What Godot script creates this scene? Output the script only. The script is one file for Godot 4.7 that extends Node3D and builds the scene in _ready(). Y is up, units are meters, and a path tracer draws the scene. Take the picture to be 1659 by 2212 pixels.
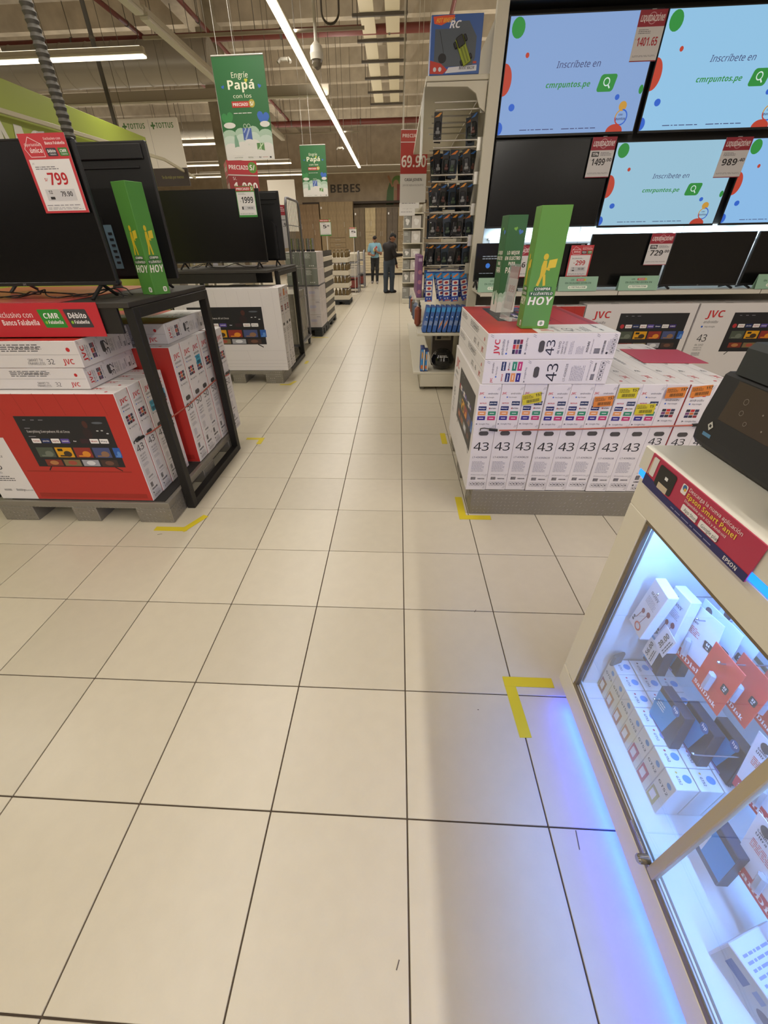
extends Node3D
# An electronics aisle of a hypermarket: TV cartons on pallets, TV wall, toy gondola, glass accessory cabinet.

var mats := {}
var store := {}
var taken := {}
const E := 0.0006

class MB:
	var v := PackedVector3Array()
	var n := PackedVector3Array()
	var c := PackedColorArray()
	var col := Color.WHITE
	var xf := Transform3D()
	var lift := 0.0
	var z := 0.0:
		set(v):
			z = v; lift = 0.0
		get: return z + lift
	static var glyphs := {}

	func up_() -> void:
		lift = fmod(lift + 0.00002, 0.00029)

	func hue(h: String) -> MB:
		col = Color(h).srgb_to_linear()
		return self

	func tri(a: Vector3, b: Vector3, d: Vector3, nn: Vector3) -> void:
		a = xf * a; b = xf * b; d = xf * d
		var m := (xf.basis * nn).normalized()
		if (b - a).cross(d - a).dot(m) > 0.0:
			v.append(a); v.append(d); v.append(b)
		else:
			v.append(a); v.append(b); v.append(d)
		for i in 3:
			n.append(m); c.append(col)

	func tri3(a: Vector3, b: Vector3, d: Vector3, na: Vector3, nb: Vector3, nd: Vector3) -> void:
		var m := (na + nb + nd)
		var pa := xf * a; var pb := xf * b; var pd := xf * d
		if (pb - pa).cross(pd - pa).dot(xf.basis * m) > 0.0:
			v.append(pa); v.append(pd); v.append(pb)
			n.append((xf.basis * na).normalized()); n.append((xf.basis * nd).normalized()); n.append((xf.basis * nb).normalized())
		else:
			v.append(pa); v.append(pb); v.append(pd)
			n.append((xf.basis * na).normalized()); n.append((xf.basis * nb).normalized()); n.append((xf.basis * nd).normalized())
		for i in 3: c.append(col)

	func quad(a: Vector3, b: Vector3, d: Vector3, e: Vector3, away := Vector3.ZERO) -> void:
		var nn := (b - a).cross(d - a)
		if nn.length_squared() < 1e-14: nn = (d - a).cross(e - a)
		nn = nn.normalized()
		if away != Vector3.ZERO and nn.dot(away) < 0.0: nn = -nn
		tri(a, b, d, nn); tri(a, d, e, nn)

	# a box about its middle, edges chamfered by ch
	func box(at: Vector3, s: Vector3, ch := 0.0) -> MB:
		var h := s / 2.0
		if ch <= 0.0:
			for ax in 3:
				for sg in [-1.0, 1.0]:
					var u := Vector3.ZERO; var w := Vector3.ZERO; var nn := Vector3.ZERO
					nn[ax] = sg; u[(ax + 1) % 3] = h[(ax + 1) % 3]; w[(ax + 2) % 3] = h[(ax + 2) % 3]
					var o := at + nn * h[ax]
					quad(o - u - w, o + u - w, o + u + w, o - u + w, nn)
			return self
		var g := h - Vector3.ONE * ch
		for ax in 3:
			var b := (ax + 1) % 3; var d := (ax + 2) % 3
			for sg in [-1.0, 1.0]:
				var nn := Vector3.ZERO; nn[ax] = sg
				var q := []
				for k in [[-1, -1], [1, -1], [1, 1], [-1, 1]]:
					var p := Vector3.ZERO; p[ax] = sg * h[ax]; p[b] = k[0] * g[b]; p[d] = k[1] * g[d]
					q.append(at + p)
				quad(q[0], q[1], q[2], q[3], nn)
			for s1 in [-1.0, 1.0]:
				for s2 in [-1.0, 1.0]:
					var a1 := Vector3.ZERO; var a2 := Vector3.ZERO
					a1[b] = s1 * h[b]; a1[d] = s2 * g[d]; a2[b] = s1 * g[b]; a2[d] = s2 * h[d]
					var u := Vector3.ZERO; u[ax] = g[ax]
					quad(at + a1 - u, at + a1 + u, at + a2 + u, at + a2 - u, a1 + a2)
		for i in 8:
			var sg := Vector3(1 if i & 1 else -1, 1 if i & 2 else -1, 1 if i & 4 else -1)
			tri(at + Vector3(h.x, g.y, g.z) * sg, at + Vector3(g.x, h.y, g.z) * sg, at + Vector3(g.x, g.y, h.z) * sg, sg)
		return self

	func bar(a: Vector3, b: Vector3, w: float, h := 0.0, up := Vector3.UP) -> MB:
		var d := b - a
		var zz := d.normalized()
		if absf(zz.dot(up)) > 0.95: up = Vector3.RIGHT
		var xx := up.cross(zz).normalized()
		var keep := xf
		xf = xf * Transform3D(Basis(xx, zz.cross(xx), zz), (a + b) / 2.0)
		box(Vector3.ZERO, Vector3(w, h if h > 0 else w, d.length()), minf(w, h if h > 0 else w) * 0.12)
		xf = keep
		return self

	# flat print: x right, y up, z out of the face
	func rect(x: float, y: float, w: float, h: float) -> MB:
		up_()
		return flat(x, y, w, h)

	func flat(x: float, y: float, w: float, h: float) -> MB:
		quad(Vector3(x - w / 2, y - h / 2, z), Vector3(x + w / 2, y - h / 2, z), Vector3(x + w / 2, y + h / 2, z), Vector3(x - w / 2, y + h / 2, z), Vector3(0, 0, 1))
		return self

	func rr(x: float, y: float, w: float, h: float, r: float, sh := 0.0) -> MB:
		var p := []
		for q in 4:
			var cx := (w / 2 - r) * (1 if q in [0, 3] else -1); var cy := (h / 2 - r) * (1 if q < 2 else -1)
			for k in 5:
				var t := PI / 2 * (q + k / 4.0)
				var yy := cy + r * sin(t)
				p.append(Vector2(x + cx + r * cos(t) + sh * yy, y + yy))
		return poly(p)

	func poly(p: Array) -> MB:
		up_()
		var m := Vector2.ZERO
		for q: Vector2 in p: m += q / p.size()
		for i in p.size():
			var a: Vector2 = p[i]; var b: Vector2 = p[(i + 1) % p.size()]
			tri(Vector3(m.x, m.y, z), Vector3(a.x, a.y, z), Vector3(b.x, b.y, z), Vector3(0, 0, 1))
		return self

	func ell(x: float, y: float, rx: float, ry := 0.0, seg := 18, a0 := 0.0, a1 := TAU) -> MB:
		up_()
		if ry == 0.0: ry = rx
		for i in seg:
			var t0 := a0 + (a1 - a0) * i / seg; var t1 := a0 + (a1 - a0) * (i + 1) / seg
			tri(Vector3(x, y, z), Vector3(x + rx * cos(t0), y + ry * sin(t0), z), Vector3(x + rx * cos(t1), y + ry * sin(t1), z), Vector3(0, 0, 1))
		return self

	func ring(x: float, y: float, r: float, w: float, a0 := 0.0, a1 := TAU, seg := 20) -> MB:
		up_()
		for i in seg:
			var t0 := a0 + (a1 - a0) * i / seg; var t1 := a0 + (a1 - a0) * (i + 1) / seg
			var d0 := Vector3(cos(t0), sin(t0), 0); var d1 := Vector3(cos(t1), sin(t1), 0); var o := Vector3(x, y, z)
			quad(o + d0 * (r - w), o + d0 * r, o + d1 * r, o + d1 * (r - w), Vector3(0, 0, 1))
		return self

	func line(x0: float, y0: float, x1: float, y1: float, w: float) -> MB:
		up_()
		var d := Vector2(x1 - x0, y1 - y0).normalized().orthogonal() * w / 2
		quad(Vector3(x0 - d.x, y0 - d.y, z), Vector3(x1 - d.x, y1 - d.y, z), Vector3(x1 + d.x, y1 + d.y, z), Vector3(x0 + d.x, y0 + d.y, z), Vector3(0, 0, 1))
		return self

	func ring_rect(x: float, y: float, w: float, h: float, t: float) -> MB:
		up_()
		return flat(x, y + h / 2, w, t).flat(x, y - h / 2, w, t).flat(x - w / 2, y, t, h - t * 2).flat(x + w / 2, y, t, h - t * 2)

	func heart(x: float, y: float, s: float, tilt := 0.0) -> MB:
		var p := []
		for i in 20:
			var t := TAU * i / 20
			p.append(Vector2(16 * pow(sin(t), 3), 13 * cos(t) - 5 * cos(2 * t) - 2 * cos(3 * t) - cos(4 * t)).rotated(tilt) * s / 17 + Vector2(x, y))
		return poly(p)

	# s written from x (al 0 left, 0.5 middle, 1 right) on the baseline y, capitals h high; w squeezes it to a width
	func txt(s: String, x: float, y: float, h: float, al := 0.0, bold := false, w := 0.0, sh := 0.0, face := "Droid Sans") -> MB:
		up_()
		var g: Array = MB.glyph(s, bold, face)
		var k := h
		var kx: float = h if w <= 0.0 else w / g[1]
		var x0: float = x - al * g[1] * kx
		for i in range(0, g[0].size(), 3):
			var q := []
			for j in 3:
				var p: Vector3 = g[0][i + j]
				q.append(Vector3(x0 + p.x * kx + sh * p.y * k, y + p.y * k, z))
			tri(q[0], q[1], q[2], Vector3(0, 0, 1))
		return self

	static func glyph(s: String, bold: bool, face: String) -> Array:
		var key := s + "|" + face + str(bold)
		if not glyphs.has(key):
			var f := SystemFont.new()
			f.font_names = PackedStringArray([face])
			f.font_weight = 700 if bold else 400
			var base := 0.0; var cap := 1.0
			for word in ["H", s]:
				var t := TextMesh.new()
				t.font = f; t.font_size = 40; t.pixel_size = 0.02; t.depth = 0.0; t.curve_step = 3.0
				t.horizontal_alignment = HORIZONTAL_ALIGNMENT_LEFT
				t.text = word
				var a := t.get_mesh_arrays()
				var vv: PackedVector3Array = a[Mesh.ARRAY_VERTEX]
				var ii: PackedInt32Array = a[Mesh.ARRAY_INDEX] if a[Mesh.ARRAY_INDEX] else PackedInt32Array(range(vv.size()))
				if word == "H" and not glyphs.has("H|" + face + str(bold)):
					var lo := INF; var hi := -INF
					for p in vv: lo = minf(lo, p.y); hi = maxf(hi, p.y)
					glyphs["base|" + face + str(bold)] = [lo, hi - lo]
				base = glyphs["base|" + face + str(bold)][0]; cap = glyphs["base|" + face + str(bold)][1]
				if word == s:
					var x0 := INF; var x1 := -INF
					for p in vv: x0 = minf(x0, p.x); x1 = maxf(x1, p.x)
					var o := PackedVector3Array()
					for i in ii: o.append(Vector3((vv[i].x - x0) / cap, (vv[i].y - base) / cap, 0))
					glyphs[key] = [o, maxf((x1 - x0) / cap, 0.01)]
		return glyphs[key]

	# rows of print too small to read
	func fine(x: float, y: float, w: float, h: float, rows: int, sd := 1) -> MB:
		var r := RandomNumberGenerator.new(); r.seed = sd * 77 + rows
		for i in rows:
			var yy := y - h * (i + 0.5) / rows
			var xx := x
			while xx < x + w * (1.0 if i % 3 else 0.8):
				var ww := r.randf_range(0.04, 0.2) * w
				ww = minf(ww, x + w - xx)
				flat(xx + ww / 2, yy, ww, h / rows * 0.42)
				xx += ww + w * 0.03
		return self

	func bars(x: float, y: float, w: float, h: float, sd := 1) -> MB:
		var r := RandomNumberGenerator.new(); r.seed = sd
		var xx := x
		while xx < x + w:
			var ww := r.randf_range(0.01, 0.04) * w
			flat(xx + ww / 2, y, ww, h)
			xx += ww + r.randf_range(0.012, 0.035) * w
		return self

	func tube(path: Array, r: float, seg := 8, closed := false) -> MB:
		var rings := []
		var up := Vector3.UP
		for i in path.size():
			var a: Vector3 = path[maxi(i - 1, 0)]; var b: Vector3 = path[mini(i + 1, path.size() - 1)]
			if closed: a = path[(i - 1 + path.size()) % path.size()]; b = path[(i + 1) % path.size()]
			var t := (b - a).normalized()
			if absf(t.dot(up)) > 0.93: up = Vector3.RIGHT if absf(t.x) < 0.7 else Vector3.FORWARD
			var xx := up.cross(t).normalized()
			up = t.cross(xx).normalized()
			var ring_ := []
			for k in seg:
				var an := TAU * k / seg
				ring_.append(xx * cos(an) + up * sin(an))
			rings.append(ring_)
		for i in (path.size() if closed else path.size() - 1):
			var j := (i + 1) % path.size()
			for k in seg:
				var l := (k + 1) % seg
				var A: Vector3 = path[i]; var B: Vector3 = path[j]
				tri3(A + rings[i][k] * r, A + rings[i][l] * r, B + rings[j][l] * r, rings[i][k], rings[i][l], rings[j][l])
				tri3(A + rings[i][k] * r, B + rings[j][l] * r, B + rings[j][k] * r, rings[i][k], rings[j][l], rings[j][k])
		if not closed:
			for e in [0, path.size() - 1]:
				var out_: Vector3 = (path[0] - path[1]) if e == 0 else (path[e] - path[e - 1])
				for k in range(1, seg - 1):
					tri(path[e] + rings[e][0] * r, path[e] + rings[e][k] * r, path[e] + rings[e][k + 1] * r, out_)
		return self

	# profile of Vector2(radius, height) turned about y
	func lathe(p: Array, seg := 16) -> MB:
		for i in p.size() - 1:
			var a: Vector2 = p[i]; var b: Vector2 = p[i + 1]
			var d := (b - a)
			var nr := Vector2(d.y, -d.x).normalized()
			for k in seg:
				var t0 := TAU * k / seg; var t1 := TAU * (k + 1) / seg
				var c0 := Vector3(cos(t0), 0, sin(t0)); var c1 := Vector3(cos(t1), 0, sin(t1))
				var n0 := c0 * nr.x + Vector3.UP * nr.y; var n1 := c1 * nr.x + Vector3.UP * nr.y
				tri3(c0 * a.x + Vector3.UP * a.y, c1 * a.x + Vector3.UP * a.y, c1 * b.x + Vector3.UP * b.y, n0, n1, n1)
				tri3(c0 * a.x + Vector3.UP * a.y, c1 * b.x + Vector3.UP * b.y, c0 * b.x + Vector3.UP * b.y, n0, n1, n0)
		return self

	# a flat outline (Array of Vector2) pushed out from z0 to z1
	func slab(p: PackedVector2Array, z0: float, z1: float) -> MB:
		var t := Geometry2D.triangulate_polygon(p)
		for i in range(0, t.size(), 3):
			for zz in [[z0, -1.0], [z1, 1.0]]:
				tri(Vector3(p[t[i]].x, p[t[i]].y, zz[0]), Vector3(p[t[i + 1]].x, p[t[i + 1]].y, zz[0]), Vector3(p[t[i + 2]].x, p[t[i + 2]].y, zz[0]), Vector3(0, 0, zz[1]))
		var area := 0.0
		for i in p.size(): area += p[i].cross(p[(i + 1) % p.size()])
		for i in p.size():
			var a := p[i]; var b := p[(i + 1) % p.size()]
			var o := Vector2(b.y - a.y, a.x - b.x) * signf(area)
			quad(Vector3(a.x, a.y, z0), Vector3(b.x, b.y, z0), Vector3(b.x, b.y, z1), Vector3(a.x, a.y, z1), Vector3(o.x, o.y, 0))
		return self

	func mesh() -> ArrayMesh:
		var a := []
		a.resize(Mesh.ARRAY_MAX)
		a[Mesh.ARRAY_VERTEX] = v; a[Mesh.ARRAY_NORMAL] = n; a[Mesh.ARRAY_COLOR] = c
		var m := ArrayMesh.new()
		if v.size(): m.add_surface_from_arrays(Mesh.PRIMITIVE_TRIANGLES, a)
		return m


func mat(key: String, hex := "808080", rough := 0.6, metal := 0.0, o := {}) -> StandardMaterial3D:
	if not mats.has(key):
		var m := StandardMaterial3D.new()
		m.resource_name = key
		m.albedo_color = Color(hex)
		m.roughness = rough
		m.metallic = metal
		for k in o: m.set(k, o[k])
		mats[key] = m
	return mats[key]

func glow(key: String, hex: String, energy: float) -> StandardMaterial3D:
	return mat(key, "000000", 0.5, 0.0, {"emission_enabled": true, "emission": Color(hex), "emission_energy_multiplier": energy})

func numbered(called: String) -> String:
	taken[called] = taken.get(called, -1) + 1
	return called if taken[called] == 0 else "%s_%03d" % [called, taken[called]]

func tag(o: Node3D, label: String, category: String, group := "", kind := "") -> Node3D:
	if label: o.set_meta("label", label)
	if category: o.set_meta("category", category)
	if group: o.set_meta("group", group)
	if kind: o.set_meta("kind", kind)
	return o

func thing(called: String, label: String, category: String, at := Vector3.ZERO, turn := 0.0, group := "") -> Node3D:
	var o := Node3D.new()
	o.name = numbered(called)
	add_child(o)
	o.position = at
	o.rotation.y = turn
	return tag(o, label, category, group)

func part(parent: Node3D, called: String, m: Mesh, material: Material, at := Vector3.ZERO, rot := Vector3.ZERO) -> MeshInstance3D:
	var o := MeshInstance3D.new()
	o.name = called if parent != self else numbered(called)
	o.mesh = m
	o.material_override = material
	o.position = at
	o.rotation = rot
	parent.add_child(o, true)
	return o

func setting(called: String, m: Mesh, material: Material, at := Vector3.ZERO, label := "") -> MeshInstance3D:
	var o := part(self, called, m, material, at)
	o.set_meta("kind", "structure")
	if label: o.set_meta("label", label)
	return o

func dup(o: Node3D, at: Vector3, turn := 0.0, label := "", group := "") -> Node3D:
	var r: Node3D = o.duplicate()
	var nm := String(o.name)
	if nm.length() > 4 and nm[-4] == "_" and nm.right(3).is_valid_int(): nm = nm.left(-4)
	r.name = numbered(nm)
	add_child(r)
	r.position = at
	r.rotation.y = turn
	if label: r.set_meta("label", label)
	if group: r.set_meta("group", group)
	return r

func bxm(x: float, y: float, zz: float, ch := 0.002) -> ArrayMesh:
	var k := "b%.4f,%.4f,%.4f,%.4f" % [x, y, zz, ch]
	if not store.has(k): store[k] = MB.new().box(Vector3.ZERO, Vector3(x, y, zz), ch).mesh()
	return store[k]

# a one-off mesh made by a function that fills an MB
func made(f: Callable) -> ArrayMesh:
	var b := MB.new()
	f.call(b)
	return b.mesh()

func face(w: float, h: float, d: float, side: String) -> Transform3D:
	match side:
		"R": return Transform3D(Basis(Vector3(0, 0, -1), Vector3.UP, Vector3.RIGHT), Vector3(w / 2 + E, 0, 0))
		"L": return Transform3D(Basis(Vector3(0, 0, 1), Vector3.UP, Vector3.LEFT), Vector3(-w / 2 - E, 0, 0))
		"T": return Transform3D(Basis(Vector3.RIGHT, Vector3.FORWARD, Vector3.UP), Vector3(0, h + E, 0))
		"B": return Transform3D(Basis(Vector3.LEFT, Vector3.UP, Vector3.FORWARD), Vector3(0, 0, -d / 2 - E))
	return Transform3D(Basis(), Vector3(0, 0, d / 2 + E))

func area(called: String, at: Vector3, size: Vector2, energy: float, colour: Color, rot := Vector3(-PI / 2, 0, 0)) -> void:
	var l := AreaLight3D.new()
	l.name = numbered(called)
	l.area_size = size
	l.light_energy = energy
	l.light_color = colour
	l.area_range = 60.0
	l.area_attenuation = 2.0
	l.shadow_enabled = true
	l.position = at
	l.rotation = rot
	add_child(l)

func _ready() -> void:
	look()
	shell()
	overhead()
	left_display()
	middle_display()
	left_stock()
	right_pallet()
	tv_wall()
	toy_gondola()
	glass_cabinet()
	far_end()
	people()
	small_things()

# the lit luminaires, some added only to brighten walls and goods: middle, length, across the aisle or along it, what they hang over
const LAMPS := [
	[Vector3(-1.64, 4.0, 9.4), 8.9, false, "glowing strip light in the line over the aisle edge"],
	[Vector3(-1.64, 4.0, 0.5), 8.9, false, "glowing strip light in the line over the aisle edge", 0.8],
	[Vector3(-1.64, 4.0, -8.4), 8.9, false, "glowing strip light in the line over the aisle edge"],
	[Vector3(-1.64, 4.0, -17.3), 8.9, false, "glowing strip light in the line over the aisle edge"],
	[Vector3(2.05, 4.0, 9.5), 8.0, false, "glowing strip light in the line before the television wall", 1.6],
	[Vector3(2.05, 4.0, 1.0), 8.0, false, "glowing strip light in the line before the television wall", 1.6],
	[Vector3(2.05, 4.0, -11), 7.9, false, "glowing strip light behind the television wall"],
	[Vector3(2.05, 4.0, -19), 7.9, false, "glowing strip light behind the television wall"],
	[Vector3(6.0, 4.0, 5), 12.0, false, "added strip light along the hall wall behind the televisions"],  # this line of lamps is added for more light on upright faces
	[Vector3(6.0, 4.0, -17), 12.0, false, "added strip light along the hall wall behind the televisions"],
	[Vector3(-6.6, 4.0, 12), 5.2, true, "glowing cross strip over the lime-green department", 0.8],
	[Vector3(-6.6, 4.0, 7), 5.2, true, "glowing cross strip over the lime-green department", 0.8],
	[Vector3(-6.6, 4.0, 2), 5.2, true, "glowing cross strip over the lime-green department", 0.8],
	[Vector3(-6.6, 4.0, -3.4), 5.2, true, "glowing cross strip over the lime-green department"],
	[Vector3(-6.6, 4.0, -10), 5.2, true, "glowing cross strip over the lime-green department"],
	[Vector3(-6.6, 4.0, -16.5), 5.2, true, "glowing cross strip over the lime-green department"],
	[Vector3(-6.6, 4.0, -20.2), 5.2, true, "glowing cross strip over the lime-green department"],
	[Vector3(-6.6, 4.0, -23.2), 5.2, true, "glowing cross strip over the lime-green department"],
	[Vector3(-12.5, 4.0, 0.0), 20.0, false, "added strip light deep in the lime-green department"],  # lamps added on this side too, to spread more light
	[Vector3(-12.5, 4.0, -18.0), 14.0, false, "added strip light deep in the lime-green department"],
	[Vector3(-1.2, 4.35, -25.0), 6.5, true, "added cross strip hidden behind the rear trunking to brighten the rear wall"]]  # added out of sight as a wash on the rear wall

func look() -> void:
	var cam := Camera3D.new()
	cam.name = "camera"
	cam.position = Vector3(-0.0605, 1.5585, -1.1211)
	cam.rotation = Vector3(-0.5926, 0.0634, -0.0186)
	cam.near = 0.05
	cam.far = 120.0
	cam.projection = Camera3D.PROJECTION_FRUSTUM
	cam.size = 2.0 * 1106.0 / 866.5 * cam.near
	cam.frustum_offset = Vector2(24.61 / 866.5 * cam.near, 0)
	add_child(cam)
	var env := Environment.new()
	env.background_mode = Environment.BG_COLOR
	env.background_color = Color.BLACK
	env.tonemap_mode = Environment.TONE_MAPPER_LINEAR
	env.tonemap_exposure = 1.0
	env.sdfgi_enabled = true
	env.ssao_enabled = true
	env.ssil_enabled = true
	var we := WorldEnvironment.new()
	we.name = "world"
	we.environment = env
	add_child(we)
	# the shop's linear luminaires and the added ones: a lit line over the left edge of the aisle, lit lines right of it, cross lines over the far left
	var warm := Color(1.0, 0.976, 0.94)
	for s in LAMPS: lamp_pair(s[0] - Vector3(0, 0.045, 0), Vector2(0.1, s[1]) if not s[2] else Vector2(s[1], 0.1), s[1] * 1.42 * (s[4] if s.size() > 4 else 1.0), warm)

# each luminaire shines down; a second, upward light is added to brighten the ceiling
func lamp_pair(at: Vector3, size: Vector2, energy: float, colour: Color) -> void:
	area("strip_light", at, size, energy, colour)
	area("strip_light", at + Vector3(0, 0.15, 0), size, energy * 0.55, colour, Vector3(PI / 2, 0, 0))

func concrete(key: String, hex: String, scale: float, amount: float) -> StandardMaterial3D:
	if mats.has(key): return mats[key]
	var m := mat(key, hex, 0.85)
	var nt := NoiseTexture2D.new()
	nt.width = 512; nt.height = 512; nt.seamless = true
	var fn := FastNoiseLite.new()
	fn.seed = key.length() * 13; fn.frequency = 0.012; fn.fractal_octaves = 5
	nt.noise = fn
	var g := Gradient.new()
	g.colors = PackedColorArray([Color(1 - amount, 1 - amount, 1 - amount), Color.WHITE])
	nt.color_ramp = g
	m.albedo_texture = nt
	m.uv1_triplanar = true
	m.uv1_world_triplanar = true
	m.uv1_scale = Vector3.ONE * scale
	return m

func shell() -> void:
	# floor: grout bed with porcelain tiles of 450 mm
	var grout := mat("grout", "4c4034", 0.9)
	var floor_ := setting("floor", bxm(26, 0.2, 46, 0), grout, Vector3(-4, -0.105, -7.5), "beige porcelain tile floor with dark joints")
	var tones := ["c2b9a5", "c5bca8", "beb5a1"]
	var tile := []
	for t in 3:
		var m := concrete("porcelain_%d" % t, tones[t], 1.7, 0.025)
		m.roughness = 0.34
		tile.append(m)
	var tm := bxm(0.4452, 0.008, 0.4452, 0.0012)
	var spots := []
	for i in range(-30, 18):
		for j in range(-36, 58):
			spots.append(Vector3((i + 0.5) * 0.45, 0.1 + 0.001, -3.0 - (j - 0.5) * 0.45 + 7.5))
	var eye := Vector3(-0.06, 0, -1.9 + 7.5)
	spots.sort_custom(func(a, b): return near_key(a, eye) < near_key(b, eye))
	var r := RandomNumberGenerator.new(); r.seed = 4
	var rest := []
	for k in spots.size():
		var at: Vector3 = spots[k] + Vector3(4, 0, 0)
		if k < 290: part(floor_, "tile", tm, tile[r.randi() % 3], at)
		else: rest.append(at)
	var mm := MultiMesh.new()
	mm.transform_format = MultiMesh.TRANSFORM_3D
	mm.mesh = tm
	mm.instance_count = rest.size()
	for k in rest.size(): mm.set_instance_transform(k, Transform3D(Basis(), rest[k]))
	var mi := MultiMeshInstance3D.new()
	mi.name = "tile_field"
	mi.multimesh = mm
	mi.material_override = tile[0]
	mi.set_meta("kind", "stuff")
	floor_.add_child(mi, true)
	# walls
	var tan_ := concrete("tan_wall", "b5a38a", 0.3, 0.12)
	setting("wall_back", bxm(26, 7, 0.3, 0), tan_, Vector3(-4, 3.5, -28.35), "plain tan rear wall behind the wardrobes")
	var grey := concrete("grey_wall", "9a9186", 0.3, 0.12)
	setting("wall_left", bxm(0.3, 7, 46, 0), grey, Vector3(-17.1, 3.5, -7.5))
	setting("wall_right", bxm(0.3, 7, 46, 0), grey, Vector3(8.9, 3.5, -7.5))
	setting("wall_front", bxm(26, 7, 0.3, 0), grey, Vector3(-4, 3.5, 15.6))
	# ceiling of precast ribbed panels
	var conc := concrete("ceiling_concrete", "c0b29a", 0.25, 0.2)
	var ceil_ := setting("ceiling", bxm(26, 0.3, 46, 0), conc, Vector3(-4, 6.85, -7.5), "raw concrete ceiling with precast ribs")
	var rib := MB.new()
	rib.slab(PackedVector2Array([Vector2(-0.22, 0), Vector2(-0.12, -0.5), Vector2(0.12, -0.5), Vector2(0.22, 0)]), -13, 13)
	var rm := rib.mesh()
	for k in 28: part(ceil_, "rib", rm, conc, Vector3(0, -0.15, 22.0 - 1.62 * k), Vector3(0, PI / 2, 0))
	var vm := MB.new().slab(PackedVector2Array([Vector2(-0.22, 0), Vector2(-0.22, -0.62), Vector2(0.22, -0.62), Vector2(0.22, 0)]), -23, 23).mesh()
	for x in [-5.2, 5.5]: part(ceil_, "girder", vm, conc, Vector3(x + 4, -0.15, 0))
	# the concrete column behind the banners
	setting("trim_1", bxm(0.5, 6.6, 0.5, 0.01), concrete("column_concrete", "a39880", 0.4, 0.15), Vector3(-4.98, 3.35, -16.2), "square concrete column carrying the ceiling girder")

func near_key(p: Vector3, eye: Vector3) -> float:
	var d := p - eye
	var a := absf(d.x + 4.0 - 0.0)
	return Vector2(a * 1.3, d.z * 0.55).length() if d.z < 0.4 else 50.0 + d.z

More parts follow.
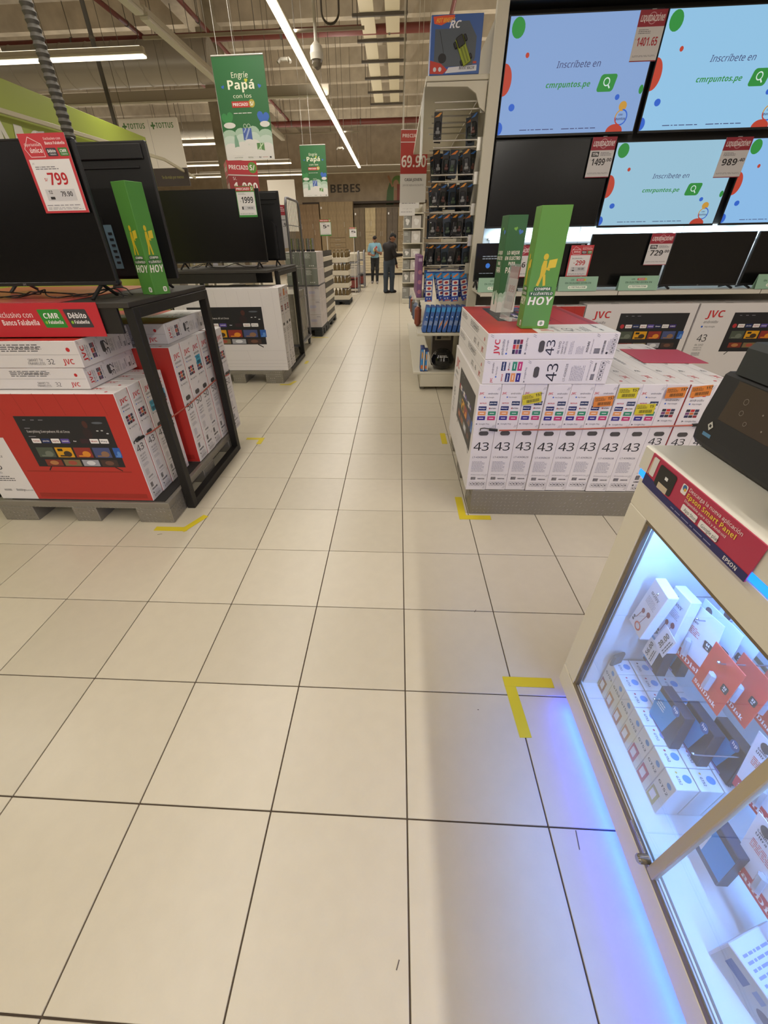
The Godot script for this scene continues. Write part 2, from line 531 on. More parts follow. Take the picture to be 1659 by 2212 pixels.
# ---- print on cartons, tags and signs (flat colour, drawn as thin layers on the face) ----
func p_end(b: MB, w: float, h: float, style: String, num: String, sd := 1) -> void:
	b.z = 0.0
	var u := w / 0.127
	b.hue("5c5a60")
	for y in [0.965, 0.965, 0.64, 0.03, 0.16]:
		b.line(w * 0.34, h * y - 0.008, w * 0.40, h * y + 0.008, 0.0015 * u); b.line(w * 0.40, h * y - 0.008, w * 0.46, h * y + 0.008, 0.0015 * u)
	if style == "a":
		b.hue("c0282c").txt("JVC", -w * 0.44, h * 0.918, 0.0115 * u, 0, true)
		b.hue("4a4a50").txt("androidtv", -w * 0.05, h * 0.918, 0.0095 * u, 0, false)
		b.txt("Hey Google", -w * 0.12, h * 0.889, 0.0065 * u)
		b.hue("2b5fc0").ell(-w * 0.19, h * 0.894, 0.004 * u)
		var cols := ["", "1d2f55", "1c2560", "", "d8935a", "2c8463", "33277e", "b9336b"]
		var names := ["NETFLIX", "prime video", "Disney+", "YouTube", "", "", "", ""]
		for i in 8:
			var x := (-0.22 if i % 2 == 0 else 0.24) * w; var y := h * (0.842 - 0.043 * (i / 2))
			b.z = 0.0
			if cols[i]: b.hue(cols[i]).rect(x, y, w * 0.36, h * 0.035)
			b.z = 0.0003
			if names[i]:
				b.hue("c0282c" if i == 0 else "f2f2f2" if i < 3 else "3c3c40").txt(names[i], x, y - 0.003, 0.0075 * u, 0.5, true, w * 0.3)
			else: b.hue("f0ece8").rect(x, y, w * 0.2, 0.0035)
		b.z = 0.0
		b.hue("c0282c").rect(w * 0.1, h * (0.842 - 0.043), w * 0.05, 0.008)
		b.hue("55555c").poly([Vector2(-w * 0.42, h * 0.653), Vector2(-w * 0.42, h * 0.667), Vector2(-w * 0.34, h * 0.66)])
		b.txt("Google Play", -w * 0.28, h * 0.655, 0.0085 * u, 0, false)
		b.hue("1c1c20").txt(num, -w * 0.02, h * 0.41, 0.055 * u, 0.5, false, w * 0.72)
		b.hue("3a3a40").txt("LT-43KB628", -w * 0.02, h * 0.335, 0.0115 * u, 0.5, false, w * 0.7)
		b.hue("9a97a0").fine(-w * 0.36, h * 0.305, w * 0.62, h * 0.11, 9, sd)
		b.hue("77747c").txt("JVCelectronics.com", -w * 0.02, h * 0.158, 0.007 * u, 0.5, false, w * 0.66)
		b.hue("2a2a30").bars(-w * 0.32, h * 0.125, w * 0.24, h * 0.03, 3).bars(w * 0.02, h * 0.122, w * 0.34, h * 0.012, 5)
		b.hue("3a3a40")
		for i in 5:
			var x := -w * 0.36 + w * 0.16 * (i + 0.5)
			b.ring_rect(x, h * 0.066, w * 0.15, h * 0.038, 0.0012)
			b.rect(x, h * 0.066, w * 0.05, h * (0.012 + 0.004 * (i % 3)))
	else:
		b.hue("c0282c").txt("JVC", -w * 0.02, h * 0.90, 0.026 * u, 0.5, true, w * 0.6)
		b.hue("4a4a50").txt("androidtv", -w * 0.02, h * 0.862, 0.0125 * u, 0.5, false, w * 0.6)
		b.txt("Hey Google", w * 0.04, h * 0.835, 0.0075 * u, 0.5)
		b.hue("2b5fc0").ell(-w * 0.27, h * 0.84, 0.0045 * u)
		var cc := ["2a2530", "c0282c", "3a3550", "70406a", "c8703c", "404048", "2c2c50", "303038", "8c2430"]
		for i in 9:
			b.hue(cc[i]).rect(w * (-0.2 + 0.19 * (i % 3)), h * (0.785 - 0.025 * (i / 3)), w * 0.17, h * 0.021)
		b.hue("55555c").poly([Vector2(-w * 0.3, h * 0.685), Vector2(-w * 0.3, h * 0.701), Vector2(-w * 0.21, h * 0.693)])
		b.txt("Google Play", -w * 0.15, h * 0.688, 0.0085 * u, 0, false)
		b.hue("1c1c20").txt(num, -w * 0.05, h * 0.475, 0.042 * u, 0.5, false, w * 0.58)
		b.hue("4c4c52").txt("4K UHD", -w * 0.05, h * 0.43, 0.0115 * u, 0.5, false, w * 0.48)
		b.txt("SMART TV", -w * 0.05, h * 0.404, 0.009 * u, 0.5, false, w * 0.48)
		b.txt("FRAMELESS", -w * 0.05, h * 0.381, 0.009 * u, 0.5, false, w * 0.48)
		b.hue("9a97a0").fine(-w * 0.3, h * 0.36, w * 0.5, h * 0.03, 3, sd).fine(-w * 0.3, h * 0.305, w * 0.3, h * 0.06, 6, sd + 2)
		b.hue("2a2a30").txt("HDMI", -w * 0.02, h * 0.212, 0.0105 * u, 0.5, true, w * 0.4)
		b.hue("77747c").txt("JVCelectronics.com", -w * 0.02, h * 0.186, 0.006 * u, 0.5, false, w * 0.56)
		b.hue("2a2a30").bars(-w * 0.28, h * 0.145, w * 0.2, h * 0.045, 3).bars(-w * 0.3, h * 0.1, w * 0.5, h * 0.016, 5)
		b.ell(-w * 0.26, h * 0.066, 0.006 * u)
		b.hue("9a97a0").fine(-w * 0.16, h * 0.078, w * 0.42, h * 0.025, 3, sd + 5)
		b.hue("3a3a40")
		for i in 4:
			b.ring_rect(-w * 0.22 + w * 0.15 * i, h * 0.032, w * 0.14, h * 0.032, 0.0012)
			b.rect(-w * 0.22 + w * 0.15 * i, h * 0.032, w * 0.04, h * 0.016)

# the start page on the television pictured on the cartons
func p_ui(b: MB, cx: float, cy: float, w: float, h: float, z0: float, other := false) -> void:
	var X := func(f): return cx + (f - 0.5) * w
	var Y := func(f): return cy + (0.5 - f) * h
	b.z = z0
	b.hue("211d22").rect(cx, cy, w, h)
	b.z = z0 + 0.0004
	b.hue("8a8890").rect(X.call(0.10), Y.call(0.07), w * 0.03, h * 0.012).rect(X.call(0.19), Y.call(0.07), w * 0.04, h * 0.012).rect(X.call(0.28), Y.call(0.07), w * 0.05, h * 0.012)
	if not other:
		b.hue("d8d4d2").txt("Everything Everywhere All at Once", X.call(0.07), Y.call(0.31), h * 0.045, 0, false, w * 0.47)
		b.hue("8a8890").rect(X.call(0.09), Y.call(0.225), w * 0.06, h * 0.012).rect(X.call(0.1), Y.call(0.385), w * 0.08, h * 0.012)
		b.hue("4a2a24").ell(X.call(0.74), Y.call(0.15), w * 0.028, h * 0.07).hue("2c2024").ell(X.call(0.73), Y.call(0.32), w * 0.05, h * 0.1)
		b.hue("5a6068").ell(X.call(0.88), Y.call(0.12), w * 0.06, h * 0.02)
		b.hue("c8c8c8").ell(X.call(0.85), Y.call(0.27), w * 0.014, h * 0.01).ell(X.call(0.9), Y.call(0.265), w * 0.014, h * 0.01).ell(X.call(0.95), Y.call(0.32), w * 0.014, h * 0.012)
	else:
		b.hue("b02c34").ell(X.call(0.075), Y.call(0.33), w * 0.03)
	var app := ["e6e2e0", "1c2e60", "e6e2e0", "5a4a9a", "211d22", "33202a", "e6e2e0", "e6e2e0"]
	var word := ["YouTube", "prime video", "Google Play", "twitch", "tv", "", "Music", "Play"]
	if other: app = ["e6e2e0", "1c2e60", "e6e2e0", "5a4a9a", "1b2250", "e6e2e0", "3a2a70", "211d22"]; word = ["YouTube", "prime video", "Google Play", "twitch", "Disney+", "NETFLIX", "HBO", ""]
	var y0 := 0.47 if not other else 0.33
	for i in 8:
		var x: float = X.call(0.12 + 0.108 * i + (0.05 if other else 0.0))
		b.z = z0 + 0.0004
		b.hue(app[i]).rr(x, Y.call(y0), w * 0.095, h * 0.09, h * 0.012)
		b.z = z0 + 0.0007
		if word[i]: b.hue("a03034" if app[i] == "e6e2e0" and i % 2 == 0 else "e8e4e8" if app[i] != "e6e2e0" else "606068").txt(word[i], x, Y.call(y0 + 0.015), h * 0.028, 0.5, true, w * (0.035 if word[i] == "tv" else 0.07))
	var pic := [["4c5348", "6f7568"], ["d79a1c", "3a2c24"], ["8e2f2a", "d88a2c"], ["46507c", "8c6a50"], ["2c5aa8", "5c8ccc"]]
	for i in 5:
		var ww := w * (0.19 if i < 4 else 0.08)
		var x: float = X.call(0.165 + 0.212 * i - (0.04 if i == 4 else 0.0))
		var y: float = Y.call(0.7 if not other else 0.56)
		b.z = z0 + 0.0004
		b.hue(pic[i][0]).rect(x, y, ww, h * 0.2)
		b.z = z0 + 0.0007
		b.hue(pic[i][1]).ell(x + ww * 0.15, y - h * 0.03, ww * 0.24, h * 0.06).rect(x - ww * 0.1, y - h * 0.07, ww * 0.5, h * 0.03)
		if i == 1: b.hue("1c1814").rect(x - ww * 0.22, y + h * 0.05, ww * 0.3, h * 0.05)
	var low := [["7c3026", "b07848"], ["7a6a48", "a04c3c"], ["9c9ca4", "d4d4d8"], ["40302c", "6c4a3c"]]
	for i in 4:
		var x: float = X.call(0.2 + 0.212 * i); var y: float = Y.call(0.915 if not other else 0.83)
		b.z = z0 + 0.0004
		b.hue(low[i][0]).rect(x, y, w * 0.19, h * 0.13)
		b.z = z0 + 0.0007
		b.hue(low[i][1]).ell(x, y, w * 0.05, h * 0.045)
	b.z = z0
	b.hue("1a181c").line(cx - w * 0.36, cy - h * 0.5, cx - w * 0.4, cy - h * 0.58, w * 0.012).line(cx + w * 0.38, cy - h * 0.5, cx + w * 0.45, cy - h * 0.58, w * 0.012)
	b.z = 0.0

# front of a TV carton, w by h, y from 0
func p_front(b: MB, w: float, h: float, style: String) -> void:
	b.z = 0.0
	match style:
		"red":
			b.hue("b23028").rect(0, h / 2, w - 0.006, h - 0.006)
			b.z = 0.0003
			b.hue("98281f")
			for i in 7: b.line(-w * 0.32 + w * 0.12 * i, h, -w * 0.30 + w * 0.12 * i, h * 0.82, 0.003)
			b.rect(w * 0.12, h * 0.05, w * 0.7, h * 0.045).rect(w * 0.1, h * 0.3, w * 0.66, h * 0.012)
			b.hue("dcd8d6").poly([Vector2(-w / 2 + 0.003, 0.003), Vector2(-w * 0.255, 0.003), Vector2(-w * 0.265, h * 0.62), Vector2(-w / 2 + 0.003, h * 0.62)])
			b.z = 0.0006
			b.hue("c0282c").txt("JVC", -w * 0.46, h * 0.5, 0.05, 0, true)
			b.hue("45454a").txt("androidtv", -w * 0.46, h * 0.43, 0.022)
			b.txt("43", -w * 0.46, h * 0.31, 0.06)
			b.txt("4K UHD", -w * 0.46, h * 0.27, 0.014).fine(-w * 0.46, h * 0.25, w * 0.12, h * 0.06, 3, 4)
			b.txt("Dolby", -w * 0.37, h * 0.09, 0.016, 0, true).txt("Bluetooth", -w * 0.315, h * 0.09, 0.012, 0, false, w * 0.055)
			b.txt("HDMI", -w * 0.45, h * 0.09, 0.014, 0, true)
			p_ui(b, w * 0.135, h * 0.58, w * 0.54, h * 0.465, 0.0006)
		"white":
			b.hue("b9b4b4")
			for i in 9: b.line(-w * 0.42 + w * 0.107 * i, h * 0.97, -w * 0.41 + w * 0.107 * i, h * 0.72 if i < 8 else h * 0.4, 0.002)
			b.rect(0, h * 0.09, w * 0.98, 0.003).rect(0, h * 0.135, w * 0.98, 0.002).rect(w * 0.02, h * 0.05, w * 0.96, 0.003).rect(0, h * 0.26, w * 0.98, 0.002)
			for x in [-0.2, 0.12]: b.line(w * x, h * 0.26, w * (x + 0.02), h * 0.14, 0.002)
			p_ui(b, -w * 0.03, h * 0.565, w * 0.705, h * 0.45, 0.0004)
		"shop":
			b.hue("c0282c").txt("JVC", -w * 0.42, h * 0.82, 0.062, 0, true, w * 0.155)
			b.hue("45454a").txt("androidtv", -w * 0.42, h * 0.745, 0.024, 0, false, w * 0.13)
			b.txt("Hey Google", -w * 0.395, h * 0.69, 0.014)
			b.hue("2b5fc0").ell(-w * 0.42, h * 0.7, 0.009)
			b.hue("2a2a2e").txt("43", -w * 0.42, h * 0.5, 0.066, 0, false, w * 0.085)
			b.hue("55555a").txt("4K UHD", -w * 0.42, h * 0.44, 0.018).txt("SMART TV", -w * 0.42, h * 0.405, 0.013).txt("FRAMELESS", -w * 0.42, h * 0.375, 0.012)
			b.fine(-w * 0.42, h * 0.35, w * 0.08, h * 0.05, 3, 2)
			p_ui(b, w * 0.135, h * 0.62, w * 0.62, h * 0.52, 0.0004, true)
	b.z = 0.0

func p_top(b: MB, w: float, d: float, style: String) -> void:
	# x along the carton, y from its back to its front
	b.z = 0.0
	if style == "red": b.hue("b23028").rect(-w * 0.2, d * 0.0, w * 0.45, d * 0.9)
	b.hue("a8a4a6").rect(0, 0, w * 0.99, 0.002)
	b.hue("c0282c").txt("JVC", w * 0.36, d * 0.12, d * 0.22, 0.5, true)
	b.hue("4a4a50").txt("43", w * 0.24, d * 0.12, d * 0.22, 0.5)
	b.fine(-w * 0.1, d * 0.36, w * 0.2, d * 0.2, 3, 3).fine(-w * 0.4, d * 0.3, w * 0.16, d * 0.16, 2, 6)
	b.rect(-w * 0.24, -d * 0.25, w * 0.07, d * 0.18)
	b.hue("c0282c").ell(w * 0.44, -d * 0.25, d * 0.07)

# the red "oportunidad" tag
func p_oport(b: MB, w: float, h: float, price: String, small: String) -> void:
	b.z = 0.0
	b.hue("c23a40").rect(0, h / 2, w, h)
	b.z = 0.0003
	b.hue("e2dedd").rect(0, h * 0.36, w * 0.88, h * 0.66)
	b.hue("f0e0de").txt("Oportunidad", -w * 0.42, h * 0.85, h * 0.035, 0, false, w * 0.34).txt("única", -w * 0.34, h * 0.77, h * 0.06, 0, true, w * 0.26)
	b.txt("Exclusivo con", w * 0.03, h * 0.92, h * 0.03, 0, false, w * 0.36).txt("Banco Falabella", w * 0.03, h * 0.865, h * 0.035, 0, true, w * 0.42)
	b.line(-w * 0.44, h * 0.82, -w * 0.3, h * 0.96, 0.002).line(-w * 0.3, h * 0.96, -w * 0.06, h * 0.87, 0.002).line(-w * 0.44, h * 0.82, -w * 0.36, h * 0.72, 0.002).line(-w * 0.36, h * 0.72, -w * 0.05, h * 0.72, 0.002).line(-w * 0.06, h * 0.87, -w * 0.05, h * 0.72, 0.002)
	b.hue("3e3a40").rr(w * 0.12, h * 0.775, w * 0.22, h * 0.1, 0.004, -0.15)
	b.hue("3c7a36").rr(w * 0.37, h * 0.775, w * 0.2, h * 0.1, 0.004, -0.15)
	b.z = 0.0006
	b.hue("f0eeee").txt("Débito", w * 0.12, h * 0.77, h * 0.036, 0.5, true, w * 0.17).txt("CMR", w * 0.37, h * 0.77, h * 0.036, 0.5, true, w * 0.14)
	b.txt("Falabella", w * 0.13, h * 0.74, h * 0.018, 0.5, false, w * 0.13).txt("Falabella", w * 0.38, h * 0.74, h * 0.018, 0.5, false, w * 0.13)
	b.hue("77747a").txt("JVC", -w * 0.4, h * 0.63, h * 0.02).fine(-w * 0.36, h * 0.61, w * 0.5, h * 0.05, 2, 3)
	b.hue("b8202a").txt(price, w * 0.05, h * 0.37, h * 0.155, 0.5, true, w * 0.42)
	b.txt("S/", -w * 0.25, h * 0.42, h * 0.04, 0, true)
	b.hue("c9c6c8").rect(0, h * 0.24, w * 0.66, h * 0.15)
	b.z = 0.0008
	b.hue("2c2a2e").txt("12", -w * 0.22, h * 0.255, h * 0.045, 0.5, true).txt(small, w * 0.13, h * 0.22, h * 0.065, 0.5, true, w * 0.26).rect(-w * 0.21, h * 0.2, w * 0.1, h * 0.035)
	b.hue("9a979c").fine(-w * 0.4, h * 0.12, w * 0.8, h * 0.03, 1, 9).fine(-w * 0.4, h * 0.08, w * 0.8, h * 0.035, 2, 8)

# the dark red "liquidación" tag
func p_liq(b: MB, w: float, h: float, price: String, cents: String, ink := "2c2a2e", off := "") -> void:
	b.z = 0.0
	b.hue("d8d4d4").rect(0, h / 2, w, h)
	b.z = 0.0003
	b.hue("9c2a38").rect(0, h * 0.84, w, h * 0.32).rect(0, h * 0.01, w, h * 0.02)
	b.z = 0.0005
	b.hue("c88a90").ring(0, h * 0.84, h * 0.12, h * 0.02, 0, TAU, 16)
	b.z = 0.0007
	b.hue("f0e4e4").txt("LIQUIDACIÓN!!", 0, h * 0.78, h * 0.12, 0.5, true, w * 0.86, 0.12)
	if off:
		b.hue("2c2a2e").rect(-w * 0.27, h * 0.585, w * 0.3, h * 0.12)
		b.z = 0.0009
		b.hue("f0eeee").txt(off, -w * 0.27, h * 0.55, h * 0.075, 0.5, true, w * 0.24)
	b.z = 0.0007
	b.hue("77747a").fine(-w * 0.05 if off else -w * 0.4, h * 0.64, w * 0.44, h * 0.1, 3, 4)
	b.hue(ink).txt(price, -w * (0.08 if cents else 0.0), h * 0.31, h * 0.17, 0.5, true, w * (0.56 if cents else 0.76))
	if cents: b.txt(cents, w * 0.34, h * 0.4, h * 0.085, 0.5, true, w * 0.24)
	b.txt("S/", -w * 0.46, h * 0.43, h * 0.03)
	b.hue("8a878c").fine(-w * 0.44, h * 0.13, w * 0.88, h * 0.04, 2, 7)

# the green-edged "preciazo" tag
func p_prec(b: MB, w: float, h: float, price: String, cents: String, small: String) -> void:
	b.z = 0.0
	b.hue("3d8a3c").rect(0, h / 2, w, h)
	b.z = 0.0003
	b.hue("dedad8").rect(0, h * 0.44, w * 0.94, h * 0.74)
	b.hue("b53038").rect(0, h * 0.91, w * 0.98, h * 0.14)
	b.hue("6a9a34").ell(w * 0.38, h * 0.91, h * 0.07)
	b.z = 0.0006
	b.hue("f2ecec").txt("PRECIAZO", -w * 0.1, h * 0.875, h * 0.07, 0.5, true, w * 0.68).txt("S/", w * 0.38, h * 0.865, h * 0.09, 0.5, true, w * 0.14)
	b.hue("8a878c").fine(-w * 0.38, h * 0.79, w * 0.4, h * 0.06, 2, 4)
	b.hue("232126").txt(price, w * (0.06 if cents == "" else -0.06), h * 0.46, h * 0.2, 0.5, true, w * (0.62 if cents == "" else 0.3))
	if cents: b.txt(cents, w * 0.22, h * 0.55, h * 0.1, 0.5, true, w * 0.24)
	b.txt("S/", -w * 0.33, h * 0.5, h * 0.04)
	if small: b.hue("c9c6c8").rect(w * 0.1, h * 0.3, w * 0.6, h * 0.14); b.z = 0.0008; b.hue("2c2a2e").txt(small, w * 0.16, h * 0.27, h * 0.06, 0.5, true, w * 0.3).rect(-w * 0.24, h * 0.3, w * 0.08, h * 0.1)
	b.hue("9a979c").fine(-w * 0.42, h * 0.14, w * 0.84, h * 0.05, 2, 8)

# the white backing card of a tag carries its print; hung by a clip
func price_tag(label: String, at: Vector3, w: float, h: float, f: Callable, turn := 0.0, lean := 0.0, group := "") -> Node3D:
	var t := thing("price_tag", label, "price tag", at, turn, group)
	t.rotation.x = lean
	part(t, "card", bxm(w, h, 0.002, 0.0003), mat("card_white", "d6d2ce", 0.5), Vector3(0, h / 2, 0))
	var b := MB.new()
	b.xf = Transform3D(Basis(), Vector3(0, 0, 0.0014))
	f.call(b)
	part(t, "print", b.mesh(), inked())
	var c := MB.new()
	c.box(Vector3(0, h - 0.004, -0.004), Vector3(w * 0.16, 0.02, 0.006), 0.001)
	part(t, "clip", c.mesh(), mat("clear_plastic_grey", "9a9896", 0.3))
	return t

func inked() -> StandardMaterial3D:
	return mat("ink", "ffffff", 0.45, 0.0, {"vertex_color_use_as_albedo": true})

# ---- TV carton: style a/b ends, front red/white/shop; long side along x, end prints on the +x face ----
func carton_mesh(w: float, h: float, d: float, front: String, end: String, num: String, top := "", sd := 1) -> ArrayMesh:
	var k := "carton%.3f%.3f%.3f%s%s%s%s" % [w, h, d, front, end, num, top]
	if store.has(k): return store[k]
	var b := MB.new()
	b.xf = face(w, h, d, "R")
	p_end(b, d, h, end, num, sd)
	b.xf = face(w, h, d, "F")
	if front: p_front(b, w, h, front)
	b.xf = face(w, h, d, "T")
	p_top(b, w, d, top)
	store[k] = b.mesh()
	return store[k]

func grip_mesh(w: float) -> ArrayMesh:
	var k := "grip%.3f" % w
	if not store.has(k):
		var b := MB.new()
		# a capsule rim round a flat fill, dark for the shade in the hand hole, in the x-y plane facing +z
		var rim := []
		for i in 16:
			var t := TAU * i / 16
			rim.append(Vector3(cos(t) * w * 0.22 + signf(cos(t)) * w * 0.28, sin(t) * w * 0.22, 0))
		b.tube(rim, 0.0022, 6, true)
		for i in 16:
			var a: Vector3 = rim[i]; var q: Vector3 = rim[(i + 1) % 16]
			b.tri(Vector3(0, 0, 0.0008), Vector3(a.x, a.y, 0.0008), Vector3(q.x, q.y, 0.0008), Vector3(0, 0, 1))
		store[k] = b.mesh()
	return store[k]

func carton(label: String, at: Vector3, w: float, h: float, d: float, front: String, end: String, num: String, group := "", turn := 0.0, top := "") -> Node3D:
	var t := thing("television_carton", label, "carton", at, turn, group)
	part(t, "body", bxm(w, h, d, 0.0025), mat("carton_white", "d8d3d2", 0.55), Vector3(0, h / 2, 0))
	part(t, "print", carton_mesh(w, h, d, front, end, num, top), inked())
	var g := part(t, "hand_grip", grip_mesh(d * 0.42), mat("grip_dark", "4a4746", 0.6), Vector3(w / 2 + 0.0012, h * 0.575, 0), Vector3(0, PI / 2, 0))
	g.set_meta("label", "hand grip, flat dark fill standing for the shaded hole")
	return t

# a carton lying flat: thickness d upwards, its end print on the +x (or by turn) side
func flat_carton(label: String, at: Vector3, w: float, h: float, d: float, front: String, end: String, num: String, group := "", turn := 0.0) -> Node3D:
	var t := thing("television_carton", label, "carton", at, turn, group)
	part(t, "body", bxm(w, d, h, 0.0025), mat("carton_white", "d8d3d2", 0.55), Vector3(0, d / 2, 0))
	var k := "flat%.3f%.3f%.3f%s%s%s" % [w, h, d, front, end, num]
	if not store.has(k):
		var b := MB.new()
		# end face (+x): the carton's top edge points towards +z
		b.xf = Transform3D(Basis(Vector3.UP, Vector3(0, 0, 1), Vector3.RIGHT), Vector3(w / 2 + E, d / 2, -h / 2))
		p_end(b, d, h, end, num, 3)
		# front face of the carton looks up
		b.xf = Transform3D(Basis(Vector3.LEFT, Vector3(0, 0, 1), Vector3.UP), Vector3(0, d + E, -h / 2))
		if front: p_front(b, w, h, front)
		# long edge (+z) carries small print
		b.xf = face(w, d, h, "F")
		b.z = 0.0
		b.hue("a8a4a6").rect(0, d / 2, w * 0.99, 0.0018)
		b.hue("c0282c").txt("JVC", w * 0.4, d * 0.14, d * 0.2, 0.5, true)
		b.hue("4a4a50").txt(num, w * 0.27, d * 0.14, d * 0.2, 0.5).fine(-w * 0.06, d * 0.9, w * 0.3, d * 0.3, 4, 5).fine(-w * 0.45, d * 0.88, w * 0.25, d * 0.26, 4, 6)
		b.txt("SMART TV", w * 0.16, d * 0.25, d * 0.1, 0.5).txt("FRAMELESS", w * 0.16, d * 0.12, d * 0.1, 0.5).txt("JVCelectronics.com", w * 0.12, d * 0.7, d * 0.09, 0.5)
		b.hue("c0282c").ell(w * 0.43, d * 0.68, d * 0.08)
		store[k] = b.mesh()
	part(t, "print", store[k], inked())
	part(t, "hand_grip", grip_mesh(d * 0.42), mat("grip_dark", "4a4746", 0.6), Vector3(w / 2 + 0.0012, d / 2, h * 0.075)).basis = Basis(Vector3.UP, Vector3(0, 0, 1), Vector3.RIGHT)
	return t

# a suspended linear luminaire along z (or x when across)
func luminaire(label: String, at: Vector3, length: float, lit: bool, across := false, group := "", wires := true) -> void:
	var t := thing("strip_luminaire", label, "light", at, PI / 2 if across else 0.0, group)
	part(t, "housing", made(func(b: MB):
		b.box(Vector3(0, 0.06, 0), Vector3(0.07, 0.07, length), 0.006)
		b.box(Vector3(0, 0.02, 0), Vector3(0.13, 0.03, length), 0.006)), mat("luminaire_white", "c9c2b2", 0.5))
	if lit: part(t, "diffuser", bxm(0.11, 0.03, length - 0.01, 0.008), glow("lamp_strip", "fff0d4", 3.2), Vector3(0, -0.008, 0))
	if lit: part(t, "added_uplight_slot", bxm(0.05, 0.006, length - 0.1, 0.002), glow("lamp_added_uplight", "fff0d4", 1.6), Vector3(0, 0.099, 0))  # glowing slot added to match the extra upward light
	else: part(t, "diffuser", bxm(0.12, 0.04, length - 0.01, 0.01), mat("unlit_acrylic", "dcd8cc", 0.4), Vector3(0, -0.012, 0))
	if wires:
		for k in int((length - 0.8) / 2.5) + 1:
			part(t, "hanger", made(func(b: MB): b.tube([Vector3(0, 0.09, 0), Vector3(0, 6.71 - at.y, 0)], 0.006, 5)), mat("hanger_wire", "5f564a", 0.6), Vector3(0, 0, -length / 2 + 0.4 + 2.5 * k))

func pipe(called: String, label: String, cat: String, a: Vector3, b_: Vector3, r: float, m: Material, group := "") -> Node3D:
	var t := thing(called, label, cat, a, 0.0, group)
	part(t, "run", made(func(b: MB): b.tube([Vector3.ZERO, b_ - a], r, 12)), m)
	var n := int(a.distance_to(b_) / 2.4)
	for k in n:
		var p := (b_ - a) * (k + 0.5) / n
		part(t, "hanger", made(func(b: MB):
			b.tube([p + Vector3(0, r, 0), p + Vector3(0, 6.3 - a.y, 0)], 0.009, 5)
			var d := (b_ - a).normalized()
			b.tube([p - d * 0.02, p + d * 0.02], r + 0.012, 12)), mat("hanger_wire", "5f564a", 0.6))
	return t

func art_banner(b: MB, w: float, h: float) -> void:
	b.z = 0.0
	b.hue("2f6b3d").rect(0, h / 2, w, h)
	clouds(b, w, h * 0.34, 0.0)
	b.z = 0.0012
	b.hue("e9ead0").txt("Engríe", 0, h * 0.80, h * 0.05, 0.5, false, w * 0.32).txt("Papá", 0, h * 0.695, h * 0.085, 0.5, true, w * 0.52).txt("con los", 0, h * 0.615, h * 0.036, 0.5, false, w * 0.36)
	b.hue("c8c43a").heart(w * 0.11, h * 0.775, w * 0.035)
	b.hue("3c6ac0").heart(w * 0.36, h * 0.72, w * 0.035, -0.3).heart(-w * 0.36, h * 0.72, w * 0.03, 0.3)
	b.hue("b8352c").rect(-w * 0.03, h * 0.555, w * 0.4, h * 0.06).hue("b0a03c").ell(w * 0.17, h * 0.562, w * 0.06)
	b.hue("e4e4dc").fine(-w * 0.22, h * 0.48, w * 0.46, h * 0.016, 1, 2)
	b.hue("3f8a4c").heart(-w * 0.36, h * 0.42, w * 0.13, 0.15).hue("3c68bc").heart(w * 0.36, h * 0.42, w * 0.13, -0.15)
	b.hue("dcd9d2").ell(-w * 0.34, h * 0.355, w * 0.12, h * 0.03).ell(w * 0.38, h * 0.36, w * 0.1, h * 0.03)
	b.z = 0.0014
	b.hue("f2eeea").txt("PRECIAZO", -w * 0.06, h * 0.541, h * 0.028, 0.5, true, w * 0.3).txt("S/", w * 0.17, h * 0.541, h * 0.038, 0.5, true)
	# parcels and bottle
	b.hue("4d64a8").rect(0.0, h * 0.265, w * 0.18, h * 0.12).hue("9fb0d0").line(-w * 0.05, h * 0.21, w * 0.05, h * 0.32, w * 0.03).line(-w * 0.07, h * 0.28, -w * 0.02, h * 0.32, w * 0.02)
	b.hue("5d8a4e").rect(w * 0.24, h * 0.13, w * 0.15, h * 0.085).hue("c2d6b0").line(w * 0.18, h * 0.1, w * 0.3, h * 0.17, w * 0.02).line(w * 0.24, h * 0.09, w * 0.24, h * 0.17, w * 0.02)
	b.hue("7ea58a").poly([Vector2(-w * 0.3, h * 0.12), Vector2(-w * 0.2, h * 0.12), Vector2(-w * 0.21, h * 0.2), Vector2(-w * 0.24, h * 0.26), Vector2(-w * 0.27, h * 0.26), Vector2(-w * 0.29, h * 0.2)])
	b.hue("b9c8b0").ring(-w * 0.03, h * 0.345, w * 0.035, w * 0.01).ring(w * 0.045, h * 0.345, w * 0.035, w * 0.01)
	b.hue("dcd9d2").ell(-w * 0.22, h * 0.09, w * 0.14, h * 0.05).ell(w * 0.2, h * 0.065, w * 0.16, h * 0.04).ell(w * 0.02, h * 0.19, w * 0.09, h * 0.025)
	b.z = 0.0018
	b.hue("5c6a4c").txt("TOTTUS", w * 0.0, h * 0.018, h * 0.014, 0.5, true).fine(-w * 0.34, h * 0.03, w * 0.2, h * 0.008, 1, 3).hue("303030").txt("Pal", w * 0.2, h * 0.018, h * 0.015, 0.5, true).rect(w * 0.42, h * 0.024, w * 0.035, h * 0.018).hue("b84038").fine(w * 0.26, h * 0.03, w * 0.12, h * 0.008, 1, 3)

